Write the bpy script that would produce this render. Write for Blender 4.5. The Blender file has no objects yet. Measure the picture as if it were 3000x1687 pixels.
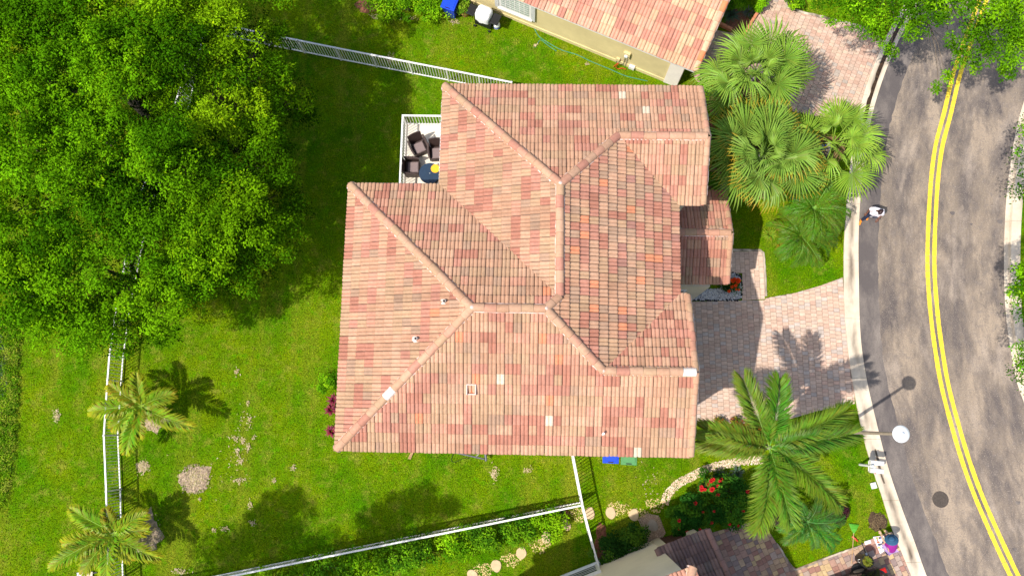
import bpy, math, random
import numpy as np
from mathutils import Matrix, Vector

random.seed(7)
rng = np.random.default_rng(11)
SC = bpy.context.scene
COL = SC.collection

# ---------------------------------------------------------------- camera
CAM_TILT, CAM_ROLL, CAM_YAW, CAM_F, CAM_H = 0.1663, 0.1147, 0.1311, 2334.33, 34.0
cam_data = bpy.data.cameras.new('camera')
cam_data.sensor_width = 36.0
cam_data.lens = 36.0 * CAM_F / 3000.0
cam_data.clip_end = 2000.0
cam = bpy.data.objects.new('camera', cam_data)
COL.objects.link(cam)
CAM_ROT = Matrix.Rotation(CAM_YAW, 3, 'Z') @ Matrix.Rotation(CAM_TILT, 3, 'X') @ Matrix.Rotation(-CAM_ROLL, 3, 'Z')
cam.matrix_world = Matrix.Translation((0, 0, CAM_H)) @ CAM_ROT.to_4x4()
SC.camera = cam

# ---------------------------------------------------------------- sky and sun
SUN_AZ, SUN_EL = math.radians(33.0), math.radians(57.5)     # heading of the shadows, height of the sun
world = bpy.data.worlds.new('World')
SC.world = world
world.use_nodes = True
wn = world.node_tree
sky = wn.nodes.new('ShaderNodeTexSky')
sky.sky_type = 'NISHITA'
sky.sun_disc = False
sky.sun_elevation = SUN_EL
sky.sun_rotation = math.radians(90) - (SUN_AZ + math.pi)
sky.air_density = 1.2
sky.dust_density = 2.5
wn.links.new(sky.outputs[0], wn.nodes['Background'].inputs[0])
wn.nodes['Background'].inputs[1].default_value = 0.15
sun_data = bpy.data.lights.new('sun', 'SUN')
sun_data.energy = 4.35
sun_data.angle = math.radians(0.55)
sun_data.color = (1.0, 0.945, 0.87)
sun = bpy.data.objects.new('sun', sun_data)
COL.objects.link(sun)
sd = Vector((math.cos(SUN_AZ) * math.cos(SUN_EL), math.sin(SUN_AZ) * math.cos(SUN_EL), -math.sin(SUN_EL)))
sun.rotation_euler = sd.to_track_quat('-Z', 'Y').to_euler()
sun.location = (-20, -14, 40)
SC.view_settings.view_transform = 'Standard'
SC.view_settings.look = 'None'
SC.view_settings.exposure = 0.41
SC.view_settings.gamma = 1.0
SC.render.engine = 'CYCLES'

# ---------------------------------------------------------------- helpers
def ray(u, v):
    return CAM_ROT @ Vector(((u - 1500.0) / CAM_F, -(v - 843.5) / CAM_F, -1.0))

def P(u, v, z=0.0):
    d = ray(u, v)
    k = (z - CAM_H) / d.z
    return Vector((d.x * k, d.y * k, z))

def P2(u, v, z=0.0):
    p = P(u, v, z)
    return (p.x, p.y)

def px_scale(z=0.0):
    return CAM_F / (CAM_H - z)          # pixels of the photograph for a metre, about

def srgb(r, g, b):
    f = lambda c: (c / 255.0) / 12.92 if c <= 10 else (((c / 255.0) + 0.055) / 1.055) ** 2.4
    return (f(r), f(g), f(b))

class MB:
    """collects polygons; build() links them as one mesh object"""
    def __init__(self):
        self.v = []; self.f = []; self.c = []; self.m = []; self.col = (1, 1, 1); self.mi = 0
    def vert(self, p, col=None):
        self.v.append((p[0], p[1], p[2])); self.c.append(col or self.col); return len(self.v) - 1
    def face(self, idx):
        self.f.append(tuple(idx)); self.m.append(self.mi)
    def poly(self, pts, col=None):
        self.face([self.vert(p, col) for p in pts])
    def box(self, lo, hi, M=None, bev=0.0):
        x0, y0, z0 = lo; x1, y1, z1 = hi
        if bev <= 0:
            pts = [(x0, y0, z0), (x1, y0, z0), (x1, y1, z0), (x0, y1, z0), (x0, y0, z1), (x1, y0, z1), (x1, y1, z1), (x0, y1, z1)]
            fs = [(3, 2, 1, 0), (4, 5, 6, 7), (0, 1, 5, 4), (1, 2, 6, 5), (2, 3, 7, 6), (3, 0, 4, 7)]
        else:
            b = min(bev, (x1 - x0) / 2.1, (y1 - y0) / 2.1, (z1 - z0) / 2.1)
            pts = []
            for z, i in ((z0, b), (z0 + b, 0), (z1 - b, 0), (z1, b)):
                pts += [(x0 + i, y0 + i, z), (x1 - i, y0 + i, z), (x1 - i, y1 - i, z), (x0 + i, y1 - i, z)]
            fs = [(3, 2, 1, 0), (12, 13, 14, 15)]
            for l in range(3):
                for k in range(4):
                    fs.append((l * 4 + k, l * 4 + (k + 1) % 4, l * 4 + 4 + (k + 1) % 4, l * 4 + 4 + k))
        if M is not None:
            pts = [M @ Vector(p) for p in pts]
        base = len(self.v)
        for p in pts: self.vert(p)
        for f in fs: self.face([base + i for i in f])
        return self
    def tube(self, path, radii, sides=6, cap=True, flat=1.0):
        path = [Vector(p) for p in path]
        if not hasattr(radii, '__len__'): radii = [radii] * len(path)
        rings = []
        up = Vector((0, 0, 1))
        for i, p in enumerate(path):
            a = path[max(0, i - 1)]; b = path[min(len(path) - 1, i + 1)]
            t = (b - a).normalized() if (b - a).length > 1e-9 else Vector((0, 0, 1))
            ref = up if abs(t.z) < 0.95 else Vector((1, 0, 0))
            s = t.cross(ref).normalized(); n = s.cross(t).normalized()
            rings.append([self.vert(p + s * math.cos(2 * math.pi * k / sides) * radii[i] + n * math.sin(2 * math.pi * k / sides) * radii[i] * flat) for k in range(sides)])
        for i in range(len(rings) - 1):
            for k in range(sides):
                self.face((rings[i][k], rings[i][(k + 1) % sides], rings[i + 1][(k + 1) % sides], rings[i + 1][k]))
        if cap:
            self.face(list(reversed(rings[0]))); self.face(rings[-1])
        return self
    def lathe(self, prof, sides=16, M=None, cap=True):
        rings = []
        for r, z in prof:
            ring = []
            for k in range(sides):
                p = Vector((r * math.cos(2 * math.pi * k / sides), r * math.sin(2 * math.pi * k / sides), z))
                ring.append(self.vert(M @ p if M is not None else p))
            rings.append(ring)
        for i in range(len(rings) - 1):
            for k in range(sides):
                self.face((rings[i][k], rings[i][(k + 1) % sides], rings[i + 1][(k + 1) % sides], rings[i + 1][k]))
        if cap:
            self.face(list(reversed(rings[0]))); self.face(rings[-1])
        return self
    def prism(self, pts2, z0, z1, bottom=False):
        if poly_area(pts2) < 0: pts2 = list(reversed(pts2))
        n = len(pts2)
        a = [self.vert((p[0], p[1], z0)) for p in pts2]; b = [self.vert((p[0], p[1], z1)) for p in pts2]
        self.face(b)
        if bottom: self.face(list(reversed(a)))
        for i in range(n):
            self.face((a[i], a[(i + 1) % n], b[(i + 1) % n], b[i]))
        return self
    def mesh(self, name, mats, smooth=False):
        me = bpy.data.meshes.new(name)
        me.from_pydata(self.v, [], self.f)
        if not isinstance(mats, (list, tuple)): mats = [mats]
        for m in mats: me.materials.append(m)
        if len(mats) > 1: me.polygons.foreach_set('material_index', self.m)
        if smooth: me.polygons.foreach_set('use_smooth', [True] * len(me.polygons))
        ca = me.color_attributes.new('Col', 'FLOAT_COLOR', 'POINT')
        buf = np.ones((len(self.v), 4), dtype=np.float32)
        if len(self.v): buf[:, :3] = np.array(self.c, dtype=np.float32)
        ca.data.foreach_set('color', buf.ravel())
        me.update()
        return me
    def build(self, name, mats, parent=None, smooth=False):
        return link(name, self.mesh(name, mats, smooth), parent)

def link(name, me, parent=None, M=None):
    o = bpy.data.objects.new(name, me)
    COL.objects.link(o)
    if parent is not None: o.parent = parent
    if M is not None: o.matrix_basis = M
    return o

def fast_mesh(name, verts, loops_per_face, idx, cols, mat, smooth=False):
    """numpy arrays -> mesh; every face has loops_per_face corners"""
    me = bpy.data.meshes.new(name)
    nv = len(verts); nf = len(idx) // loops_per_face
    me.vertices.add(nv); me.vertices.foreach_set('co', np.asarray(verts, dtype=np.float32).ravel())
    me.loops.add(len(idx)); me.loops.foreach_set('vertex_index', np.asarray(idx, dtype=np.int32))
    me.polygons.add(nf)
    me.polygons.foreach_set('loop_start', np.arange(0, nf * loops_per_face, loops_per_face, dtype=np.int32))
    me.polygons.foreach_set('loop_total', np.full(nf, loops_per_face, dtype=np.int32))
    if smooth: me.polygons.foreach_set('use_smooth', np.ones(nf, dtype=bool))
    me.materials.append(mat)
    ca = me.color_attributes.new('Col', 'FLOAT_COLOR', 'POINT')
    buf = np.ones((nv, 4), dtype=np.float32); buf[:, :3] = cols
    ca.data.foreach_set('color', buf.ravel())
    me.update(calc_edges=True); me.validate()
    return me

def tag(o, label=None, cat=None, group=None, kind=None):
    if label: o['label'] = label
    if cat: o['category'] = cat
    if group: o['group'] = group
    if kind: o['kind'] = kind
    return o

def thing(name, label, cat, loc=(0, 0, 0), rz=0.0, group=None, sc=1.0):
    o = bpy.data.objects.new(name, None)
    o.empty_display_size = 0.3
    COL.objects.link(o)
    o.location = loc; o.rotation_euler = (0, 0, rz); o.scale = (sc, sc, sc)
    return tag(o, label, cat, group)

def copy_tree(root, label, loc, rz=0.0, sc=1.0, group=None):
    r = root.copy(); COL.objects.link(r)
    r.location = loc; r.rotation_euler = (0, 0, rz); r.scale = (sc, sc, sc); r['label'] = label
    if group: r['group'] = group
    for ch in list(root.children):
        c = ch.copy(); COL.objects.link(c); c.parent = r
        for g in list(ch.children):
            d = g.copy(); COL.objects.link(d); d.parent = c
    return r

def poly_area(p):
    return 0.5 * sum(p[i][0] * p[(i + 1) % len(p)][1] - p[(i + 1) % len(p)][0] * p[i][1] for i in range(len(p)))

def clip_half(poly, a, b, c):
    """keep a*x+b*y+c >= 0; poly is a list of tuples (x, y, ...) interpolated linearly"""
    out = []
    n = len(poly)
    for i in range(n):
        p, q = poly[i], poly[(i + 1) % n]
        dp, dq = a * p[0] + b * p[1] + c, a * q[0] + b * q[1] + c
        if dp >= 0: out.append(p)
        if (dp >= 0) != (dq >= 0):
            t = dp / (dp - dq)
            out.append(tuple(p[k] + (q[k] - p[k]) * t for k in range(len(p))))
    return out

def halfplanes(convex):
    if poly_area(convex) < 0: convex = list(reversed(convex))
    hs = []
    for i in range(len(convex)):
        (x0, y0), (x1, y1) = convex[i][:2], convex[(i + 1) % len(convex)][:2]
        dx, dy = x1 - x0, y1 - y0
        l = math.hypot(dx, dy)
        if l < 1e-9: continue
        hs.append((-dy / l, dx / l, (dy * x0 - dx * y0) / l))
    return hs

def in_poly(x, y, poly):
    """vectorised point in polygon"""
    x = np.asarray(x); y = np.asarray(y)
    inside = np.zeros(x.shape, dtype=bool)
    n = len(poly)
    for i in range(n):
        x0, y0 = poly[i][:2]; x1, y1 = poly[(i + 1) % n][:2]
        if y0 == y1: continue
        cond = ((y0 > y) != (y1 > y)) & (x < (x1 - x0) * (y - y0) / (y1 - y0) + x0)
        inside ^= cond
    return inside

def smooth_line(pts, n=6):
    """Catmull-Rom through 2D or 3D points"""
    pts = [Vector(p) for p in pts]
    out = []
    for i in range(len(pts) - 1):
        p0 = pts[max(0, i - 1)]; p1 = pts[i]; p2 = pts[i + 1]; p3 = pts[min(len(pts) - 1, i + 2)]
        for k in range(n):
            t = k / n
            out.append(0.5 * ((2 * p1) + (p2 - p0) * t + (2 * p0 - 5 * p1 + 4 * p2 - p3) * t * t + (3 * p1 - p0 - 3 * p2 + p3) * t ** 3))
    out.append(pts[-1])
    return out

# ---------------------------------------------------------------- materials
def mat(name):
    m = bpy.data.materials.new(name); m.use_nodes = True
    nt = m.node_tree
    return m, nt, nt.nodes['Principled BSDF']

def N(nt, t, **kw):
    n = nt.nodes.new(t)
    for k, v in kw.items(): setattr(n, k, v)
    return n

def noise_mix(nt, coord, scale, c1, c2, lo=0.35, hi=0.65, detail=4.0, rough=0.6, stretch=None):
    src = coord
    if stretch:
        mp = N(nt, 'ShaderNodeMapping'); mp.inputs['Scale'].default_value = stretch
        nt.links.new(coord, mp.inputs[0]); src = mp.outputs[0]
    no = N(nt, 'ShaderNodeTexNoise'); no.inputs['Scale'].default_value = scale; no.inputs['Detail'].default_value = detail; no.inputs['Roughness'].default_value = rough
    nt.links.new(src, no.inputs['Vector'])
    mr = N(nt, 'ShaderNodeMapRange'); mr.inputs[1].default_value = lo; mr.inputs[2].default_value = hi
    nt.links.new(no.outputs[0], mr.inputs[0])
    mx = N(nt, 'ShaderNodeMix', data_type='RGBA')
    nt.links.new(mr.outputs[0], mx.inputs[0])
    for i, c in ((6, c1), (7, c2)):
        if hasattr(c, 'is_output'): nt.links.new(c, mx.inputs[i])
        else: mx.inputs[i].default_value = (*c, 1)
    return mx.outputs[2], mr.outputs[0]

def plain(name, color, rough=0.6, var=0.12, scale=6.0, metal=0.0, bump=0.0, use_col=False, bscale=40.0, spec=0.4):
    m, nt, b = mat(name)
    tc = N(nt, 'ShaderNodeTexCoord')
    if use_col:
        at = N(nt, 'ShaderNodeAttribute', attribute_name='Col')
        hs = N(nt, 'ShaderNodeHueSaturation'); nt.links.new(at.outputs[0], hs.inputs['Color'])
        no = N(nt, 'ShaderNodeTexNoise'); no.inputs['Scale'].default_value = scale; no.inputs['Detail'].default_value = 5
        gp = N(nt, 'ShaderNodeNewGeometry'); nt.links.new(gp.outputs['Position'], no.inputs['Vector'])
        mr = N(nt, 'ShaderNodeMapRange'); mr.inputs[1].default_value = 0.25; mr.inputs[2].default_value = 0.75
        mr.inputs[3].default_value = 1 - var; mr.inputs[4].default_value = 1 + var
        nt.links.new(no.outputs[0], mr.inputs[0]); nt.links.new(mr.outputs[0], hs.inputs['Value'])
        nt.links.new(hs.outputs[0], b.inputs['Base Color'])
    else:
        out, _ = noise_mix(nt, tc.outputs['Object'], scale, tuple(max(0, c * (1 - var)) for c in color), tuple(min(1, c * (1 + var)) for c in color), 0.3, 0.7)
        nt.links.new(out, b.inputs['Base Color'])
    b.inputs['Roughness'].default_value = rough
    b.inputs['Metallic'].default_value = metal
    b.inputs['Specular IOR Level'].default_value = spec
    if bump:
        n2 = N(nt, 'ShaderNodeTexNoise'); n2.inputs['Scale'].default_value = bscale; n2.inputs['Detail'].default_value = 4
        nt.links.new(tc.outputs['Object'], n2.inputs['Vector'])
        bp = N(nt, 'ShaderNodeBump'); bp.inputs['Strength'].default_value = bump; bp.inputs['Distance'].default_value = 0.02
        nt.links.new(n2.outputs[0], bp.inputs['Height']); nt.links.new(bp.outputs[0], b.inputs['Normal'])
    return m

def leaf_mat(name, rough=0.6, trans=0.15, tint=(1.1, 1.15, 0.3), var=0.20, spec=0.0):
    """leaf colour comes from the mesh; part of the light passes through"""
    m, nt, b = mat(name)
    at = N(nt, 'ShaderNodeAttribute', attribute_name='Col')
    gp = N(nt, 'ShaderNodeNewGeometry')
    no = N(nt, 'ShaderNodeTexNoise'); no.inputs['Scale'].default_value = 1.7; no.inputs['Detail'].default_value = 3
    nt.links.new(gp.outputs['Position'], no.inputs['Vector'])
    mr = N(nt, 'ShaderNodeMapRange'); mr.inputs[1].default_value = 0.3; mr.inputs[2].default_value = 0.7
    mr.inputs[3].default_value = 1 - var; mr.inputs[4].default_value = 1 + var
    nt.links.new(no.outputs[0], mr.inputs[0])
    hs = N(nt, 'ShaderNodeHueSaturation'); nt.links.new(at.outputs[0], hs.inputs['Color']); nt.links.new(mr.outputs[0], hs.inputs['Value'])
    nt.links.new(hs.outputs[0], b.inputs['Base Color'])
    b.inputs['Roughness'].default_value = rough
    b.inputs['Specular IOR Level'].default_value = spec
    tr = N(nt, 'ShaderNodeBsdfTranslucent')
    mu = N(nt, 'ShaderNodeMix', data_type='RGBA', blend_type='MULTIPLY'); mu.inputs[0].default_value = 1
    nt.links.new(hs.outputs[0], mu.inputs[6]); mu.inputs[7].default_value = (*tint, 1)
    nt.links.new(mu.outputs[2], tr.inputs[0])
    ms = N(nt, 'ShaderNodeMixShader'); ms.inputs[0].default_value = trans
    nt.links.new(b.outputs[0], ms.inputs[1]); nt.links.new(tr.outputs[0], ms.inputs[2])
    nt.links.new(ms.outputs[0], nt.nodes['Material Output'].inputs[0])
    return m

def grass_mat(name, use_col):
    """short lawn: green with drier, yellower and bare spots; the blades share it with the turf under them"""
    m, nt, b = mat(name)
    gp = N(nt, 'ShaderNodeNewGeometry'); pos = gp.outputs['Position']
    c, _ = noise_mix(nt, pos, 0.35, (0.0553, 0.1700, 0.0010), (0.1442, 0.2227, 0.0020), 0.36, 0.62, 5)
    c, _ = noise_mix(nt, pos, 1.6, c, (0.2391, 0.2465, 0.0300), 0.51, 0.73, 7, 0.75)
    c, _ = noise_mix(nt, pos, 0.8, c, (0.1803, 0.2227, 0.0120), 0.52, 0.70, 4, 0.6, (1.0, 0.10, 1))
    c, _ = noise_mix(nt, pos, 2.6, c, (0.0907, 0.2422, 0.0010), 0.55, 0.70, 4)
    if not use_col:
        c, _ = noise_mix(nt, pos, 22.0, c, (0.0252, 0.0561, 0.0040), 0.45, 0.66, 4)
        c, _ = noise_mix(nt, pos, 3.1, c, (0.4149, 0.3600, 0.2200), 0.695, 0.76, 8, 0.72)
    else:
        at = N(nt, 'ShaderNodeAttribute', attribute_name='Col')
        mu = N(nt, 'ShaderNodeMix', data_type='RGBA', blend_type='MULTIPLY'); mu.inputs[0].default_value = 1
        nt.links.new(c, mu.inputs[6]); nt.links.new(at.outputs[0], mu.inputs[7]); c = mu.outputs[2]
    nt.links.new(c, b.inputs['Base Color'])
    b.inputs['Roughness'].default_value = 0.9
    b.inputs['Specular IOR Level'].default_value = 0.0
    no = N(nt, 'ShaderNodeTexNoise'); no.inputs['Scale'].default_value = 28; no.inputs['Detail'].default_value = 3
    nt.links.new(pos, no.inputs['Vector'])
    bp = N(nt, 'ShaderNodeBump'); bp.inputs['Strength'].default_value = 0.35; bp.inputs['Distance'].default_value = 0.05
    nt.links.new(no.outputs[0], bp.inputs['Height']); nt.links.new(bp.outputs[0], b.inputs['Normal'])
    return m

M = {}
M['lawn'] = grass_mat('lawn_turf', False)
M['blades'] = grass_mat('grass_blades', True)
M['white'] = plain('white_painted_metal', (0.72, 0.71, 0.68), 0.45, 0.11, 2.5)
M['stucco_yellow'] = plain('yellow_stucco', (0.62, 0.52, 0.27), 0.9, 0.10, 1.2, bump=0.25, bscale=60)
M['stucco_cream'] = plain('cream_stucco', (0.60, 0.52, 0.40), 0.9, 0.08, 1.0, bump=0.25, bscale=60)
M['tile'] = plain('clay_roof_tile', (1, 1, 1), 0.8, 0.13, 11.0, use_col=True, spec=0.25)
m_, nt_, b_0 = M['tile'], M['tile'].node_tree, M['tile'].node_tree.nodes['Principled BSDF']
src_ = b_0.inputs['Base Color'].links[0].from_socket
gp_ = N(nt_, 'ShaderNodeNewGeometry')
dk_ = N(nt_, 'ShaderNodeMix', data_type='RGBA', blend_type='MULTIPLY'); dk_.inputs[0].default_value = 1.0; nt_.links.new(src_, dk_.inputs[6])
w1_, _ = noise_mix(nt_, gp_.outputs['Position'], 0.9, (1.04, 1.04, 1.04), (0.84, 0.82, 0.80), 0.40, 0.68, 8, 0.7)
w2_, _ = noise_mix(nt_, gp_.outputs['Position'], 14.0, w1_, (0.60, 0.57, 0.55), 0.60, 0.80, 6, 0.75)
nt_.links.new(w2_, dk_.inputs[7]); nt_.links.new(dk_.outputs[2], b_0.inputs['Base Color'])
M['mortar'] = plain('pale_pink_mortar', (0.60, 0.44, 0.38), 0.9, 0.15, 14)
M['paver'] = plain('concrete_paver', (1, 1, 1), 0.85, 0.14, 9.0, use_col=True, spec=0.2)
M['joint'] = plain('joint_sand', (0.16, 0.12, 0.10), 0.95, 0.25, 20)
M['bark'] = plain('grey_brown_bark', (0.13, 0.10, 0.075), 0.9, 0.35, 8, bump=0.6, bscale=30)
M['palm_trunk'] = plain('grey_palm_trunk', (0.22, 0.20, 0.175), 0.85, 0.3, 8, bump=0.5, bscale=30)
M['leaf'] = leaf_mat('tree_leaf')
M['palm'] = leaf_mat('palm_leaf', 0.42, 0.20, (1.0, 1.1, 0.4), 0.12, 0.12)
M['flower'] = leaf_mat('flower_petal', 0.6, 0.2, (1, 1, 1), 0.1)
M['mulch'] = plain('red_brown_mulch', (0.20, 0.075, 0.045), 0.95, 0.45, 18, bump=0.8, bscale=60)
M['soil'] = plain('dark_soil', (0.070, 0.042, 0.022), 0.95, 0.5, 14, bump=0.9, bscale=50)
M['dirt'] = plain('pale_sandy_dirt', (0.36, 0.27, 0.18), 0.95, 0.45, 7, bump=0.9, bscale=40)
M['stone'] = plain('stone', (1, 1, 1), 0.85, 0.15, 8, use_col=True)
M['black'] = plain('black_plastic', (0.012, 0.012, 0.013), 0.45, 0.2, 8)
M['dark_metal'] = plain('dark_grey_metal', (0.09, 0.095, 0.11), 0.45, 0.15, 6, metal=0.3)
M['steel'] = plain('galvanised_steel', (0.45, 0.44, 0.41), 0.4, 0.15, 6, metal=0.6)
M['blue_plastic'] = plain('blue_plastic', (0.008, 0.055, 0.62), 0.4, 0.08, 5)
M['green_plastic'] = plain('green_plastic', (0.075, 0.24, 0.085), 0.45, 0.08, 5)
M['wicker'] = plain('dark_brown_wicker', (0.050, 0.030, 0.026), 0.55, 0.35, 40, bump=0.6, bscale=90)
M['cushion'] = plain('mauve_grey_cushion', (0.20, 0.15, 0.145), 0.9, 0.1, 12)
M['navy'] = plain('navy_table_top', (0.010, 0.030, 0.062), 0.45, 0.12, 12)
M['orange'] = plain('orange_yellow_mat', (0.86, 0.42, 0.012), 0.6, 0.06, 10)
M['rubber'] = plain('black_rubber', (0.015, 0.015, 0.016), 0.7, 0.2, 10)
M['terracotta'] = plain('terracotta', (0.52, 0.20, 0.10), 0.8, 0.15, 6)
M['wood_dark'] = plain('dark_red_brown_wood', (0.075, 0.028, 0.022), 0.7, 0.25, 10)
M['wood'] = plain('pale_wood', (0.45, 0.28, 0.14), 0.7, 0.2, 10)
M['hose'] = plain('teal_hose', (0.05, 0.24, 0.18), 0.45, 0.1, 6)
M['red'] = plain('red_plastic', (0.55, 0.05, 0.02), 0.4, 0.1, 6)
M['skin_dark'] = plain('brown_skin', (0.13, 0.055, 0.035), 0.55, 0.08, 20)
M['skin'] = plain('light_tan_skin', (0.62, 0.38, 0.26), 0.55, 0.06, 20)
M['shirt_white'] = plain('white_cotton', (0.78, 0.74, 0.80), 0.85, 0.05, 15)
M['denim'] = plain('navy_cloth', (0.012, 0.020, 0.055), 0.85, 0.15, 20)
M['magenta'] = plain('magenta_cloth', (0.26, 0.010, 0.22), 0.85, 0.1, 16)
M['lavender'] = plain('lavender_cloth', (0.34, 0.23, 0.45), 0.85, 0.1, 16)
M['hat_blue'] = plain('blue_straw', (0.022, 0.085, 0.17), 0.8, 0.12, 24)
M['shoe_orange'] = plain('orange_shoe', (0.72, 0.22, 0.012), 0.6, 0.15, 20)
M['hair'] = plain('dark_hair', (0.030, 0.012, 0.013), 0.6, 0.2, 40)
M['lime'] = plain('lime_green_plastic', (0.09, 0.36, 0.03), 0.45, 0.06, 8)
M['paper'] = plain('printed_paper', (1, 1, 1), 0.8, 0.1, 20, use_col=True)
M['glass_dark'] = plain('window_glass', (0.04, 0.055, 0.07), 0.12, 0.1, 3)
M['car_paint'] = plain('black_car_paint', (0.010, 0.010, 0.011), 0.18, 0.1, 3)
M['tail_light'] = plain('red_tail_light', (0.42, 0.012, 0.008), 0.2, 0.1, 10)
M['tank'] = plain('white_tank_paint', (0.66, 0.70, 0.72), 0.4, 0.06, 8)
# ================================================================ THE SETTING
# ---- road lines traced on the ground plane
GUT_IN = smooth_line([P2(*q) for q in ((2790, -260), (2715, -110), (2655, 0), (2610, 80), (2574, 157), (2541, 240), (2515, 330), (2498, 420), (2488, 504), (2482, 560), (2472, 709), (2471, 812), (2473, 914), (2482, 1012), (2496, 1117), (2527, 1274), (2559, 1384), (2582, 1451), (2614, 1554), (2645, 1628), (2669, 1687), (2740, 1850), (2830, 2040))], 4)
GUT_OUT = smooth_line([P2(*q) for q in ((2830, -250), (2757, -105), (2697, 0), (2652, 80), (2614, 160), (2583, 240), (2556, 330), (2539, 420), (2527, 504), (2521, 560), (2514, 690), (2515, 835), (2518, 953), (2525, 1032), (2539, 1117), (2566, 1235), (2602, 1373), (2645, 1499), (2679, 1589), (2714, 1687), (2784, 1850), (2870, 2040))], 4)
KERB_R_IN = smooth_line([P2(*q) for q in ((3230, -160), (3110, 50), (3040, 190), (2999, 299), (2976, 385), (2960, 484), (2949, 570), (2942, 698), (2942, 835), (2948, 934), (2960, 1024), (2979, 1120), (2999, 1176), (3060, 1340), (3180, 1600), (3330, 1900))], 4)
KERB_R_OUT = smooth_line([P2(*q) for q in ((3280, -150), (3158, 60), (3086, 200), (3043, 305), (3018, 390), (3002, 488), (2992, 572), (2984, 698), (2984, 835), (2990, 930), (3003, 1018), (3020, 1110), (3040, 1166), (3102, 1330), (3222, 1590), (3372, 1890))], 4)
CENTRE = smooth_line([P2(*q) for q in ((2935, -130), (2880, 0), (2830, 138), (2802, 220), (2775, 334), (2751, 425), (2739, 511), (2733, 590), (2728, 698), (2727, 780), (2731, 859), (2740, 953), (2751, 1032), (2767, 1125), (2795, 1235), (2830, 1353), (2869, 1459), (2917, 1569), (2972, 1687), (3050, 1840))], 4)

def resample(line, step):
    line = [Vector((p[0], p[1])) for p in line]
    out = [line[0]]; acc = 0.0
    for a, b in zip(line, line[1:]):
        l = (b - a).length
        while acc + l >= step:
            t = (step - acc) / l
            a = a.lerp(b, t); out.append(a); l = (b - a).length; acc = 0.0
        acc += l
    return out

def ribbon(mb, a, b, z, colfn=None):
    n = min(len(a), len(b))
    for i in range(n - 1):
        p = [(a[i][0], a[i][1], z), (b[i][0], b[i][1], z), (b[i + 1][0], b[i + 1][1], z), (a[i + 1][0], a[i + 1][1], z)]
        if colfn is None: mb.poly(p)
        else: mb.face([mb.vert(q, (f, (i + k) * colfn, 0)) for q, f, k in zip(p, (0, 1, 1, 0), (0, 0, 1, 1))])

def resample_n(line, n):
    line = [Vector((p[0], p[1])) for p in line]
    L = [0.0]
    for a, b in zip(line, line[1:]): L.append(L[-1] + (b - a).length)
    out = []
    for k in range(n):
        s = L[-1] * k / (n - 1)
        j = max(0, min(len(line) - 2, int(np.searchsorted(L, s)) - 1))
        t = (s - L[j]) / max(1e-9, L[j + 1] - L[j])
        out.append(line[j].lerp(line[j + 1], min(1, max(0, t))))
    return out

# ---- ground sheet
g = MB(); S = 400.0
g.poly([(-S, -S, 0), (S, -S, 0), (S, S, 0), (-S, S, 0)])
tag(g.build('lawn', M['lawn']), kind='structure')

# ---- asphalt
m, nt, b = mat('worn_asphalt')
gp = N(nt, 'ShaderNodeNewGeometry'); pos = gp.outputs['Position']
c, _ = noise_mix(nt, pos, 0.40, (0.335, 0.262, 0.190), (0.195, 0.155, 0.118), 0.40, 0.66, 7, 0.62, (1.7, 0.40, 1))
c, _ = noise_mix(nt, pos, 0.55, c, (0.092, 0.077, 0.072), 0.48, 0.64, 8, 0.72, (1.5, 0.55, 1))
at = N(nt, 'ShaderNodeAttribute', attribute_name='Col')
c, _ = noise_mix(nt, at.outputs[0], 1.0, c, (0.108, 0.090, 0.082), 0.455, 0.63, 8, 0.68, (5.0, 9.0, 1))
c, _ = noise_mix(nt, at.outputs[0], 1.0, c, (0.37, 0.30, 0.235), 0.54, 0.72, 8, 0.65, (5.0, 10.0, 3.3))
c, _ = noise_mix(nt, pos, 3.2, c, (0.175, 0.145, 0.125), 0.52, 0.72, 6, 0.7)
c, _ = noise_mix(nt, pos, 17.0, c, (0.130, 0.110, 0.098), 0.50, 0.72, 5, 0.75)
c, _ = noise_mix(nt, pos, 30.0, c, (0.52, 0.44, 0.36), 0.58, 0.78, 3)
nt.links.new(c, b.inputs['Base Color']); b.inputs['Roughness'].default_value = 0.9; b.inputs['Specular IOR Level'].default_value = 0.2
no = N(nt, 'ShaderNodeTexNoise'); no.inputs['Scale'].default_value = 60; nt.links.new(pos, no.inputs['Vector'])
bp = N(nt, 'ShaderNodeBump'); bp.inputs['Strength'].default_value = 0.25; bp.inputs['Distance'].default_value = 0.015
nt.links.new(no.outputs[0], bp.inputs['Height']); nt.links.new(bp.outputs[0], b.inputs['Normal'])
M['asphalt'] = m
m, nt, b = mat('dark_asphalt_strip')
gp = N(nt, 'ShaderNodeNewGeometry'); pos = gp.outputs['Position']
c, _ = noise_mix(nt, pos, 0.7, (0.105, 0.090, 0.086), (0.230, 0.195, 0.168), 0.44, 0.68, 7, 0.66, (1.2, 0.5, 1))
c, _ = noise_mix(nt, pos, 40.0, c, (0.075, 0.066, 0.062), 0.50, 0.75, 3)
nt.links.new(c, b.inputs['Base Color']); b.inputs['Roughness'].default_value = 0.9; b.inputs['Specular IOR Level'].default_value = 0.2
M['asphalt_dark'] = m

NS = 90
ra, rb = resample_n(GUT_OUT, NS), resample_n(KERB_R_IN, NS)
mb = MB(); ribbon(mb, ra, rb, 0.004, 0.01)
road = tag(mb.build('road', M['asphalt']), kind='structure')

def offset_line(line, d):
    out = []
    for i, p in enumerate(line):
        a = Vector(line[max(0, i - 1)][:2]); c2 = Vector(line[min(len(line) - 1, i + 1)][:2])
        t = (c2 - a).normalized(); nrm = Vector((-t.y, t.x))
        out.append(Vector(p[:2]) + nrm * d)
    return out

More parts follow.
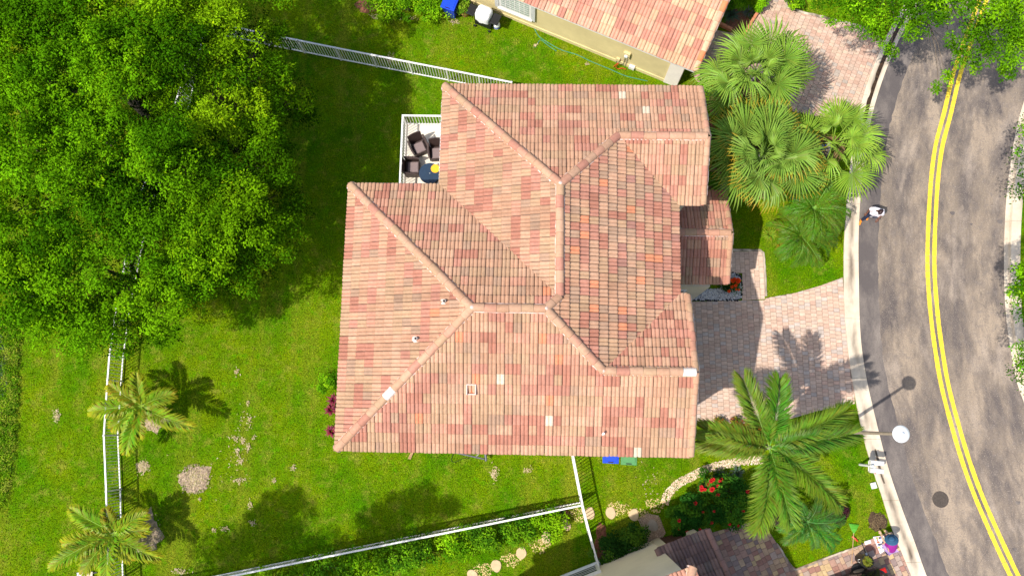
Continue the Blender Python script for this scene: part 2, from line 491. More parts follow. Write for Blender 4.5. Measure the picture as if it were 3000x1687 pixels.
# darker strip along the left gutter and a ragged one along the right kerb
gl = resample(GUT_OUT, 0.22)
mb = MB(); ribbon(mb, offset_line(gl, -0.02), [p + Vector((random.uniform(-.035, .035), 0.0)) for p in offset_line(gl, 0.86)], 0.008)
mb.build('asphalt_strip', M['asphalt_dark'], road)

# yellow double line, with worn edges
m, nt, b = mat('yellow_road_paint')
gp = N(nt, 'ShaderNodeNewGeometry'); pos = gp.outputs['Position']
c, _ = noise_mix(nt, pos, 9.0, (0.86, 0.62, 0.03), (0.72, 0.47, 0.02), 0.40, 0.65, 5)
c, _ = noise_mix(nt, pos, 30.0, c, (0.42, 0.28, 0.05), 0.55, 0.72, 5)
c, _ = noise_mix(nt, pos, 5.0, c, (0.30, 0.24, 0.12), 0.585, 0.67, 8, 0.8)
nt.links.new(c, b.inputs['Base Color']); b.inputs['Roughness'].default_value = 0.7
M['yellow_paint'] = m
cl = resample(CENTRE, 0.33)
for side in (-1, 1):
    mb = MB()
    for i in range(len(cl) - 1):
        a = cl[i]; c2 = cl[i + 1]; t = (c2 - a).normalized(); nn = Vector((-t.y, t.x))
        o = nn * side * 0.148; w = nn * (0.089 + random.uniform(-0.006, 0.006)); gap = t * 0.006
        for q0, q1 in ((a + gap, c2 - gap),):
            pts = [q0 + o - w, q0 + o + w, q1 + o + w, q1 + o - w]
            mb.poly([(p.x, p.y, 0.012) for p in reversed(pts)])
    mb.build('lane_marking', M['yellow_paint'], road)

# cracks in the asphalt: thin dark ribbons
mb = MB()
def crack(pts, w=0.006):
    pts = [P(*q) for q in pts]
    fine = []
    for a, c2 in zip(pts, pts[1:]):
        for k in range(6):
            p = a.lerp(c2, k / 6); fine.append(Vector((p.x + random.uniform(-.05, .05), p.y + random.uniform(-.05, .05))))
    ribbon(mb, offset_line(fine, w), offset_line(fine, -w), 0.0085)
for c_ in ([(2735, 1125), (2700, 1240), (2690, 1290), (2720, 1330), (2760, 1360)], [(2850, 1687), (2930, 1540), (2985, 1455), (3000, 1440)], [(2580, 790), (2640, 830), (2720, 850)], [(2850, 880), (2900, 905), (2945, 920)], [(2590, 660), (2680, 690), (2725, 705)], [(2945, 1320), (2970, 1330), (2998, 1390)], [(2690, 1290), (2660, 1400), (2680, 1500)]):
    crack(c_)
mb.build('crack', M['asphalt_dark'], road)

# oil spots and a patch by the right kerb
for (u, v, r) in ((2929, 650, 0.11), (2845, 657, 0.06), (2982, 1472, 0.09), (2972, 1608, 0.08), (2790, 625, 0.10)):
    c0 = P(u, v); mb = MB()
    mb.poly([(c0.x + r * (1 + .25 * math.sin(3 * a) + .1 * random.random()) * math.cos(a), c0.y + r * (1 + .2 * math.cos(2 * a)) * math.sin(a), 0.0125) for a in [k * math.pi / 8 for k in range(16)]])
    mb.build('oil_spot', M['asphalt_dark'], road)

# manhole cover
pm = P(2755, 1462)
mh = thing('manhole_cover', 'round dark iron manhole cover with square grid in the asphalt', 'manhole', (pm.x, pm.y, 0.004), 0.12)
M['iron'] = plain('cast_iron', (0.085, 0.068, 0.055), 0.7, 0.25, 12, metal=0.3)
MB().lathe([(0.33, 0.0), (0.33, 0.012), (0.29, 0.012), (0.285, 0.002)], 32, cap=False).build('frame', M['iron'], mh)
mb = MB(); mb.lathe([(0.283, 0.0), (0.283, 0.008)], 32)
for i in range(-3, 4):
    for j in range(-3, 4):
        if math.hypot(i, j) < 3.3: mb.box((i * .07 - .024, j * .07 - .024, 0.008), (i * .07 + .024, j * .07 + .024, 0.015))
mb.build('cover', M['iron'], mh)

# ---- concrete gutter (left) and kerb (right), slab by slab
m, nt, b = mat('pale_concrete')
gp = N(nt, 'ShaderNodeNewGeometry'); pos = gp.outputs['Position']
at = N(nt, 'ShaderNodeAttribute', attribute_name='Col')
c, _ = noise_mix(nt, pos, 1.3, (0.660, 0.560, 0.430), (0.530, 0.435, 0.325), 0.40, 0.66, 7, 0.7)
c, _ = noise_mix(nt, pos, 24.0, c, (0.46, 0.38, 0.29), 0.60, 0.74, 4)
no = N(nt, 'ShaderNodeTexNoise'); no.inputs['Scale'].default_value = 0.9; no.inputs['Detail'].default_value = 8
mp = N(nt, 'ShaderNodeMapping'); mp.inputs['Scale'].default_value = (2.2, 0.6, 1)
nt.links.new(pos, mp.inputs[0]); nt.links.new(mp.outputs[0], no.inputs['Vector'])
ml = N(nt, 'ShaderNodeMath', operation='MULTIPLY'); sp = N(nt, 'ShaderNodeSeparateColor')
nt.links.new(at.outputs[0], sp.inputs[0]); nt.links.new(sp.outputs[0], ml.inputs[0])
mr = N(nt, 'ShaderNodeMapRange'); mr.inputs[1].default_value = 0.38; mr.inputs[2].default_value = 0.62; nt.links.new(no.outputs[0], mr.inputs[0])
nt.links.new(mr.outputs[0], ml.inputs[1])
mx = N(nt, 'ShaderNodeMix', data_type='RGBA'); nt.links.new(ml.outputs[0], mx.inputs[0]); nt.links.new(c, mx.inputs[6]); mx.inputs[7].default_value = (0.110, 0.085, 0.062, 1)
nt.links.new(mx.outputs[2], b.inputs['Base Color']); b.inputs['Roughness'].default_value = 0.88; b.inputs['Specular IOR Level'].default_value = 0.2
M['concrete'] = m

def gutter(root, A, B, prof, n_per=8, gapf=0.012):
    """prof: list of (fraction across, height, stain)"""
    n = len(A)
    i = 0
    while i < n - 1:
        j = min(n - 1, i + n_per)
        mb = MB(); rows = []
        for k in range(i, j + 1):
            a, b_ = Vector(A[k][:2]), Vector(B[k][:2])
            if k == i or k == j:
                q = k + 1 if k == i else k - 1
                a = a.lerp(Vector(A[q][:2]), gapf); b_ = b_.lerp(Vector(B[q][:2]), gapf)
            row = [mb.vert((a.x, a.y, 0.0), (0, 0, 0))]
            for fr, h, st in prof:
                p = a.lerp(b_, fr); row.append(mb.vert((p.x, p.y, h), (st, st, st)))
            row.append(mb.vert((b_.x, b_.y, 0.0), (0, 0, 0)))
            rows.append(row)
        for r0, r1 in zip(rows, rows[1:]):
            for q in range(len(r0) - 1): mb.face((r0[q], r0[q + 1], r1[q + 1], r1[q]))
        mb.face(list(reversed(rows[0]))); mb.face(rows[-1])
        mb.build('slab', M['concrete'], root)
        i = j
NG = 100
def structure_root(name):
    o = bpy.data.objects.new(name, None); COL.objects.link(o); o['kind'] = 'structure'; return o
ga, gb = resample_n(GUT_IN, NG), resample_n(GUT_OUT, NG)
gr = structure_root('gutter')
gutter(gr, ga, gb, [(0.0, 0.055, 0), (0.25, 0.045, 0.15), (0.42, 0.030, 0.8), (0.52, 0.027, 1.0), (0.62, 0.030, 0.7), (0.8, 0.042, 0.1), (1.0, 0.050, 0)], 7)
kr = structure_root('kerb')
gutter(kr, resample_n(KERB_R_IN, 80), resample_n(KERB_R_OUT, 80), [(0.0, 0.012, 0.1), (0.30, 0.020, 0.2), (0.36, 0.14, 0.0), (0.62, 0.15, 0.1), (1.0, 0.15, 0.5)], 7)
# standing water in the upper stretch of the gutter and a dry stain by the mail boxes
def wet(u0v0s, w, name, mt, z):
    pts = smooth_line([P2(*q) for q in u0v0s], 5); mb = MB()
    ws = [w * (0.55 + 0.45 * math.sin(math.pi * min(1, i / (len(pts) - 1) * 1.02))) * (1 + .18 * math.sin(i * 1.7)) for i in range(len(pts))]
    a = [offset_line(pts, q)[i] for i, q in enumerate(ws)]; c2 = [offset_line(pts, -q)[i] for i, q in enumerate(ws)]
    ribbon(mb, a, c2, z)
    return mb.build(name, mt, gr)
M['murky'] = plain('murky_brown_water', (0.045, 0.026, 0.012), 0.22, 0.6, 6)
wet([(2655, 40), (2612, 120), (2585, 185), (2565, 250), (2545, 305), (2530, 360)], 0.135, 'puddle', M['murky'], 0.034)
M['stain'] = plain('dark_silt', (0.10, 0.075, 0.050), 0.9, 0.5, 10)
wet([(2563, 1315), (2572, 1350), (2580, 1390), (2590, 1415)], 0.055, 'silt', M['stain'], 0.034)

# ---- pavers
def pave(root, poly, ang, w, l, palette, weights, stag=0.5, joint=0.010, z=0.034, vary=0.0, limit=300, seed=3):
    r = random.Random(seed)
    ca, sa = math.cos(ang), math.sin(ang)
    loc = [(p[0] * ca + p[1] * sa, -p[0] * sa + p[1] * ca) for p in poly]
    x0, x1 = min(p[0] for p in loc), max(p[0] for p in loc); y0, y1 = min(p[1] for p in loc), max(p[1] for p in loc)
    cells = []
    cx = x0; k = 0
    while cx < x1:
        cw = w * (1 + (r.choice((-vary, 0, vary)) if vary else 0))
        cy = y0 - (stag * l if k % 2 else 0) - r.uniform(0, 0.12 * l)
        while cy < y1:
            ll = l * (r.choice((1, 1, 1.35, 0.8)) if vary else r.uniform(0.97, 1.03))
            a, b_, c_, d_ = cx + joint / 2, cx + cw - joint / 2, cy + joint / 2, cy + ll - joint / 2
            pl = loc
            for h in ((1, 0, -a), (-1, 0, b_), (0, 1, -c_), (0, -1, d_)):
                pl = clip_half(pl, *h)
                if len(pl) < 3: break
            if len(pl) >= 3 and abs(poly_area(pl)) > 0.12 * w * l:
                full = abs(abs(poly_area(pl)) - (b_ - a) * (d_ - c_)) < 1e-4
                col = r.choices(palette, weights)[0]; q = r.uniform(0.90, 1.08)
                cells.append((pl, full, (a, b_, c_, d_), tuple(ch * q for ch in col)))
            cy += ll
        cx += cw; k += 1
    # bed
    bed = MB(); bed.poly([(p[0], p[1], 0.014) for p in (poly if poly_area(poly) > 0 else list(reversed(poly)))])
    bed.build('joint_sand', M['joint'], root)
    def dist(c_):
        x = (c_[2][0] + c_[2][1]) / 2; y = (c_[2][2] + c_[2][3]) / 2
        return math.hypot(x * ca - y * sa, x * sa + y * ca)
    order = sorted([c_ for c_ in cells if c_[1]], key=dist)
    single = set(id(c_) for c_ in order[:limit])
    rest = MB()
    for c_ in cells:
        pl, full, rc, col = c_
        zt = z + r.uniform(-0.003, 0.003)
        if poly_area(pl) < 0: pl = list(reversed(pl))
        tgt = MB() if id(c_) in single else rest
        tgt.col = col
        cxm = sum(p[0] for p in pl) / len(pl); cym = sum(p[1] for p in pl) / len(pl)
        wl = lambda p, zz, s=1.0: (((cxm + (p[0] - cxm) * s) * ca - (cym + (p[1] - cym) * s) * sa), ((cxm + (p[0] - cxm) * s) * sa + (cym + (p[1] - cym) * s) * ca), zz)
        n = len(pl)
        A_ = [tgt.vert(wl(p, 0.010)) for p in pl]; B_ = [tgt.vert(wl(p, zt - 0.006)) for p in pl]; C_ = [tgt.vert(wl(p, zt, 0.93)) for p in pl]
        tgt.face(C_)
        for i in range(n):
            tgt.face((A_[i], A_[(i + 1) % n], B_[(i + 1) % n], B_[i])); tgt.face((B_[i], B_[(i + 1) % n], C_[(i + 1) % n], C_[i]))
        if tgt is not rest:
            tgt.build('paver', M['paver'], root)
    if rest.v:
        tag(rest.build('pavers', M['paver'], root), kind='stuff')

PINK = [(0.540, 0.378, 0.282), (0.57, 0.410, 0.310), (0.51, 0.385, 0.305), (0.52, 0.345, 0.260), (0.485, 0.400, 0.340)]
def edge_pts(line, v0, v1):
    """points of a traced line between two rows of the photograph"""
    lo, hi = P(2500, v1).y, P(2500, v0).y
    return [(p[0], p[1]) for p in line if lo < p[1] < hi]
drive_edge = [tuple(p) for p in GUT_IN if P2(2470, 818)[1] > p[1] > P2(2504, 1178)[1]]
DRIVE = [P2(1985, 885), P2(2240, 879), P2(2244, 873), P2(2330, 858), P2(2400, 838), P2(2469, 813)] + drive_edge + [P2(2503, 1182), P2(2393, 1204), P2(2319, 1225), P2(2197, 1239), P2(1985, 1239)]
dr = structure_root('driveway'); dr['label'] = 'pink paver driveway of the tiled main house'
pave(dr, DRIVE, 0.03, 0.245, 0.165, PINK, (4, 4, 3, 2, 2), seed=5)
WALK = [P2(2060, 738), P2(2226, 737), P2(2233, 745), P2(2238, 800), P2(2240, 876), P2(2174, 880), P2(2174, 800), P2(2060, 800)]
wk = structure_root('footpath'); wk['label'] = 'paver path from the driveway to the entrance porch'
pave(wk, WALK, 0.02, 0.20, 0.24, [(0.58, 0.41, 0.305), (0.60, 0.44, 0.335), (0.53, 0.385, 0.30)], (3, 3, 2), seed=8)
# pale concrete edging along the path and the lawn corner
mb = MB()
for line in ([(2060, 735), (2150, 733), (2226, 734), (2236, 742), (2241, 800), (2243, 868)],):
    pts = [Vector(P2(*q)) for q in line]; fine = []
    for a, c2 in zip(pts, pts[1:]):
        for k in range(6): fine.append(a.lerp(c2, k / 6) + Vector((random.uniform(-.012, .012), random.uniform(-.012, .012))))
    fine.append(pts[-1])
    A_, B_ = offset_line(fine, 0.045), offset_line(fine, -0.045)
    for i in range(len(fine) - 1):
        mb.prism([tuple(A_[i]), tuple(B_[i]), tuple(B_[i + 1]), tuple(A_[i + 1])], 0.0, 0.048 + random.uniform(-.006, .006))
mb.build('edging', M['concrete'], wk)

nd_edge = [tuple(p) for p in GUT_IN if P2(2540, 100)[1] > p[1] > P2(2520, 330)[1]]
NDRIVE = [P2(2262, -60), P2(2309, -60), P2(2303, 26), P2(2360, 42), P2(2417, 55), P2(2480, 70), P2(2539, 84), P2(2590, 118)] + nd_edge + [P2(2508, 335), P2(2440, 350), P2(2330, 330), P2(2230, 300), P2(2130, 262), P2(2040, 240), P2(2010, 170), P2(2100, 90), P2(2178, 106), P2(2235, 12)]
nd = structure_root('driveway'); nd['label'] = 'pink paver driveway of the yellow walled house'
pave(nd, NDRIVE, -0.40, 0.235, 0.165, [(0.50, 0.340, 0.255), (0.49, 0.360, 0.275), (0.40, 0.33, 0.27), (0.53, 0.385, 0.28), (0.47, 0.30, 0.22)], (4, 3, 1.3, 3, 2), seed=6)
mb = MB()
pts = [Vector(P2(*q)) for q in ((2306, -30), (2303, 24), (2345, 37), (2400, 50), (2460, 64), (2520, 79), (2552, 88))]; fine = []
for a, c2 in zip(pts, pts[1:]):
    for k in range(5): fine.append(a.lerp(c2, k / 5) + Vector((random.uniform(-.015, .015), random.uniform(-.015, .015))))
A_, B_ = offset_line(fine, 0.055), offset_line(fine, -0.055)
for i in range(len(fine) - 1):
    mb.prism([tuple(A_[i]), tuple(B_[i]), tuple(B_[i + 1]), tuple(A_[i + 1])], 0.0, 0.056 + random.uniform(-.01, .01))
mb.build('edging', M['concrete'], nd)

sd_edge = [tuple(p) for p in GUT_IN if P2(2614, 1556)[1] > p[1] > P2(2745, 1860)[1]]
SDRIVE = [P2(2055, 1568), P2(2110, 1552), P2(2205, 1526), P2(2245, 1545), P2(2275, 1590), P2(2318, 1655), P2(2332, 1664), P2(2430, 1626), P2(2519, 1596), P2(2551, 1578), P2(2590, 1562), P2(2613, 1556)] + sd_edge + [P2(2600, 1860), P2(2150, 1800), P2(2060, 1640)]
sdv = structure_root('driveway'); sdv['label'] = 'mixed brown and tan paver driveway at the bottom right'
pave(sdv, SDRIVE, 0.42, 0.215, 0.215, [(0.38, 0.230, 0.175), (0.44, 0.30, 0.195), (0.28, 0.20, 0.175), (0.52, 0.37, 0.20), (0.32, 0.17, 0.13), (0.37, 0.28, 0.23), (0.25, 0.18, 0.16)], (4, 4, 3, 2, 2, 3, 1.5), vary=0.22, seed=9)
mb = MB()
pts = [Vector(P2(*q)) for q in ((2275, 1590), (2300, 1630), (2322, 1664), (2332, 1668), (2380, 1650), (2430, 1629), (2480, 1611), (2519, 1599))]; fine = []
for a, c2 in zip(pts, pts[1:]):
    for k in range(5): fine.append(a.lerp(c2, k / 5) + Vector((random.uniform(-.012, .012), random.uniform(-.012, .012))))
A_, B_ = offset_line(fine, 0.035), offset_line(fine, -0.035)
for i in range(len(fine) - 1):
    mb.prism([tuple(A_[i]), tuple(B_[i]), tuple(B_[i + 1]), tuple(A_[i + 1])], 0.0, 0.05)
mb.build('edging', M['concrete'], sdv)

# ---- gravel, mulch, soil
def pebbles(name, poly, n, size, cols, z0=0.0, label=None, parent=None, seed=1, stack=1):
    r = np.random.default_rng(seed)
    xs = [p[0] for p in poly]; ys = [p[1] for p in poly]
    V, F, C = [], [], []
    base = np.array([(1, 0, 0), (0, 1, 0), (-1, 0, 0), (0, -1, 0), (0, 0, 1)], dtype=float)
    fc = np.array([(0, 1, 4), (1, 2, 4), (2, 3, 4), (3, 0, 4)])
    x = r.uniform(min(xs), max(xs), n); y = r.uniform(min(ys), max(ys), n)
    ok = in_poly(x, y, poly); x, y = x[ok], y[ok]; k = len(x)
    s = r.uniform(0.6, 1.4, k) * size; a = r.uniform(0, 6.28, k); el = r.uniform(0.6, 1.0, k)
    ca, sa = np.cos(a), np.sin(a)
    bx = base[None, :, 0] * s[:, None]; by = base[None, :, 1] * (s * el)[:, None]; bz = base[None, :, 2] * (s * 0.7)[:, None]
    vx = bx * ca[:, None] - by * sa[:, None] + x[:, None]; vy = bx * sa[:, None] + by * ca[:, None] + y[:, None]
    vz = bz + z0 + r.uniform(-0.004, 0.02 * stack, k)[:, None]
    verts = np.stack([vx, vy, vz], -1).reshape(-1, 3)
    idx = (fc[None] + (np.arange(k) * 5)[:, None, None]).reshape(-1)
    cols = np.array(cols); cc = cols[r.integers(0, len(cols), k)] * r.uniform(0.8, 1.15, k)[:, None]
    me = fast_mesh(name, verts, 3, idx, np.repeat(cc, 5, 0), M['stone'])
    o = link(name, me, parent)
    tag(o, kind='stuff')
    if label: o['label'] = label
    return o
GRAVEL = [P2(1990, 848), P2(2108, 846), P2(2110, 800), P2(2145, 797), P2(2168, 806), P2(2172, 840), P2(2172, 872), P2(2160, 880), P2(2020, 880), P2(1990, 880)]
mb = MB(); mb.poly([(p[0], p[1], 0.012) for p in reversed(GRAVEL)]); tag(mb.build('gravel_bed', M['joint']), kind='structure')
pebbles('white_gravel', GRAVEL, 9000, 0.026, [(0.62, 0.62, 0.60), (0.52, 0.54, 0.55), (0.40, 0.42, 0.44), (0.66, 0.63, 0.55), (0.20, 0.21, 0.23)], 0.014, 'white and grey pebbles in the bed beside the porch', seed=4)
rim = [P2(*q) for q in ((2020, 878), (2060, 880), (2110, 880), (2160, 879), (2171, 868), (2172, 840), (2168, 808), (2146, 799), (2116, 802))]
mb = MB()
rr = random.Random(4)
for a, c2 in zip(rim, rim[1:]):
    n = max(2, int(math.hypot(c2[0] - a[0], c2[1] - a[1]) / 0.075))
    for k in range(n):
        x = a[0] + (c2[0] - a[0]) * k / n + rr.uniform(-.03, .03); y = a[1] + (c2[1] - a[1]) * k / n + rr.uniform(-.03, .03); s = rr.uniform(0.03, 0.055)
        Mx = Matrix.Translation((x, y, 0.02)) @ Matrix.Rotation(rr.uniform(0, 6), 4, 'Z')
        mb.lathe([(s * .8, 0), (s, s * .4), (s * .6, s * .8)], 6, Mx)
tag(mb.build('black_pebbles', M['black']), kind='stuff')['label'] = 'row of black stones edging the white gravel bed'

def blob(name, u, v, ru, rv, mt, z=0.006, rot=0.0, seed=0, hump=0.0, kind='structure', label=None, rag=0.0):
    """an irregular low patch on the ground; ru, rv in photograph pixels"""
    r = random.Random(seed); c0 = P(u, v); s = 1 / px_scale(0)
    mb = MB(); n = 28
    ph = [r.uniform(0, 6.28) for _ in range(4)]
    def rad(a, f): return f * (1 + .13 * math.sin(2 * a + ph[0]) + .10 * math.sin(3 * a + ph[1]) + (.08 + rag) * math.sin(5 * a + ph[2]) + (.06 + rag) * math.sin(9 * a + ph[3]))
    rings = []
    for f, h in ((1.0, 0.0), (0.85, 0.5), (0.6, 0.85), (0.3, 1.0)):
        ring = []
        for k in range(n):
            a = 2 * math.pi * k / n; q = rad(a, f)
            x, y = ru * s * q * math.cos(a), rv * s * q * math.sin(a)
            ring.append(mb.vert((c0.x + x * math.cos(rot) - y * math.sin(rot), c0.y + x * math.sin(rot) + y * math.cos(rot), z + h * hump * r.uniform(0.6, 1.2))))
        rings.append(ring)
    for i in range(3):
        for k in range(n): mb.face((rings[i][k], rings[i][(k + 1) % n], rings[i + 1][(k + 1) % n], rings[i + 1][k]))
    mb.face(rings[3])
    o = mb.build(name, mt, smooth=True); o['kind'] = kind
    if label: o['label'] = label
    return o
blob('dirt_patch', 572, 1402, 40, 40, M['dirt'], 0.006, seed=1, hump=0.03, rag=.05)
blob('dirt_patch', 418, 1367, 16, 14, M['dirt'], 0.006, seed=2, hump=0.012, rag=.07)
blob('dirt_patch', 432, 1560, 34, 62, M['dirt'], 0.006, 0.2, seed=3, hump=0.015, rag=.08)
blob('dirt_patch', 455, 1225, 38, 40, M['dirt'], 0.006, seed=4, hump=0.015, rag=.08)
DRY_EXTRA = [(168, 1214, 9, 15), (168, 1222, 7, 9), (418, 1367, 16, 14), (455, 1225, 24, 26), (432, 1560, 24, 40), (572, 1402, 24, 24), (455, 1225, 24, 26), (418, 1367, 16, 14)]
k_ = 0; DRY = []
for (u, v, a, b_) in ((727, 1180, 5, 9), (733, 1230, 4, 12), (690, 1282, 14, 7), (712, 1290, 8, 8), (728, 1310, 5, 12), (697, 1320, 7, 11), (705, 1350, 9, 10), (706, 1407, 16, 6), (860, 1370, 6, 9), (734, 1478, 5, 11), (740, 1530, 9, 7), (585, 1462, 6, 4), (660, 1548, 12, 6), (625, 1552, 6, 6), (803, 1405, 5, 6), (745, 1280, 4, 5), (1450, 1385, 9, 18), (1545, 1376, 14, 6), (1446, 1394, 6, 8), (530, 1672, 22, 7), (696, 1090, 7, 11), (1140, 175, 12, 14), (1108, 50, 22, 8), (1200, 55, 34, 7), (1320, 45, 20, 9), (1330, 65, 16, 8), (1718, 189, 6, 5), (1568, 135, 5, 6)):
    DRY.append((u, v, a, b_)); k_ += 1
mb = pebbles('dirt_clods', [P2(572 + 46 * math.cos(a), 1402 + 46 * math.sin(a)) for a in [k * .5 for k in range(13)]], 900, 0.022, [(0.36, 0.28, 0.19), (0.27, 0.20, 0.13), (0.15, 0.11, 0.07), (0.42, 0.33, 0.23)], 0.022, 'loose pale and dark clods on the bare round patch of lawn', seed=12, stack=2)
pebbles('dirt_clods', [P2(u, v) for u, v in ((410, 1490), (450, 1500), (462, 1560), (440, 1610), (405, 1640), (385, 1600))], 700, 0.020, [(0.36, 0.28, 0.20), (0.26, 0.19, 0.14), (0.42, 0.33, 0.25)], 0.015, 'loose clods on the bare strip under the lower left palm', seed=13, stack=2)
blob('soil_patch', 2571, 1527, 24, 27, M['soil'], 0.006, seed=7, hump=0.05)
pebbles('soil_clods', [P2(u, v) for u, v in ((2548, 1530), (2560, 1505), (2578, 1500), (2594, 1525), (2592, 1548), (2560, 1552), (2544, 1545))], 900, 0.02, [(0.10, 0.062, 0.032), (0.055, 0.032, 0.017), (0.17, 0.12, 0.055)], 0.04, 'dug dark soil in front of the kneeling gardener', seed=14, stack=2)
for i, (u, v, a, b_) in enumerate(((2222, 562, 26, 20), (2085, 505, 26, 24), (2080, 560, 20, 20), (2115, 300, 40, 45), (1000, 1230, 14, 60), (1640, 1500, 22, 20), (1760, 1590, 20, 50), (2160, 60, 34, 60), (1075, 20, 40, 20), (2070, 395, 25, 60), (2200, 1545, 40, 10))):
    blob('mulch_bed', u, v, a, b_, M['mulch'], 0.006, seed=40 + i, hump=0.02)
PATH = smooth_line([P2(*q) for q in ((2235, 1345), (2190, 1349), (2140, 1356), (2079, 1371), (2030, 1393), (1985, 1418), (1955, 1450), (1946, 1475))], 5)
A_ = offset_line(PATH, 0.17); B_ = offset_line(PATH, -0.17)
pebbles('beige_gravel', [tuple(p) for p in A_] + [tuple(p) for p in reversed(B_)], 9000, 0.028, [(0.66, 0.50, 0.33), (0.58, 0.43, 0.28), (0.72, 0.60, 0.46), (0.42, 0.30, 0.20)], 0.004, 'curved band of beige pebbles along the flower bed', seed=21)
pebbles('brown_gravel', [P2(u, v) for u, v in ((1870, 1520), (1895, 1503), (1930, 1510), (1950, 1560), (1935, 1582), (1900, 1590), (1885, 1560))], 6500, 0.022, [(0.40, 0.29, 0.21), (0.30, 0.21, 0.15), (0.50, 0.38, 0.28)], 0.004, 'brown gravel around the shaded stepping stone', seed=22)
for i, (u, v) in enumerate(((1700, 1508), (1868, 1508), (1920, 1480), (1500, 1640), (1580, 1600), (1420, 1670), (1810, 1490))):
    c0 = P(u, v)
    pebbles('straw_chips', [(c0.x + .42 * (1 + .3 * math.sin(a * 3)) * math.cos(a), c0.y + .30 * math.sin(a)) for a in [k * .5 for k in range(13)]], 170, 0.03, [(0.60, 0.48, 0.20), (0.52, 0.38, 0.16)], 0.004, None, seed=60 + i)['label'] = 'yellow straw coloured chips scattered beside the stepping stones'

# ---- canal edge on the far left
m, nt, b = mat('canal_water')
b.inputs['Base Color'].default_value = (0.012, 0.028, 0.035, 1); b.inputs['Roughness'].default_value = 0.08
M['water'] = m
edge = smooth_line([P2(*q) for q in ((22, 940), (30, 1000), (24, 1060), (20, 1100), (22, 1135), (4, 1180), (6, 1250), (2, 1330), (-6, 1420), (-20, 1480), (-50, 1600), (-80, 1800))], 4)
mb = MB(); ep = [tuple(p) for p in edge]
mb.poly([(p[0], p[1], 0.010) for p in ([(-60, ep[0][1])] + ep + [(-60, ep[-1][1])])])
tag(mb.build('water', M['water']), kind='structure')

# ---- grass blades over the lawn in view
HOUSE_FOOT = [(-6.0, 7.6), (-2.8, 7.6), (-2.8, 11.3), (5.2, 11.3), (5.2, 8.8), (7.0, 8.8), (7.0, 5.4), (4.7, 5.4), (4.7, 4.0), (5.0, 4.0), (5.0, -0.7), (-6.0, -0.7)]
road_poly = [tuple(p) for p in GUT_IN] + [(60, -40), (60, 60)]
nx = 560000
gx = rng.uniform(-25, 20, nx); gy = rng.uniform(-7.2, 19.5, nx)
keep = np.ones(nx, dtype=bool)
N_FOOT = [P2(1940, 252), P2(1566, 83), P2(1350, -15), P2(1450, -260), P2(2100, 0)]
S_FOOT = [P2(1650, 1686), P2(1908, 1582), P2(2060, 1560), P2(2200, 1800), P2(1700, 1800)]
for pl in (DRIVE, WALK, NDRIVE, SDRIVE, GRAVEL, HOUSE_FOOT, road_poly, N_FOOT, S_FOOT, [tuple(p) for p in A_] + [tuple(p) for p in reversed(B_)]):
    keep &= ~in_poly(gx, gy, pl)
keep &= ~in_poly(gx, gy, [(-60, ep[0][1])] + ep + [(-60, ep[-1][1])])
for (u, v, a, b_) in ((572, 1402, 40, 40), (418, 1367, 17, 15), (432, 1560, 34, 62), (455, 1225, 36, 40), (2571, 1527, 22, 25), (2222, 562, 26, 20), (2085, 505, 26, 24), (168, 1214, 10, 17)):
    c0 = P(u, v); s = 1 / px_scale(0)
    keep &= (((gx - c0.x) / (a * s)) ** 2 + ((gy - c0.y) / (b_ * s)) ** 2 > 1.0) | (rng.uniform(0, 1, nx) < 0.06)
gx, gy = gx[keep], gy[keep]; k = len(gx)
ang = rng.uniform(0, 2 * np.pi, k); ln = rng.uniform(0.03, 0.075, k); lean = rng.uniform(0.2, 1.0, k); wd = rng.uniform(0.010, 0.019, k)
dx, dy = np.cos(ang), np.sin(ang)
v0 = np.stack([gx - dy * wd, gy + dx * wd, np.full(k, 0.001)], -1); v1 = np.stack([gx + dy * wd, gy - dx * wd, np.full(k, 0.001)], -1)
v2 = np.stack([gx + dx * ln * lean * 1.2, gy + dy * ln * lean * 1.2, ln * (1.1 - 0.6 * lean)], -1)
verts = np.stack([v0, v1, v2], 1).reshape(-1, 3)
val = rng.uniform(0.30, 1.70, k); warm = rng.uniform(0.0, 1.0, k) ** 2.6
cc = np.stack([val * (1 + 0.55 * warm), val * (1 + 0.12 * warm), val * (1 + 0.6 * warm)], -1)
tag(link('grass', fast_mesh('grass', verts, 3, np.arange(k * 3), np.repeat(cc, 3, 0), M['blades'])), kind='stuff')

# dead, straw coloured tufts in bare spots of the lawn
xs_, ys_, al_ = [], [], []
for (u, v, a, b_) in DRY + DRY_EXTRA + [(572, 1402, 60, 60), (690, 1330, 40, 60), (720, 1240, 30, 60), (2455, 1295, 40, 12), (1900, 1420, 30, 40)]:
    n_ = int(9 + a * b_ * .35) if a < 25 else 30; c0 = P(u, v); s_ = 1 / px_scale(0)
    xs_.append(c0.x + rng.normal(0, a * s_ * .55, n_)); ys_.append(c0.y + rng.normal(0, b_ * s_ * .55, n_))
gx = np.concatenate(xs_); gy = np.concatenate(ys_); k = len(gx)
ang = rng.uniform(0, 2 * np.pi, k); ln = rng.uniform(0.05, 0.10, k); wd = rng.uniform(0.012, 0.026, k); dx, dy = np.cos(ang), np.sin(ang); z0 = rng.uniform(0.03, 0.075, k)
v0 = np.stack([gx - dy * wd, gy + dx * wd, z0 - .01], -1); v1 = np.stack([gx + dy * wd, gy - dx * wd, z0 - .01], -1); v2 = np.stack([gx + dx * ln, gy + dy * ln, z0], -1)
cc = np.array([(0.40, 0.32, 0.17), (0.32, 0.26, 0.12), (0.50, 0.40, 0.27), (0.28, 0.26, 0.08)])[rng.integers(0, 4, k)]
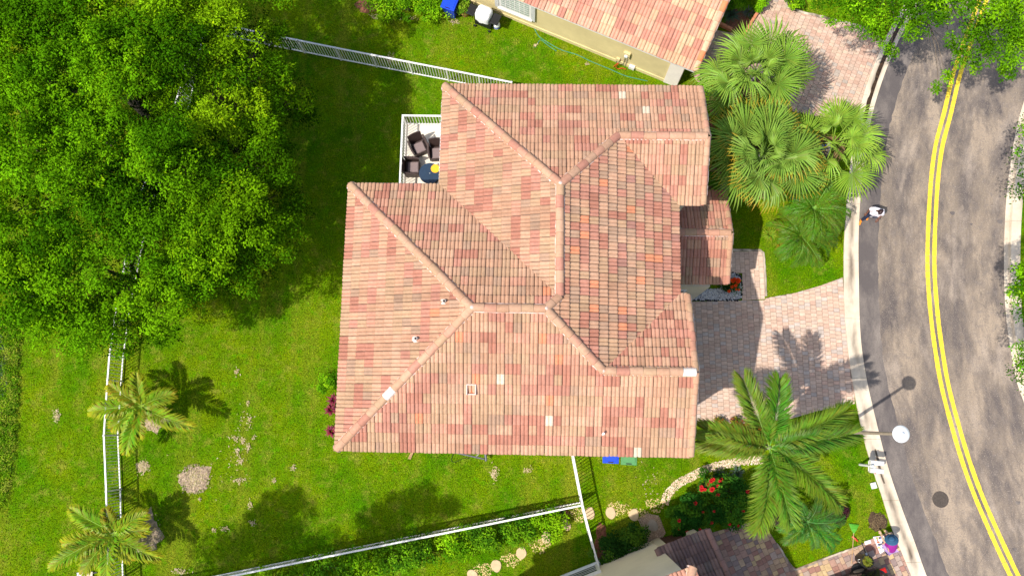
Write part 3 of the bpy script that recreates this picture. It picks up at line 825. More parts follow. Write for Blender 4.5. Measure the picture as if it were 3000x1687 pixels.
o = link('dry_grass', fast_mesh('dry_grass', np.stack([v0, v1, v2], 1).reshape(-1, 3), 3, np.arange(k * 3), np.repeat(cc, 3, 0), M['stone'])); tag(o, kind='stuff'); o['label'] = 'dead straw coloured tufts in bare spots of the lawn'
# ================================================================ HOUSES
TW, TE = 0.262, 0.343            # roof tile width and exposed length

def tile_profile():
    """one tile: two low barrels side by side"""
    pts = []
    for k in range(2):
        x0 = k * TW / 2
        for f, h in ((0.04, -0.004), (0.19, 0.021), (0.5, 0.030), (0.81, 0.021), (0.96, -0.004)):
            pts.append((x0 + f * TW / 2, h))
    return pts
PROF = tile_profile()
def tile_verts():
    """(across, up the slope, height) of one tile; its low end is lifted over the tile below"""
    n = len(PROF); v = []; f = []
    for (b_, lift) in ((-0.045, 0.064), (-0.022, 0.069), (TE, 0.012)):
        for x, h in PROF: v.append((x, b_, h + lift))
    for x, h in PROF: v.append((x, -0.040, 0.004))
    for i in range(n - 1):
        f.append((i, i + 1, n + i + 1, n + i)); f.append((n + i, n + i + 1, 2 * n + i + 1, 2 * n + i)); f.append((3 * n + i, 3 * n + i + 1, i + 1, i))
    return v, f
def tile_edge_shade(i):
    return (0.68, 1.0, 1.0, 0.50)[i // len(PROF)]       # shade under the tile lip, painted into the butt edge
TV, TF = tile_verts()

def mix3(a, b, t): return tuple(a[i] + (b[i] - a[i]) * t for i in range(3))

class RoofFace:
    def __init__(self, o, e, u, pitch, polys):
        self.o = Vector(o); self.e = Vector((e[0], e[1], 0)).normalized(); self.u = Vector((u[0], u[1], 0)).normalized()
        self.a = math.atan(pitch); self.pitch = pitch
        self.up = self.u * math.cos(self.a) + Vector((0, 0, math.sin(self.a)))
        self.n = -self.u * math.sin(self.a) + Vector((0, 0, math.cos(self.a)))
        self.polys = [[(p[0], p[1]) for p in q] for q in polys]
        self.hp = [halfplanes(q) for q in self.polys]
    def st(self, p):
        d = Vector((p[0] - self.o.x, p[1] - self.o.y, 0))
        return d.dot(self.e), d.dot(self.u) / math.cos(self.a)
    def at(self, s, t, h=0.0): return self.o + self.e * s + self.up * t + self.n * h
    def z(self, x, y): return self.o.z + self.pitch * ((x - self.o.x) * self.u.x + (y - self.o.y) * self.u.y)
    def inside(self, p, eps=1e-6):
        return any(all(a * p[0] + b * p[1] + c >= -eps for a, b, c in h) for h in self.hp)

def lay_tiles(root, faces, colfn, limit=300, special=()):
    """covers the faces with tiles; the largest in view are objects of their own"""
    whole, cut = [], MB()
    variants = {}
    for fi, F in enumerate(faces):
        st = [F.st(p) for q in F.polys for p in q]
        s0, s1 = min(p[0] for p in st), max(p[0] for p in st); t1 = max(p[1] for p in st)
        rows = int(math.ceil(t1 / TE)); cols = int(math.ceil((s1 - s0) / TW))
        streak = {c: (random.randrange(rows), random.randint(2, 9), random.choice((.86, .93, .93))) for c in range(cols) if random.random() < .34}
        for r in range(rows):
            run = 0; pick = None
            for c in range(cols):
                a, b_ = s0 + c * TW, r * TE
                cs = [F.at(a + x, b_ + y) for x, y in ((0.004, 0.0), (TW - 0.004, 0.0), (TW - 0.004, TE), (0.004, TE), (TW / 2, TE / 2))]
                if run <= 0: pick, run = colfn(fi, r, c)
                run -= 1
                full_pick = pick; sk = streak.get(c)
                if sk and sk[0] - sk[1] < r <= sk[0]: pick = tuple(round(ch * sk[2], 4) for ch in pick)
                ins = [F.inside(p, 0.004) for p in cs]
                if all(ins):
                    whole.append((fi, a, b_, pick, cs[4]))
                else:
                    # polygon cut tile
                    pts = [(*F.at(a + x, b_ + y, h), tile_edge_shade(i)) for i, (x, y, h) in enumerate(TV)]
                    q_ = random.uniform(0.93, 1.06); cut.col = tuple(ch * q_ for ch in pick)
                    for f in TF:
                        pl0 = [tuple(pts[i]) for i in f]
                        for hs in F.hp:
                            pl = pl0
                            for (A, B, C) in hs:
                                # let the eave and rake overhang the edge a little
                                pl = clip_half(pl, A, B, C + 0.012 if abs(A * F.u.x + B * F.u.y) < 0.98 else C + 0.06)
                                if len(pl) < 3: break
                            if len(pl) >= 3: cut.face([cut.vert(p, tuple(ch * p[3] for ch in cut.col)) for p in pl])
                pick = full_pick
    camp = Vector((0, 0, CAM_H))
    def size(w):
        d = w[4] - camp
        return -faces[w[0]].n.dot(d.normalized()) / d.length_squared
    # recolour chosen tiles
    spec = {}
    for (u, v, z, col) in special:
        p = P(u, v, z); best = min(range(len(whole)), key=lambda i: (whole[i][4] - p).length_squared)
        spec[best] = col
    order = sorted(range(len(whole)), key=lambda i: (i not in spec, -size(whole[i])))
    single = set(order[:limit])
    joined = MB()
    for i, (fi, a, b_, col, c_) in enumerate(whole):
        F = faces[fi]
        if i in spec: col = spec[i]
        if i in single:
            key = (col, random.randrange(3)) if i not in spec else (col, 9)
            if key not in variants:
                mb = MB(); q = 0.94 + 0.055 * key[1] if key[1] != 9 else 1.0
                mb.col = tuple(ch * q for ch in col)
                for i_, v in enumerate(TV): mb.vert(v, tuple(ch * tile_edge_shade(i_) for ch in mb.col))
                for f in TF: mb.face(f)
                variants[key] = mb.mesh('roof_tile', M['tile'])
            o = F.at(a + random.uniform(-.004, .004), b_ + random.uniform(-.009, .009), random.uniform(0, .005))
            Mx = Matrix(((F.e.x, F.up.x, F.n.x, o.x), (F.e.y, F.up.y, F.n.y, o.y), (F.e.z, F.up.z, F.n.z, o.z), (0, 0, 0, 1)))
            link('roof_tile', variants[key], root, Mx)
        else:
            q_ = random.uniform(0.93, 1.06); joined.col = tuple(ch * q_ for ch in col)
            base = len(joined.v); a += random.uniform(-.004, .004); b_ += random.uniform(-.009, .009)
            for i_, (x, y, h) in enumerate(TV): joined.vert(F.at(a + x, b_ + y, h), tuple(ch * tile_edge_shade(i_) for ch in joined.col))
            for f in TF: joined.face([base + k for k in f])
    base = len(joined.v)
    joined.v += cut.v; joined.c += cut.c; joined.f += [tuple(i + base for i in f) for f in cut.f]; joined.m += cut.m
    if joined.v: tag(joined.build('roof_tiles', M['tile'], root), kind='stuff')

CAPV = {}
def cap_mesh(col, L, r):
    key = (col, round(L, 2), r)
    if key not in CAPV:
        mb = MB(); mb.col = col; n = 7; rings = []
        for x, rr, dz, end_k in ((0.0, r * 1.010, 0.003, .38), (.022, r * 1.022, 0.008, 1.0), (L * 1.03, r * 0.985, 0.0, 1.0)):  # low-end ring coloured darker, drawing a thin line between caps
            mb.col = tuple(ch * end_k for ch in col)
            rings.append([mb.vert((x, -rr * math.cos(math.pi * k / n), rr * 0.80 * math.sin(math.pi * k / n) + dz)) for k in range(n + 1)])
        edge_ = [mb.vert(mb.v[q]) for q in rings[0]]
        inner = [mb.vert((0.0, -r * .94 * math.cos(math.pi * k / n), r * .74 * math.sin(math.pi * k / n) + .008)) for k in range(n + 1)]
        for k in range(n):
            mb.face((rings[0][k], rings[1][k], rings[1][k + 1], rings[0][k + 1])); mb.face((rings[1][k], rings[2][k], rings[2][k + 1], rings[1][k + 1])); mb.face((inner[k], edge_[k], edge_[k + 1], inner[k + 1]))
        me = mb.mesh('ridge_tile', M['tile'])
        me.polygons.foreach_set('use_smooth', [i % 3 < 2 for i in range(len(me.polygons))])
        CAPV[key] = me
    return CAPV[key]

def ridge_line(root, p0, p1, palette, r=0.135, L=0.40, lift=0.035, white=(), mortar=True):
    """a run of half-round caps from the low end p0 to p1 with mortar under both edges"""
    p0, p1 = Vector(p0), Vector(p1); d = p1 - p0; n = max(1, round(d.length / L)); l = d.length / n
    x = d.normalized(); y = Vector((0, 0, 1)).cross(x).normalized(); z = x.cross(y)
    for k in range(n):
        o = p0 + d * (k / n) + z * lift
        col = random.choices([c for c, w in palette], [w for c, w in palette])[0]
        if k in white: col = (0.66, 0.60, 0.54)
        jit = random.uniform(-0.012, 0.012)
        Mx = Matrix(((x.x, y.x, z.x, o.x + y.x * jit), (x.y, y.y, z.y, o.y + y.y * jit), (x.z, y.z, z.z, o.z), (0, 0, 0, 1)))
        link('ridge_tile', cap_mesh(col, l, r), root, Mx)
    if mortar:
        for s in (-1, 1):
            mb = MB(); m_ = int(d.length / 0.09) + 2; rows = []
            for k in range(m_ + 1):
                c = p0 + d * (k / m_) - z * 0.03
                w = random.uniform(0.008, 0.042); h = random.uniform(0.035, 0.055)
                rows.append([mb.vert(c + y * s * (r * .80) + z * (h + .03)), mb.vert(c + y * s * (r + w * .6) + z * h), mb.vert(c + y * s * (r + w) - z * 0.08)])
            for a, b_ in zip(rows, rows[1:]):
                for k in range(2):
                    f = (a[k], a[k + 1], b_[k + 1], b_[k]); mb.face(f if s < 0 else tuple(reversed(f)))
            mb.build('mortar', M['mortar'], root)

def knob(root, p, r=0.15):
    mb = MB(); mb.lathe([(r * 1.25, -0.08), (r * 1.15, 0.02), (r * .8, 0.085), (r * .3, 0.12)], 10, Matrix.Translation(p))
    mb.build('mortar', M['mortar'], root, smooth=True)

# palettes, base colours of the concrete tiles
TAN = (0.436, 0.249, 0.156); TAN2 = (0.459, 0.275, 0.178); SAND = (0.414, 0.260, 0.158); GREY = (0.365, 0.232, 0.155)
PINKT = (0.382, 0.167, 0.113); ROSE = (0.421, 0.196, 0.138); SALMON = (0.468, 0.241, 0.162); ORANGE = (0.560, 0.225, 0.120); BROWN = (0.330, 0.165, 0.125); PALEW = (0.570, 0.470, 0.350)
def colfn_main(fi, r, c):
    x = random.random()
    if fi == 5:      # east slope: strongly mixed
        if x < 0.42: return random.choice((TAN, SAND, TAN2)), random.choice((1, 1, 2))
        if x < 0.58: return GREY, 1
        if x < 0.91: return random.choice((PINKT, ROSE, ROSE)), random.choice((1, 1, 1, 2))
        if x < 0.95: return BROWN, 1
        return (ORANGE, 1) if x < 0.975 else (SALMON, 1)
    if fi in (6, 7):
        if x < 0.55: return random.choice((TAN, TAN2, SAND)), random.choice((1, 2))
        return random.choice((ROSE, PINKT, SALMON)), random.choice((1, 1, 2))
    if fi in (8, 9): # porch
        if x < 0.30: return random.choice((TAN, SAND, GREY)), random.choice((1, 2))
        return random.choice((ROSE, SALMON, PINKT, ROSE)), random.choice((1, 2, 3))
    if x < 0.52: return random.choice((TAN, TAN2, SAND, TAN)), random.choice((1, 2, 3))
    if x < 0.64: return GREY, 1
    if x < 0.76: return SALMON, random.choice((1, 2))
    if x < 0.997: return random.choice((PINKT, ROSE)), random.choice((1, 1, 2, 2, 3))
    return ORANGE, 1
CAPS = [(TAN2, 4), (TAN, 3), (SAND, 2), (ROSE, 1.6), (SALMON, 2)]

# ---- main house
xW1, xW2, xE, xG1, xG2 = -6.238, -3.095, 5.002, 5.885, 5.305
yN, yNo, yg1, yg2, yS = 11.585, 7.926, 7.390, 4.241, -1.015
ze, pt = 7.53, 0.4167
h1 = (xE - xW2) / 2; xr = (xE + xW2) / 2; h2 = (yNo - yS) / 2; yr = (yNo + yS) / 2
gh1 = (yN - yg1) / 2; yG1 = (yN + yg1) / 2; gh2 = (yg2 - yS) / 2; yG2 = (yg2 + yS) / 2
z1, z2, zg1, zg2 = ze + h1 * pt, ze + h2 * pt, ze + gh1 * pt, ze + gh2 * pt
A3 = (xW2, yN); B3 = (xr, yN - h1); C3 = (xr, yNo - h1); D3 = (xE - h2, yr); E3 = (xW1 + h2, yr); F3 = (xW1, yNo); G3 = (xW1, yS)
H3 = (xE - gh2, yG2); I3 = (xG2, yG2); J3 = (xE - gh1, yG1); K3 = (xG1, yG1); V1 = (xE, yg1); V2 = (xE, yg2); Q3 = (xE - (yg2 - C3[1]), C3[1]); NO = (xW2, yNo)
# porch
xp0, xp1, yp0, yp1, zp = 4.6, 7.52, 5.30, 8.88, 3.95
ypr = (yp0 + yp1) / 2; zpr = zp + (yp1 - yp0) / 2 * pt
faces = [
    RoofFace((xG1, yN, ze), (-1, 0), (0, -1), pt, [[A3, B3, J3, (J3[0], yN)], [J3, K3, (xG1, yN), (J3[0], yN)]]),
    RoofFace((xW2, yN, ze), (0, -1), (1, 0), pt, [[A3, NO, C3, B3]]),
    RoofFace((xW2, yNo, ze), (-1, 0), (0, -1), pt, [[F3, E3, D3, C3, NO]]),
    RoofFace((xW1, yNo, ze), (0, -1), (1, 0), pt, [[F3, G3, E3]]),
    RoofFace((xW1, yS, ze), (1, 0), (0, 1), pt, [[G3, (H3[0], yS), H3, D3, E3], [(H3[0], yS), (xG2, yS), I3, H3]]),
    RoofFace((xE, yg2, ze), (0, 1), (-1, 0), pt, [[V2, V1, J3, B3, C3, Q3], [Q3, C3, D3, H3]]),
    RoofFace((xE, yg1, ze), (1, 0), (0, 1), pt, [[V1, (xG1, yg1), K3, J3]]),
    RoofFace((xG2, yg2, ze), (-1, 0), (0, -1), pt, [[V2, H3, I3, (xG2, yg2)]]),
    RoofFace((xp0, yp0, zp), (1, 0), (0, 1), pt, [[(xp0, yp0), (xp1, yp0), (xp1, ypr), (xp0, ypr)]]),
    RoofFace((xp1, yp1, zp), (-1, 0), (0, -1), pt, [[(xp0, yp1), (xp1, yp1), (xp1, ypr), (xp0, ypr)]]),
]
house = thing('house', 'two storey house with the large pink and tan tiled hip roof', 'house', (0, 0, 0))
deck = MB()
for F in faces:
    for q in F.polys:
        q2 = q if poly_area(q) > 0 else list(reversed(q))
        deck.poly([(p[0], p[1], F.z(p[0], p[1]) - 0.005) for p in q2])
roof = deck.build('roof', M['joint'], house)
special = [(1818, 281, 8, PALEW), (1891, 325, 8, PALEW), (1471, 1098, 8.8, PALEW), (1617, 1221, 8.2, PALEW), (1877, 1317, 7.7, PALEW),
           (1702, 650, 8.8, ORANGE), (1678, 733, 9.1, ORANGE), (1730, 836, 8.9, ORANGE), (1893, 755, 8.2, ORANGE), (1918, 746, 8.1, ORANGE), (1730, 906, 8.9, ORANGE), (1346, 978, 9.2, ORANGE), (1287, 909, 8.8, ORANGE), (1646, 1042, 8.9, ORANGE), (1597, 977, 9.1, ORANGE), (1397, 1097, 8.8, ORANGE), (1618, 1160, 8.4, ORANGE), (1224, 1215, 8.3, ORANGE)]
lay_tiles(roof, faces, colfn_main, 300, special)
e3 = lambda p, z: (p[0], p[1], z)
for (p, q, wh) in ((e3(A3, ze), e3(B3, z1), ()), (e3(F3, ze), e3(E3, z2), ()), (e3(G3, ze), e3(E3, z2), (6,)), (e3(J3, zg1), e3(B3, z1), ()), (e3(H3, zg2), e3(D3, z2), ()), (e3(C3, z1), e3(D3, z2), ()),
                   (e3(C3, z1), e3(B3, z1), ()), (e3(D3, z2), e3(E3, z2), ()), (e3(K3, zg1), e3(J3, zg1), ()), (e3(I3, zg2), e3(H3, zg2), (0,)), ((xp1, ypr, zpr), (xp0 + .35, ypr, zpr), ())):
    ridge_line(roof, p, q, CAPS, white=wh)
for (p, q) in (((xG1, yN, ze), e3(K3, zg1)), ((xG1, yg1, ze), e3(K3, zg1)), ((xG2, yS, ze), e3(I3, zg2)), ((xG2, yg2, ze), e3(I3, zg2)), ((xp1, yp0, zp), (xp1, ypr, zpr)), ((xp1, yp1, zp), (xp1, ypr, zpr))):
    ridge_line(roof, p, q, CAPS, r=0.105, L=0.345, lift=0.03)
for p in (e3(B3, z1 + .04), e3(E3, z2 + .04), e3(D3, z2 + .04), e3(H3, zg2 + .04), e3(J3, zg1 + .03), e3(C3, z1 + .03)): knob(roof, p, 0.085)

# eaves: fascia boards and soffits
mb = MB()
outline = [A3, NO, F3, G3, (xG2, yS), (xG2, yg2), V2, V1, (xG1, yg1), (xG1, yN)]
for a, b_ in zip(outline, outline[1:] + outline[:1]):
    gab = a[0] == b_[0] and a[0] in (xG1, xG2)
    if not gab:
        mb.poly([(a[0], a[1], ze - .19), (b_[0], b_[1], ze - .19), (b_[0], b_[1], ze - .004), (a[0], a[1], ze - .004)])
mb.poly([(p[0], p[1], ze - .19) for p in reversed(outline)] if poly_area(outline) > 0 else [(p[0], p[1], ze - .19) for p in outline])
for gx_, y0, y1, yp, zz in ((xG1, yg1, yN, yG1, zg1), (xG2, yS, yg2, yG2, zg2)):
    mb.poly([(gx_, y0, ze - .19), (gx_, y1, ze - .19), (gx_, y1, ze - .004), (gx_, yp, zz - .004), (gx_, y0, ze - .004)])
for yy in (yp0, yp1): mb.poly([(xp0, yy, zp - .17), (xp1, yy, zp - .17), (xp1, yy, zp - .004), (xp0, yy, zp - .004)])
mb.poly([(xp1, yp0, zp - .17), (xp1, yp1, zp - .17), (xp1, yp1, zp - .004), (xp1, ypr, zpr - .004), (xp1, yp0, zp - .004)])
mb.poly([(xp0, yp1, zp - .17), (xp1, yp1, zp - .17), (xp1, yp0, zp - .17), (xp0, yp0, zp - .17)])
mb.build('fascia', M['white'], house)
# gutters on the west side, white
mb = MB()
mb.box((xW2 - .085, yNo + .05, ze - .06), (xW2 - .045, yN - .62, ze + .0))
mb.box((xW1 + .6, yNo + .045, ze - .06), (xW2 - .09, yNo + .085, ze + .0))
mb.build('gutter', M['white'], house)
# walls
O_ = 0.42
foot = [(xW2 + O_, yN - O_), (xW2 + O_, yNo - O_), (xW1 + O_, yNo - O_), (xW1 + O_, yS + O_), (xG2 - .3, yS + O_), (xG2 - .3, yg2 - O_), (xE - O_, yg2 - O_), (xE - O_, yg1 + O_), (xG1 - .3, yg1 + O_), (xG1 - .3, yN - O_)]
mb = MB(); mb.prism(foot, 0.0, ze - .195)
mb.build('wall', M['stucco_cream'], house)
mb = MB(); mb.box((xE - O_ + .003, yp0 + .35, 0), (xE + 1.1, yp0 + .50, zp - .18)); mb.box((xp1 - .55, yp0 + .35, 0), (xp1 - .25, yp0 + .65, zp - .18)); mb.box((xp1 - .55, yp1 - .65, 0), (xp1 - .25, yp1 - .35, zp - .18))
mb.build('porch_wall', M['stucco_cream'], house)
def slab_part(name, lo, hi, mt, parent): return MB().box(lo, hi).build(name, mt, parent)
gd = slab_part('garage_door', (xG2 - .3, yS + .9, 0.0), (xG2 - .26, yg2 - .8, 2.25), M['white'], house)
for k in range(1, 4): slab_part('panel_rail', (xG2 - .262, yS + .9, k * .56 - .02), (xG2 - .252, yg2 - .8, k * .56 + .02), M['steel'], gd)
slab_part('front_door', (xE - O_, 6.4, 0.0), (xE - O_ + .05, 7.4, 2.2), M['wood_dark'], house)
for (lo, hi) in (((xG2 - .3, .7, 4.4), (xG2 - .25, 2.5, 5.9)), ((xG1 - .3, 8.6, 4.4), (xG1 - .25, 10.4, 5.9)), ((xG1 - .3, 8.9, 1.0), (xG1 - .25, 10.3, 2.4)), ((xE - O_, 5.0, 4.6), (xE - O_ + .05, 6.4, 5.9))):
    w_ = slab_part('window', lo, hi, M['white'], house)
    slab_part('pane', (hi[0] - .01, lo[1] + .09, lo[2] + .09), (hi[0] + .006, hi[1] - .09, hi[2] - .09), M['glass_dark'], w_)
for (lo, hi) in (((-4.5, yS + O_ - .05, 1.0), (-3.0, yS + O_, 2.3)), ((-1.0, yS + O_ - .05, 1.0), (0.8, yS + O_, 2.3)), ((-3.5, yS + O_ - .05, 4.5), (-1.8, yS + O_, 5.9)), ((1.2, yS + O_ - .05, 4.5), (2.8, yS + O_, 5.9))):
    w_ = slab_part('window', lo, hi, M['white'], house)
    slab_part('pane', (lo[0] + .09, lo[1] - .006, lo[2] + .09), (hi[0] - .09, lo[1] + .01, hi[2] - .09), M['glass_dark'], w_)
for (lo, hi) in (((xW1 + O_ - .05, .5, 1.0), (xW1 + O_, 2.2, 2.3)), ((xW1 + O_ - .05, 4.4, 0.0), (xW1 + O_, 6.6, 2.2)), ((xW1 + O_ - .05, 2.0, 4.5), (xW1 + O_, 4.2, 5.9)), ((xW2 + O_ - .05, 8.2, 3.55), (xW2 + O_, 9.9, 5.7))):
    w_ = slab_part('window', lo, hi, M['white'], house)
    slab_part('pane', (lo[0] - .006, lo[1] + .09, lo[2] + .09), (lo[0] + .01, hi[1] - .09, hi[2] - .09), M['glass_dark'], w_)
# low planter wall seen south of the porch, with its window
mb = MB(); mb.box((xE - O_ + .01, yp0 - .02, 0), (7.05, yp0 + .345, 3.2)); mb.build('porch_wall', M['stucco_cream'], house)
w_ = slab_part('window', (5.0, yp0 - .06, 1.0), (6.3, yp0 - .021, 2.5), M['white'], house)
slab_part('pane', (5.1, yp0 - .068, 1.1), (6.2, yp0 - .05, 2.4), M['glass_dark'], w_)

# roof pipes, box vent and the stub near the south eave
def on_face(F, u, v):
    z = F.o.z + 1
    for _ in range(12):
        p = P(u, v, z); z = F.z(p.x, p.y)
    return P(u, v, z)
for (u, v) in ((1303, 884), (1220, 993)):
    p = on_face(faces[3], u, v)
    vp = MB().lathe([(0.055, 0), (0.055, 0.20), (0.040, 0.20), (0.040, 0.05)], 12, Matrix.Translation(p)).build('vent_pipe', M['steel'], house)
    mb = MB(); mb.lathe([(0.15, -0.06), (0.14, 0.045), (0.06, 0.075)], 9, Matrix.Translation(p)); mb.build('mortar', M['mortar'], vp)
p = on_face(faces[4], 1381, 1141)
bv = MB()
for lo, hi in (((-.16, -.17, -.05), (-.12, .17, .16)), ((.12, -.17, -.05), (.16, .17, .16)), ((-.12, .13, -.05), (.12, .17, .16)), ((-.12, -.17, -.05), (.12, -.13, .10))):
    bv.box(lo, hi, Matrix.Translation(p))
bvo = bv.build('box_vent', M['mortar'], house)
M['rust'] = plain('rusty_clay', (0.36, 0.10, 0.035), 0.85, 0.5, 20)
MB().box((-.12, -.13, -.05), (.12, .13, .06), Matrix.Translation(p)).build('vent_cap', M['rust'], bvo)
p = on_face(faces[4], 1764, 1272)
st_ = MB().tube([p, p + Vector((0, .0, .18)), p + Vector((0.02, .03, .30))], [.03, .03, .045], 8).build('vent_pipe', M['white'], house)

# ---- balcony
zb = 3.4
bx0, by1 = P(1188, 362, zb).x, P(1188, 362, zb).y
bal = MB().box((bx0, yNo - O_ + .003, zb - .18), (xW2 + O_ - .003, by1, zb)).build('balcony', plain('pale_tile_floor', (0.66, 0.60, 0.50), 0.6, 0.12, 2.5), house)
for (x, y) in ((bx0 + .12, by1 - .12), (bx0 + .12, yNo - .1)):
    MB().box((x - .1, y - .1, 0), (x + .1, y + .1, zb - .18)).build('column', M['stucco_cream'], bal)
RH = 0.95
def rail_box(lo, hi, name='rail'): return MB().box(lo, hi, bev=.006).build(name, M['white'], bal)
rail_box((bx0, by1 - .07, zb + RH - .05), (xW2 + O_ - .003, by1, zb + RH), 'top_rail')
rail_box((bx0, yNo - .42, zb + RH - .05), (bx0 + .07, by1 - .072, zb + RH), 'top_rail')
rail_box((bx0 + .02, by1 - .05, zb + .06), (xW2 + O_ - .003, by1 - .02, zb + .10), 'bottom_rail')
rail_box((bx0 + .02, yNo - .42, zb + .06), (bx0 + .05, by1 - .052, zb + .10), 'bottom_rail')
bm_ = MB().box((-.011, -.011, 0), (.011, .011, RH - .05)).mesh('picket', M['white'])
pm_ = MB().box((-.03, -.03, 0), (.03, .03, RH - .045)).mesh('post', M['white'])
x = bx0 + .13
while x < xW2 + O_: link('picket', bm_, bal, Matrix.Translation((x, by1 - .035, zb))); x += .118
y = by1 - .15
while y > yNo - .4: link('picket', bm_, bal, Matrix.Translation((bx0 + .035, y, zb))); y -= .118
for q in ((bx0 + .035, by1 - .035), (xW2 - .15, by1 - .035), (bx0 + .035, (by1 + yNo) / 2), (bx0 + .035, yNo - .35)): link('post', pm_, bal, Matrix.Translation((q[0], q[1], zb)))

# ---- yellow neighbour to the north
zn = 2.78
ea, eb = P(1523, 0, zn), P(2035, 208, zn)
ed = (eb - ea).normalized(); en = Vector((-ed.y, ed.x, 0))          # along the eave, up the slope
if en.y < 0: en = -en
es = eb - ed * 17.0
Wn = 4.6
nf = RoofFace(es, ed, en, pt, [[(es.x, es.y), (eb.x, eb.y), tuple((eb + en * Wn)[:2]), tuple((es + en * Wn)[:2])]])
bk0, bk1 = eb + en * 2 * Wn, es + en * 2 * Wn
nf2 = RoofFace(Vector((bk0.x, bk0.y, zn)), -ed, -en, pt, [[tuple(bk0[:2]), tuple(bk1[:2]), tuple((es + en * Wn)[:2]), tuple((eb + en * Wn)[:2])]])
nh = thing('house', 'yellow stucco house with salmon tile roof at the top edge', 'house', (0, 0, 0))
zr_ = zn + Wn * pt
mb = MB()
for F in (nf, nf2):
    q = F.polys[0]; q = q if poly_area(q) > 0 else list(reversed(q))
    mb.poly([(p[0], p[1], F.z(*p) - .005) for p in q])
nroof = mb.build('roof', M['joint'], nh)
NPAL = [(0.53, 0.255, 0.175), (0.56, 0.345, 0.215), (0.54, 0.305, 0.21), (0.56, 0.385, 0.24), (0.48, 0.215, 0.155)]
def colfn_n(fi, r, c): return random.choices(NPAL, (3, 3, 3, 2, 2))[0], random.choice((1, 1, 2, 2))
_tw, _te = TW, TE
TW, TE = 0.30, 0.42; PROF = tile_profile(); TV, TF = tile_verts()
lay_tiles(nroof, [nf, nf2], colfn_n, 300)
ridge_line(nroof, Vector((eb.x, eb.y, zn)), eb + en * Wn + Vector((0, 0, zr_ - zn)), [((0.66, 0.40, 0.26), 3), ((0.60, 0.31, 0.21), 2), ((0.64, 0.22, 0.10), 1)], r=.13, L=.42, lift=.03)
ridge_line(nroof, eb + en * Wn + Vector((0, 0, zr_ - zn)), es + en * Wn + Vector((0, 0, zr_ - zn)), [((0.66, 0.40, 0.26), 3), ((0.60, 0.31, 0.21), 2)], r=.13, L=.42)
mb = MB()
def quad_wall(mb, a, b_, za, zb_): mb.poly([(a[0], a[1], za), (b_[0], b_[1], za), (b_[0], b_[1], zb_), (a[0], a[1], zb_)])
quad_wall(mb, es - en * .01, eb - en * .01, zn - .16, zn + .012)
mb.poly([tuple(es)[:2] + (zn - .16,), tuple(bk1)[:2] + (zn - .16,), tuple(bk0)[:2] + (zn - .16,), tuple(eb)[:2] + (zn - .16,)])
q_ = eb + ed * .01
mb.poly([(q_.x, q_.y, zn - .16), ((q_ + en * 2 * Wn).x, (q_ + en * 2 * Wn).y, zn - .16), ((q_ + en * 2 * Wn).x, (q_ + en * 2 * Wn).y, zn), ((q_ + en * Wn).x, (q_ + en * Wn).y, zr_), (q_.x, q_.y, zn)])
mb.build('fascia', M['white'], nh)
wa, wb = P(1566, 83, 0), P(1984, 254, 0)
wd_ = (wb - wa).normalized(); wn_ = Vector((-wd_.y, wd_.x, 0)); wn_ = wn_ if wn_.y > 0 else -wn_
w0 = wb - wd_ * 15.5
mb = MB(); pl = [w0, wb, wb + wn_ * 8, w0 + wn_ * 8]
mb.prism([(p.x, p.y) for p in pl], 0.0, zn - .165)
mb.build('wall', M['stucco_yellow'], nh)
MB().box((0, -.035, 0), (15.0, 0.0, .22), Matrix.Translation(w0) @ Matrix.Rotation(math.atan2(wd_.y, wd_.x), 4, 'Z')).build('plinth', M['stucco_yellow'], nh)
NW_M = Matrix.Translation(wb) @ Matrix.Rotation(math.atan2(wd_.y, wd_.x), 4, 'Z')     # local x along the wall (negative to the west), -y out of it
def wall_hit(u, v, p0, nrm):
    d = ray(u, v); o = Vector((0, 0, CAM_H)); k = (p0 - o).dot(nrm) / d.dot(nrm); return o + d * k
def nw(u, v):
    p = wall_hit(u, v, wb, wn_); return (p - wb).dot(wd_), p.z
MB().box((-.66, -.06, 0), (-.03, .0, 2.30), NW_M, .01).build('pilaster', plain('white_stucco', (0.80, 0.74, 0.66), 0.9, .06, 3), nh)
MB().box((-.80, -.11, 2.30), (.05, .0, 2.46), NW_M, .01).build('pilaster_cap', M['stucco_yellow'], nh)
a_ = nw(1470, 10); b_ = nw(1556, 62)
x0_, x1_ = a_[0] - .1, b_[0] + .02
wnd = MB().box((x0_, -.07, .78), (x1_, .0, 2.25), NW_M).build('window', M['white'], nh)
MB().box((x0_ + .10, -.078, .98), (x1_ - .10, -.05, 2.16), NW_M).build('pane', plain('pale_blind_glass', (0.36, 0.42, 0.38), 0.25, .25, 7), wnd)
for k in range(1, 6):
    xx = x0_ + .1 + (x1_ - x0_ - .2) * k / 6
    MB().box((xx - .012, -.086, .98), (xx + .012, -.079, 2.16), NW_M).build('muntin', M['white'], wnd)
for k in range(1, 7):
    zz = .98 + 1.18 * k / 7
    MB().box((x0_ + .1, -.093, zz - .010), (x1_ - .1, -.087, zz + .010), NW_M).build('muntin', M['white'], wnd)
MB().box((x0_ - .06, -.14, .70), (x1_ + .06, -.0, .78), NW_M).build('sill', M['white'], wnd)
for q in (x0_ - .20, x1_ + .01): MB().box((q, -.09, .72), (q + .19, -.0, 2.30), NW_M).build('shutter', plain('pale_grey_shutter', (0.52, 0.53, 0.52), 0.6, .08, 4), nh)
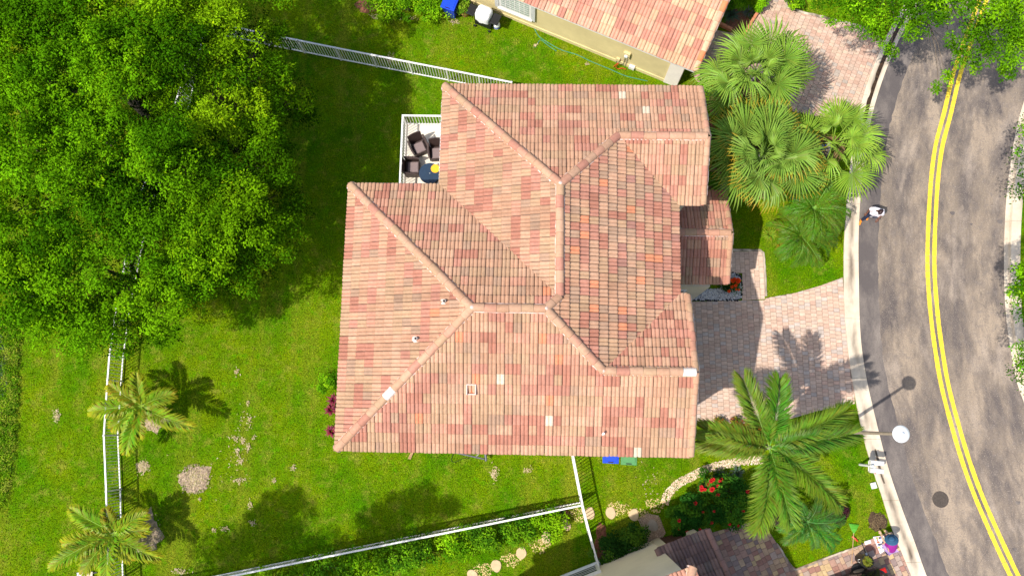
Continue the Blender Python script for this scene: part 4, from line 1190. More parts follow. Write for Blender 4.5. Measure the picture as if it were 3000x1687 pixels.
# meters on the wall
for (u, v, w, h, d, mt, nm) in ((1838, 158, .30, .42, .12, 'stucco_yellow', 'meter_box'), (1812, 172, .16, .22, .09, 'stucco_yellow', 'junction_box'), (1852, 196, .26, .22, .14, 'white', 'meter_cabinet')):
    xx, zz = nw(u, v)
    o_ = MB().box((xx - w / 2, -d, max(.1, zz - h / 2)), (xx + w / 2, -.0, max(.1, zz - h / 2) + h), NW_M, .01).build(nm, M[mt], nh)
    if nm == 'meter_box': MB().lathe([(.085, 0), (.085, .05), (.06, .075)], 14, NW_M @ Matrix.Translation((xx, -d, zz)) @ Matrix.Rotation(math.pi / 2, 4, 'X')).build('dial', M['tank'], o_)
    if nm != 'meter_cabinet' or True:
        for q in (-.05, .06): MB().tube([NW_M @ Vector((xx + q, -.05, 0)), NW_M @ Vector((xx + q, -.05, max(.1, zz - h / 2)))], .018, 6).build('conduit', M['steel'], o_)

# ---- cream neighbour to the south
TW, TE = 0.27, 0.36; PROF = tile_profile(); TV, TF = tile_verts()
sh = thing('house', 'cream stucco house with shade-darkened brown tile porch at the bottom edge', 'house', (0, 0, 0))
sa_, sb_ = P(1650, 1686, 0), P(1910, 1583, 0)
s_d = (sb_ - sa_).normalized(); s_n = Vector((-s_d.y, s_d.x, 0)); s_n = s_n if s_n.y > 0 else -s_n     # out of the wall, towards the lawn
S_M = Matrix.Translation(sb_) @ Matrix.Rotation(math.atan2(s_d.y, s_d.x), 4, 'Z')    # x along the wall, +y out of it
mb = MB(); mb.box((-9, -8, 0), (0, 0, 7.45), S_M); mb.build('wall', plain('pale_cream_stucco', (0.78, 0.68, 0.55), .9, .07, 1.0, bump=.25, bscale=60), sh)
zs = 7.6
fo = lambda x, y, z: S_M @ Vector((x, y, z))
e0, e1, c0, c1 = fo(-9.5, .22, zs), fo(.22, .22, zs), fo(.22, -8.5, zs), fo(-9.5, -8.5, zs)
rd = 4.36
k0, k1 = fo(-9.5 + rd, .22 - rd, 0), fo(.22 - rd, .22 - rd, 0)
sf = [RoofFace(e1, -s_d, -s_n, pt, [[tuple(e1[:2]), tuple(e0[:2]), tuple(k0[:2]), tuple(k1[:2])]]), RoofFace(c0, s_n, -s_d, pt, [[tuple(c0[:2]), tuple(e1[:2]), tuple(k1[:2])]]),
      RoofFace(c1, s_d, s_n, pt, [[tuple(c1[:2]), tuple(c0[:2]), tuple(k1[:2]), tuple(k0[:2])]]), RoofFace(e0, -s_n, s_d, pt, [[tuple(e0[:2]), tuple(c1[:2]), tuple(k0[:2])]])]
# porch roof: lower, in the shade of the house
zq = 3.0
q0, q1 = P(1925, 1607, zq), P(2072, 1550, zq)
pd_ = (q1 - q0).normalized(); pn_ = Vector((-pd_.y, pd_.x, 0)); pn_ = -pn_ if pn_.y > 0 else pn_       # up the slope, away from the lawn
pq = [q0, q1, q1 + pn_ * 3.0, q0 + pn_ * 3.0]
sp_face = RoofFace(q0, pd_, pn_, pt * .8, [[tuple(p[:2]) for p in pq]])
mb = MB()
for F in sf + [sp_face]:
    for q in F.polys:
        q = q if poly_area(q) > 0 else list(reversed(q)); mb.poly([(p[0], p[1], F.z(*p) - .005) for p in q])
sroof = mb.build('roof', M['joint'], sh)
def colfn_s(fi, r, c):
    if fi == 4: return random.choice(((0.20, 0.125, 0.110), (0.165, 0.105, 0.098), (0.26, 0.165, 0.140), (0.19, 0.14, 0.125))), 1  # brownish porch tiles, with the shade of the house darkened into the colour
    return random.choice(((0.48, 0.27, 0.175), (0.52, 0.32, 0.21), (0.43, 0.215, 0.145))), 1
lay_tiles(sroof, sf + [sp_face], colfn_s, 250)
DK = [((0.24, 0.145, 0.125), 2), ((0.30, 0.17, 0.145), 2)]
zend = zq + 3.0 * pt * .8
ridge_line(sroof, q1, q1 + pn_ * 3.0 + Vector((0, 0, zend - zq)), DK, r=.115, L=.40, mortar=False)
ridge_line(sroof, q0, q0 + pn_ * 3.0 + Vector((0, 0, zend - zq)), DK, r=.115, L=.40, mortar=False)
for a, b_ in ((e1, k1), (c0, k1), (e0, k0), (c1, k0)): ridge_line(sroof, a, Vector((b_.x, b_.y, zs + rd * pt)), [((0.52, 0.31, 0.20), 2), ((0.46, 0.24, 0.16), 1)])
ridge_line(sroof, Vector((k1.x, k1.y, zs + rd * pt)), Vector((k0.x, k0.y, zs + rd * pt)), [((0.52, 0.31, 0.20), 2), ((0.46, 0.24, 0.16), 1)])
mb = MB()
for a, b_ in ((e1, e0), (c0, e1), (c1, c0), (e0, c1)): quad_wall(mb, a, b_, zs - .17, zs - .003)
mb.poly([(p.x, p.y, zs - .17) for p in (e0, e1, c0, c1)]); mb.build('fascia', M['white'], sh)
mb = MB(); quad_wall(mb, q1, q0, zq - .16, zq - .003)
for a in (q0, q1):
    b2 = a + pn_ * 3.0; mb.poly([(a.x, a.y, zq - .16), (b2.x, b2.y, zend - .16), (b2.x, b2.y, zend - .003), (a.x, a.y, zq - .003)])
mb.build('fascia', M['wood_dark'], sh)
for (pp, r_) in ((q0 + pd_ * .35 + pn_ * .35, .16), (q1 - pd_ * .35 + pn_ * .35, .16)): MB().box((-r_, -r_, 0), (r_, r_, zq - .0), Matrix.Translation((pp.x, pp.y, 0)) @ Matrix.Rotation(math.atan2(pd_.y, pd_.x), 4, 'Z')).build('column', M['stucco_cream'], sh)
ga_, gb_ = P(1912, 1581, 0), P(1985, 1560, 0)
gw = (gb_ - ga_); Mg = Matrix.Translation(ga_) @ Matrix.Rotation(math.atan2(gw.y, gw.x), 4, 'Z')
for k in range(9): MB().box((gw.length * k / 9 + .004, -.03, .05), (gw.length * (k + 1) / 9 - .004, .0, 1.75), Mg).build('gate_board', M['wood_dark'], sh)
def sw(u, v):
    p = wall_hit(u, v, sb_, s_n); return (p - sb_).dot(s_d), p.z
xa_, za_ = sw(1700, 1684); xb_, zb_ = sw(1752, 1662)
wx1 = xb_ + .05
wnd = MB().box((wx1 - 1.5, 0, .75), (wx1, .10, 2.1), S_M).build('window', M['white'], sh)
MB().box((wx1 - 1.38, .08, .90), (wx1 - .14, .108, 1.98), S_M).build('pane', M['glass_dark'], wnd)
for zz in (1.2, 1.5, 1.75): MB().box((wx1 - 1.38, .109, zz), (wx1 - .14, .116, zz + .03), S_M).build('muntin', M['white'], wnd)
MB().box((wx1 - 1.58, 0, .62), (wx1 + .10, .17, .748), S_M).build('sill', M['tank'], wnd)
TW, TE = _tw, _te
# ================================================================ FENCES
FH = 1.25
PICK = MB().box((-.011, -.011, .07), (.011, .011, FH - .05)).mesh('picket', M['white'])
POST = MB().box((-.033, -.033, 0), (.033, .033, FH + .02)).mesh('post', M['white'])
def fence(label, pts, step=0.128, post_every=1.85, group='white picket fences round the garden', rail=.036, last_post=True):
    pts = [Vector((p[0], p[1], 0)) for p in pts]
    t = thing('fence', label, 'fence', pts[0], 0.0, group)
    o0 = pts[0]
    for si, (a, b_) in enumerate(zip(pts, pts[1:])):
        d = b_ - a; L = d.length; ang = math.atan2(d.y, d.x)
        Mx = Matrix.Translation(a - o0) @ Matrix.Rotation(ang, 4, 'Z')
        MB().box((-.02, -rail, FH - .05), (L + .02, rail, FH), Mx, .008).build('top_rail', M['white'], t)
        MB().box((0, -.026, .08), (L, .026, .13), Mx, .004).build('bottom_rail', M['white'], t)
        n = max(1, round(L / post_every)); sp = L / n
        for k in range(n + (1 if si == len(pts) - 2 and last_post else 0)):
            link('post', POST, t, Matrix.Translation(a - o0 + d * (k / n)) @ Matrix.Rotation(ang, 4, 'Z'))
        for k in range(n):
            m_ = max(1, int(sp / step))
            for q in range(1, m_): link('picket', PICK, t, Matrix.Translation(a - o0 + d * ((k + q / m_) / n)) @ Matrix.Rotation(ang, 4, 'Z'))
    return t
n_w = P2(600, 93)
fence('white picket fence running from the trees to the upper roof corner', [n_w, P2(787, 134), P2(1000, 177), P2(1315, 238), P2(1500, 275)])
fence('long white picket fence beside the canal lawn under the left trees', [n_w, P2(560, 300), P2(440, 620), P2(385, 900), P2(364, 1048), P2(359, 1117), P2(349, 1274), P2(356, 1432), P2(360, 1590), P2(364, 1687), P2(370, 1800)])
corner = P2(1701, 1470)
fence('white picket fence slanting along the dark hedge at the bottom', [corner, P2(1420, 1527), P2(1000, 1611), P2(625, 1687), P2(400, 1733)])
fence('white side fence from the house eave down to the cream house', [P2(1668, 1290), P2(1676, 1340), corner, P2(1722, 1555), P2(1748, 1648)])

# ================================================================ BALCONY FURNITURE
def wicker_chair(label, u, v, rz):
    p = P(u, v, zb + .4)
    t = thing('armchair', label, 'armchair', (p.x, p.y, zb), rz, 'wicker armchairs on the balcony')
    # facing -y
    mb = MB(); mb.box((-.27, -.27, .05), (.27, .25, .36), None, .02); mb.build('seat', M['wicker'], t)
    MB().box((-.21, -.25, .36), (.21, .17, .44), None, .03).build('cushion', M['cushion'], t)
    mb = MB(); n = 8; rows = []
    for k in range(n + 1):
        a = -.95 + 1.9 * k / n
        x, y = .30 * math.sin(a) * 1.05, .24 + .07 * (math.cos(a) - .6)
        hgt = .92 - .05 * abs(a)
        rows.append([mb.vert(q) for q in ((x, y, .2), (x * 1.08, y + .12, hgt), (x * 1.12, y + .16, hgt - .01), (x * 1.06, y + .045, .2))])
    for a, b_ in zip(rows, rows[1:]):
        for k in range(4): mb.face((a[k], a[(k + 1) % 4], b_[(k + 1) % 4], b_[k]))
    mb.face(rows[0]); mb.face(list(reversed(rows[-1])))
    mb.build('backrest', M['wicker'], t)
    for s in (-1, 1):
        mb = MB(); mb.tube([(s * .31, .30, .70), (s * .335, .10, .64), (s * .33, -.12, .61), (s * .30, -.27, .57)], [.045, .04, .038, .035], 7, flat=.7)
        mb.box((s * .30 - .022, -.25, .08), (s * .30 + .022, .28, .60))
        mb.build('armrest', M['wicker'], t)
        for y in (-.23, .21): MB().box((s * .24 - .02, y - .02, 0), (s * .24 + .02, y + .02, .05)).build('leg', M['wicker'], t)
    return t
wicker_chair('brown wicker armchair in the middle of the balcony, turned to the table', 1228, 430, 0.45)
wicker_chair('brown wicker armchair on the balcony half hidden by the roof edge', 1281, 446, 0.08)
wicker_chair('brown wicker armchair backed against the balcony railing beside the table', 1208, 490, 1.60)
p = P(1259, 508, zb + .72)
tb = thing('table', 'round navy table on the white balcony', 'table', (p.x, p.y, zb))
MB().lathe([(.40, .69), (.42, .70), (.42, .715), (.40, .72)], 36).build('table_top', M['navy'], tb)
MB().lathe([(.02, .715), (.02, .728)], 12).build('umbrella_hole_cap', M['steel'], tb)
MB().lathe([(.04, .03), (.04, .69)], 12).build('pedestal', M['black'], tb)
MB().lathe([(.26, 0), (.26, .02), (.05, .05)], 24).build('base', M['black'], tb)
p = P(1275, 494, zb + .73)
o = MB().lathe([(.165, 0), (.172, .004), (.168, .010), (.15, .008)], 32).build('plate', M['orange']); o.location = (p.x, p.y, zb + .722)
tag(o, 'round orange yellow plate on the navy balcony table', 'plate')

# ================================================================ STREET LAMP
p = P(2446, 1264)
lp = thing('street_lamp', 'tall street lamp with round white shade over the road edge', 'street lamp', (p.x, p.y, 0))
LH = 6.05
MB().lathe([(.13, 0), (.13, .35), (.085, .42), (.07, 2.0), (.055, LH - .25)], 14).build('pole', plain('weathered_pole', (0.36, 0.29, 0.22), 0.6, .2, 4), lp)
MB().lathe([(.12, LH - .42), (.13, LH - .30), (.07, LH - .12)], 14).build('lamp_neck', M['tank'], lp)
sh_ = MB().lathe([(.10, LH - .14), (.27, LH - .12), (.30, LH - .095), (.29, LH - .07), (.20, LH - .03), (.07, LH - .0), (.05, LH + .01)], 36).build('lamp_shade', plain('white_enamel', (0.62, 0.63, 0.64), 0.3, .08, 3), lp, True)
MB().lathe([(.045, LH + .008), (.045, LH + .07), (.02, LH + .09)], 12).build('photocell', M['tank'], sh_)

# ================================================================ MAIL BOXES
p = P(2519, 1360)
mbx = thing('mailbox', 'pair of white mail boxes on one white post at the kerb', 'mailbox', (p.x, p.y, 0), -0.08, None, .9)
MB().lathe([(.055, 0), (.055, 1.22), (.07, 1.24), (.04, 1.29)], 12).build('post', M['white'], mbx)
MB().lathe([(.01, 1.28), (.06, 1.31), (.075, 1.37), (.055, 1.43), (.01, 1.455)], 12).build('finial', M['tank'], mbx, True)
MB().box((-.03, -.24, .97), (.04, .21, 1.01), None, .01).build('bracket', M['white'], mbx)
MB().tube([(0, 0, 1.08), (.16, -.05, 1.12), (.3, -.12, 1.10)], .045, 8).build('arm', M['white'], mbx)
for i, y in enumerate((.16, -.19)):
    mb = MB(); x0, x1 = -.02, .56
    n = 8; rows = []
    for x in (x0, x1):
        prof = [(-.105, 1.03)] + [(-.105 * math.cos(math.pi * k / n), 1.16 + .09 * math.sin(math.pi * k / n)) for k in range(n + 1)] + [(.105, 1.03)]
        rows.append([mb.vert((x, y + q, z)) for q, z in prof])
    k_ = len(rows[0])
    for k in range(k_): mb.face((rows[0][k], rows[0][(k + 1) % k_], rows[1][(k + 1) % k_], rows[1][k]))
    mb.face(list(reversed(rows[0]))); mb.face(rows[1])
    bx = mb.build('box', M['white'], mbx)
    MB().box((x1, y - .09, 1.05), (x1 + .012, y + .09, 1.23), None, .004).build('door', M['white'], bx)
    s = 1 if i == 0 else -1
    MB().box((.18, y + s * .106, 1.16), (.25, y + s * .135, 1.20)).build('flag', M['red'] if i else M['wood'], bx)
p = P(2558, 1421)
ub = thing('utility_cover', 'small white square utility cover in the grass by the gutter', 'utility cover', (p.x, p.y, 0), 0.25)
MB().box((-.11, -.12, 0), (.11, .12, .09), None, .012).build('box', M['white'], ub)
MB().box((-.085, -.09, .09), (.085, .09, .098), None, .003).build('lid', M['tank'], ub)
p = P(2412, 436)
mk = thing('utility_box', 'small light blue box on the ground between the fan palms', 'utility box', (p.x, p.y, 0), .1)
MB().box((-.13, -.15, 0), (.13, .15, .30), None, .02).build('box', plain('pale_blue_plastic', (0.16, 0.32, 0.62), .5, .08, 6), mk)
MB().box((-.02, -.04, .30), (.04, .02, .31)).build('latch', M['black'], mk)

# ================================================================ WHEELED BINS
def bin_(label, loc, rz, mt, group='wheeled rubbish bins'):
    t = thing('wheeled_bin', label, 'bin', loc, rz, group)
    mb = MB(); rows = []
    for z, w, d in ((.03, .22, .25), (.98, .29, .36), (1.0, .31, .38)):
        rows.append([mb.vert(q) for q in ((-w, -d, z), (w, -d, z), (w, d, z), (-w, d, z))])
    for a, b_ in zip(rows, rows[1:]):
        for k in range(4): mb.face((a[k], a[(k + 1) % 4], b_[(k + 1) % 4], b_[k]))
    mb.face(list(reversed(rows[0]))); mb.face(rows[-1]); mb.build('body', M[mt], t)
    lid = MB().box((-.325, -.40, 1.003), (.325, .37, 1.06), None, .02).build('lid', M[mt], t)
    MB().box((-.25, -.30, 1.06), (.25, .22, 1.085), None, .015).build('raised_panel', M[mt], lid)
    MB().box((-.11, -.37, 1.058), (.11, -.33, 1.07)).build('grip', M['black'], lid)
    MB().tube([(-.27, .44, .97), (.27, .44, .97)], .018, 8).build('handle', M[mt], t)
    for s in (-1, 1): MB().lathe([(.12, -.03), (.12, .03)], 16, Matrix.Translation((s * .24, .33, .12)) @ Matrix.Rotation(math.pi / 2, 4, 'Y')).build('wheel', M['rubber'], t)
    return t
p = P(1790, 1327, 1.05); bin_('blue wheeled bin under the south eave beside the green bin', (p.x, p.y, 0), -.03, 'blue_plastic')
p = P(1843, 1332, 1.05); bin_('green wheeled bin under the south eave of the tiled house', (p.x, p.y, 0), -.03, 'green_plastic')
p = P(1319, 4, 1.05); bin_('blue wheeled bin behind the hedge at the top edge', (p.x, p.y, 0), -.33, 'blue_plastic')

# ================================================================ GRILL AND NEIGHBOUR'S THINGS
p = P(1417, 42, 0.9)
gl_ = thing('gas_grill', 'black gas grill under a white cover by the yellow wall', 'grill', (p.x, p.y, 0), -.40)
mb = MB(); mb.box((-.38, -.22, .12), (.38, .24, .80), None, .02); mb.build('cabinet', M['black'], gl_)
for s in (-1, 1):
    MB().box((s * .58 - .19, -.25, .80), (s * .58 + .19, .27, .87), None, .02).build('side_shelf', M['black'], gl_)
    for y in (-.22, .2): MB().lathe([(.065, -.025), (.065, .025)], 12, Matrix.Translation((s * .36, y - .06, .065)) @ Matrix.Rotation(math.pi / 2, 4, 'X')).build('wheel', M['rubber'], gl_)
mb = MB(); n = 9; rows = []
rr = random.Random(3)
for j, (f, z) in enumerate(((1.0, .62), (1.0, .95), (.94, 1.06), (.75, 1.13), (.35, 1.15))):
    row = []
    for k in range(24):
        a = 2 * math.pi * k / 24; ca_, sa_2 = math.cos(a), math.sin(a)
        sq = 1 / max(abs(ca_), abs(sa_2)); sq = min(sq, 1.22)
        row.append(mb.vert((.355 * f * ca_ * sq * rr.uniform(.97, 1.03), .32 * f * sa_2 * sq * rr.uniform(.97, 1.03) + .02, z + rr.uniform(-.02, .02) + (rr.uniform(-.05, .05) if j == 0 else 0))))
    rows.append(row)
for a, b_ in zip(rows, rows[1:]):
    for k in range(24): mb.face((a[k], a[(k + 1) % 24], b_[(k + 1) % 24], b_[k]))
mb.face(rows[-1]); mb.build('cover', plain('white_quilted_cloth', (0.80, 0.80, 0.82), .8, .08, 14, bump=.4, bscale=30), gl_, True)
p = P(1455, 74, .2)
o = MB().lathe([(.10, 0), (.10, .03), (.15, .05), (.155, .26), (.12, .34), (.04, .37), (.03, .40)], 20).build('tank', M['tank']); 
tk = thing('propane_tank', 'white propane tank on the grass beside the grill', 'gas tank', (p.x, p.y, 0))
o.parent = tk; o.name = 'tank_body'
MB().lathe([(.156, .10), (.158, .10), (.158, .17), (.156, .17)], 20, cap=False).build('label_band', M['blue_plastic'], tk)
MB().tube([(.07 * math.cos(a), .07 * math.sin(a), .44) for a in [k * .7 for k in range(8)]], .012, 6).build('collar', M['tank'], tk)
p = P(1363, 42)
pot = thing('potted_plant', 'leafy potted plant between the blue bin and the grill', 'plant', (p.x, p.y, 0))
MB().lathe([(.16, 0), (.22, .30), (.24, .30), (.24, .36), (.20, .36), (.19, .30)], 18).build('pot', M['terracotta'], pot)
POT_PLANT = pot
hs_ = [P(*q, .016) for q in ((1566, 83), (1572, 97), (1582, 110), (1606, 126), (1645, 147), (1690, 161), (1730, 180), (1752, 189), (1800, 209), (1827, 221), (1860, 230), (1897, 238))]
o = MB().tube(smooth_line(hs_, 5), .016, 6).build('garden_hose', M['hose']); tag(o, 'teal garden hose lying along the grass by the yellow wall', 'hose')
hs_ = [P(*q, .016) for q in ((1568, 140), (1574, 130), (1584, 118), (1600, 129), (1612, 138), (1630, 150))]
o = MB().tube(smooth_line(hs_, 5), .016, 6).build('garden_hose', M['hose']); tag(o, 'short loose end of teal hose on the lawn below the window', 'hose')
hs_ = [P(u, v, z) for u, v, z in ((1798, 196, .05), (1806, 188, .35), (1812, 186, .5), (1804, 196, .2), (1812, 203, .05), (1822, 200, .12), (1834, 204, .04))]
o = MB().tube(smooth_line(hs_, 5), .018, 6).build('cable_loop', M['red']); tag(o, 'red cable loop hanging below the wall meters', 'cable')
# grey metal frame lying half under the south eave
fr = thing('metal_frame', 'dark grey tubular metal frame on the lawn below the south eave', 'frame', P(1360, 1332))
o0 = Vector(fr.location)
def bar(pts, r, name='bar', mt='dark_metal'): return MB().tube([P(u, v, z) - o0 for u, v, z in pts], r, 7).build(name, M[mt], fr)
bar([(1280, 1313, .5), (1419, 1344, .45)], .035); bar([(1421, 1312, .5), (1424, 1349, .35)], .055, 'post'); bar([(1280, 1290, .5), (1419, 1322, .45)], .03); bar([(1393, 1338, .45), (1416, 1318, .45)], .02, 'brace', 'steel')
MB().tube(smooth_line([P(u, v, .04) - o0 for u, v in ((1330, 1325), (1322, 1347), (1332, 1353), (1350, 1346), (1362, 1341), (1376, 1342))], 5), .010, 5).build('cable', M['black'], fr)
o = MB()
for k in range(3): o.tube([P(1196 + k * 3, 1343 + k, .03), P(1210 + k * 2, 1315, .12)], .016, 5)
tag(o.build('wood_sticks', M['wood']), 'few pale wooden sticks poking out below the south eave', 'sticks')
# terracotta garden edging by the northern drive
for k, (a, b_) in enumerate((((2235, 14), (2206, 58)), ((2206, 58), (2178, 104)), ((2098, 70), (2142, 92)))):
    A_, B_2 = P(*a), P(*b_); d = B_2 - A_
    t = thing('planter_edging', ['terracotta edging along the northern drive, part nearest the top', 'terracotta edging along the northern drive, part nearest the palms', 'short terracotta edging beside the salmon roof corner'][k], 'edging', A_, math.atan2(d.y, d.x), 'terracotta edging blocks')
    n = max(2, round(d.length / .30))
    for q in range(n): MB().box((d.length * q / n + .006, -.07, 0), (d.length * (q + 1) / n - .006, .07, .22 + random.uniform(-.01, .01)), None, .012).build('block', M['terracotta'], t)
# stepping stones
ST = [(1657, 1536, 'left of the side fence'), (1600, 1573, 'second from the side fence'), (1527, 1619, 'third from the side fence'), (1454, 1656, 'beside the yellow chips near the bottom edge'), (1384, 1684, 'cut by the bottom edge'), (1728, 1503, 'barred by the side fence shadow'), (1789, 1501, 'in the open grass between the fence and the gravel'), (1857, 1507, 'at the edge of the brown gravel'), (1912, 1538, 'shaded and grey in the brown gravel')]
for k, (u, v, txt) in enumerate(ST):
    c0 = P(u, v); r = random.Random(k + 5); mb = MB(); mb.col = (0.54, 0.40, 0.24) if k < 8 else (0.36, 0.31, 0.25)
    n = 20; ph = [r.uniform(0, 6) for _ in range(3)]; rings = []
    for f, z in ((1.0, 0.0), (1.0, .03), (.93, .045)):
        rings.append([mb.vert((f * .20 * (1 + .08 * math.sin(2 * a + ph[0]) + .05 * math.sin(3 * a + ph[1])) * math.cos(a), f * .25 * (1 + .06 * math.sin(3 * a + ph[2])) * math.sin(a), z)) for a in [2 * math.pi * q / n for q in range(n)]])
    for i in range(2):
        for q in range(n): mb.face((rings[i][q], rings[i][(q + 1) % n], rings[i + 1][(q + 1) % n], rings[i + 1][q]))
    mb.face(rings[2]); o = mb.build('stepping_stone', M['stone']); o.location = (c0.x, c0.y, 0); o.rotation_euler = (0, 0, r.uniform(-.3, .5))
    tag(o, 'oval stepping stone ' + txt, 'stepping stone', 'stepping stones beside the hedge')
# sign plate at the bottom left
p = P(250, 1682)
sg = thing('sign', 'small grey notice plate on the ground at the bottom left', 'sign', (p.x, p.y, 0), .05)
MB().box((-.32, -.22, .05), (.08, .10, .08), None, .006).build('plate', plain('grey_sign_paint', (0.42, 0.44, 0.46), .5, .08, 8), sg)
MB().box((.085, -.22, .05), (.34, .12, .08), None, .006).build('plate', plain('tan_sign_paint', (0.42, 0.36, 0.26), .5, .15, 8), sg)
MB().tube([(.34, .05, .05), (.50, .08, .03)], .03, 6).build('stake', M['black'], sg)
cu = bpy.data.curves.new('lettering', 'FONT'); cu.body = 'OIC'; cu.size = .14; cu.extrude = .002; cu.materials.append(M['black'])
o = bpy.data.objects.new('lettering', cu); COL.objects.link(o); dg = bpy.context.evaluated_depsgraph_get()
me = bpy.data.meshes.new_from_object(o.evaluated_get(dg)); bpy.data.objects.remove(o); o = link('lettering', me, sg, Matrix.Translation((-.22, -.20, .083)) @ Matrix.Rotation(math.pi / 2, 4, 'Z'))

# ================================================================ GARDENER'S THINGS
p0, p1 = P(2495, 1651, .06), P(2501, 1560, .10)
rk = thing('rake', 'lime green leaf rake lying on the lawn edge', 'rake', (p0.x, p0.y, 0))
MB().tube([p0 - Vector((p0.x, p0.y, 0)), p1 - Vector((p0.x, p0.y, 0))], .016, 8).build('handle', M['wood'], rk)
a_ = p1 - Vector((p0.x, p0.y, 0)); mb = MB(); d = (p1 - p0).normalized(); s_ = Vector((d.y, -d.x, 0))
for k in range(15):
    f = -1 + 2 * k / 14
    mb.tube([a_, a_ + d * .12 + s_ * f * .10, a_ + d * .34 + s_ * f * .20 + Vector((0, 0, -.03)), a_ + d * .37 + s_ * f * .205 + Vector((0, 0, -.09))], [.016, .014, .010, .005], 4)
hd = mb.build('head', M['lime'], rk)
mb = MB(); A0 = [a_ - d * .03 + s_ * -.02, a_ - d * .03 + s_ * .02, a_ + d * .16 + s_ * .11, a_ + d * .16 - s_ * .11]
mb.poly([q + Vector((0, 0, .012)) for q in A0]); mb.poly([q + Vector((0, 0, .004)) for q in reversed(A0)]); mb.build('web', M['lime'], hd)
b0 = P(2517, 1634)
cn = thing('garden_bin', 'black round garden bin filled with pulled weeds', 'bin', b0)
MB().lathe([(.19, 0), (.235, .80), (.25, .80), (.25, .84), (.225, .84), (.215, .60)], 24).build('body', M['black'], cn)
for s in (-1, 1): MB().tube([(s * .24, -.06, .66), (s * .30, -.05, .64), (s * .30, .05, .64), (s * .24, .06, .66)], .012, 6).build('handle', M['steel'], cn)
MB().lathe([(.20, .62), (.215, .64), (.1, .70)], 16).build('soil', M['soil'], cn)
GARDEN_BIN = cn
p = P(2512, 1668)
o = thing('bin_lid', 'black ribbed round bin lid on the pavers behind the car', 'lid', (p.x, p.y, 0.034))
MB().lathe([(.27, 0), (.27, .03), (.24, .05), (.06, .075)], 28).build('dome', M['black'], o)
mb = MB()
for k in range(10):
    a = 2 * math.pi * k / 10; mb.tube([(.07 * math.cos(a), .07 * math.sin(a), .082), (.24 * math.cos(a), .24 * math.sin(a), .060)], .010, 5)
mb.build('rib', M['rubber'], o)
pa, pb = P(2524, 1588, .05), P(2537, 1622, .05)
sv = thing('shovel', 'short black handled spade lying across the lawn corner', 'shovel', (pa.x, pa.y, 0))
MB().tube([Vector((0, 0, .06)), pb - Vector((pa.x, pa.y, 0))], .018, 7).build('handle', M['black'], sv)
MB().box((-.03, -.05, .03), (.05, .05, .09), Matrix.Translation(pb - Vector((pa.x, pa.y, .05))), .01).build('grip', M['tank'], sv)
pr = P(2505, 1577, .05)
o = MB().tube([(-.12, .09, 0), (0, 0, .02), (.10, -.10, 0)], [.03, .038, .03], 8).build('hand_tool', M['red']); o.location = (pr.x, pr.y, .06)
tag(o, 'short orange red hand tool handle on the grass beside the rake', 'tool')
p = P(2541, 1587)
o = MB(); o.col = (.72, .70, .66); o.box((-.13, -.07, 0), (.13, .07, .03), None, .01); o = o.build('packet', M['paper']); o.location = (p.x, p.y, .034); o.rotation_euler = (0, 0, .3)
tag(o, 'small pale paper packet on the pavers by the lawn corner', 'packet')
# printed mat of paper under the gardener
q = [P(u, v) for u, v in ((2556, 1571), (2587, 1568), (2602, 1604), (2577, 1621))]
mat_ = thing('paper_mat', 'sheet of printed paper spread under the kneeling gardener', 'paper', q[0]); o0 = q[0]
mb = MB(); mb.col = (.74, .74, .72); mb.prism([tuple((p - o0)[:2]) for p in q], .045, .052); mb.build('sheet', M['paper'], mat_)
mb = MB(); r = random.Random(2)
for k in range(26):
    a, b_ = r.uniform(.1, .9), r.uniform(.08, .92); c0 = (q[0].lerp(q[1], a)).lerp(q[3].lerp(q[2], a), b_) - o0
    mb.col = r.choice(((.25, .40, .12), (.55, .12, .05), (.12, .16, .35), (.6, .5, .2), (.05, .05, .06))); w, h = r.uniform(.02, .06), r.uniform(.012, .05)
    mb.poly([(c0.x - w, c0.y - h, .054 + k * .00012), (c0.x + w, c0.y - h, .054 + k * .00012), (c0.x + w, c0.y + h, .054 + k * .00012), (c0.x - w, c0.y + h, .054 + k * .00012)])
mb.build('print', M['paper'], mat_)

# ================================================================ CAR at the bottom edge
pc = P(2588, 1671, .95)                     # rear lamp on the lawn side
cd = (P(2519, 1595) - P(2332, 1664)); ca_ = math.atan2(cd.y, cd.x)
car = thing('parked_car', 'black car with red rear lamp cut by the bottom edge', 'car', (0, 0, 0), ca_)
W_, L_ = 1.86, 4.6                           # local x to the rear, +y towards the lawn
off = Matrix.Rotation(ca_, 3, 'Z') @ Vector((L_ - .12, W_ / 2 - .14, 0))
car.location = (pc.x - off.x, pc.y - off.y, .034)
sec = [(0.0, .45, .72, .62), (.25, .30, .86, .78), (.9, .24, 1.0, .84), (1.35, .24, 1.05, .86), (2.2, .24, 1.62, .78), (3.3, .24, 1.66, .78), (4.05, .26, 1.55, .76), (4.35, .30, 1.12, .84), (4.6, .42, .95, .74)]
mb = MB(); rows = []
for x, zlo, zhi, f in sec:
    w = W_ / 2 * (.86 if x in (0.0, 4.6) else 1.0); belt = min(zhi, 1.02)
    pr_ = [(-w * .92, zlo), (-w, zlo + .15), (-w, belt - .12), (-w * .95, belt), (-w * f * .98, zhi - .05), (-w * f * .80, zhi)]
    rows.append([mb.vert((x, y, z)) for y, z in pr_] + [mb.vert((x, -y, z)) for y, z in reversed(pr_)])
for a, b_ in zip(rows, rows[1:]):
    n = len(a)
    for k in range(n): mb.face((a[k], b_[k], b_[(k + 1) % n], a[(k + 1) % n]))
mb.face(rows[0]); mb.face(list(reversed(rows[-1])))
body = mb.build('body', M['car_paint'], car)
mod = body.modifiers.new('bevel', 'BEVEL'); mod.width = .03; mod.segments = 2; mod.limit_method = 'ANGLE'
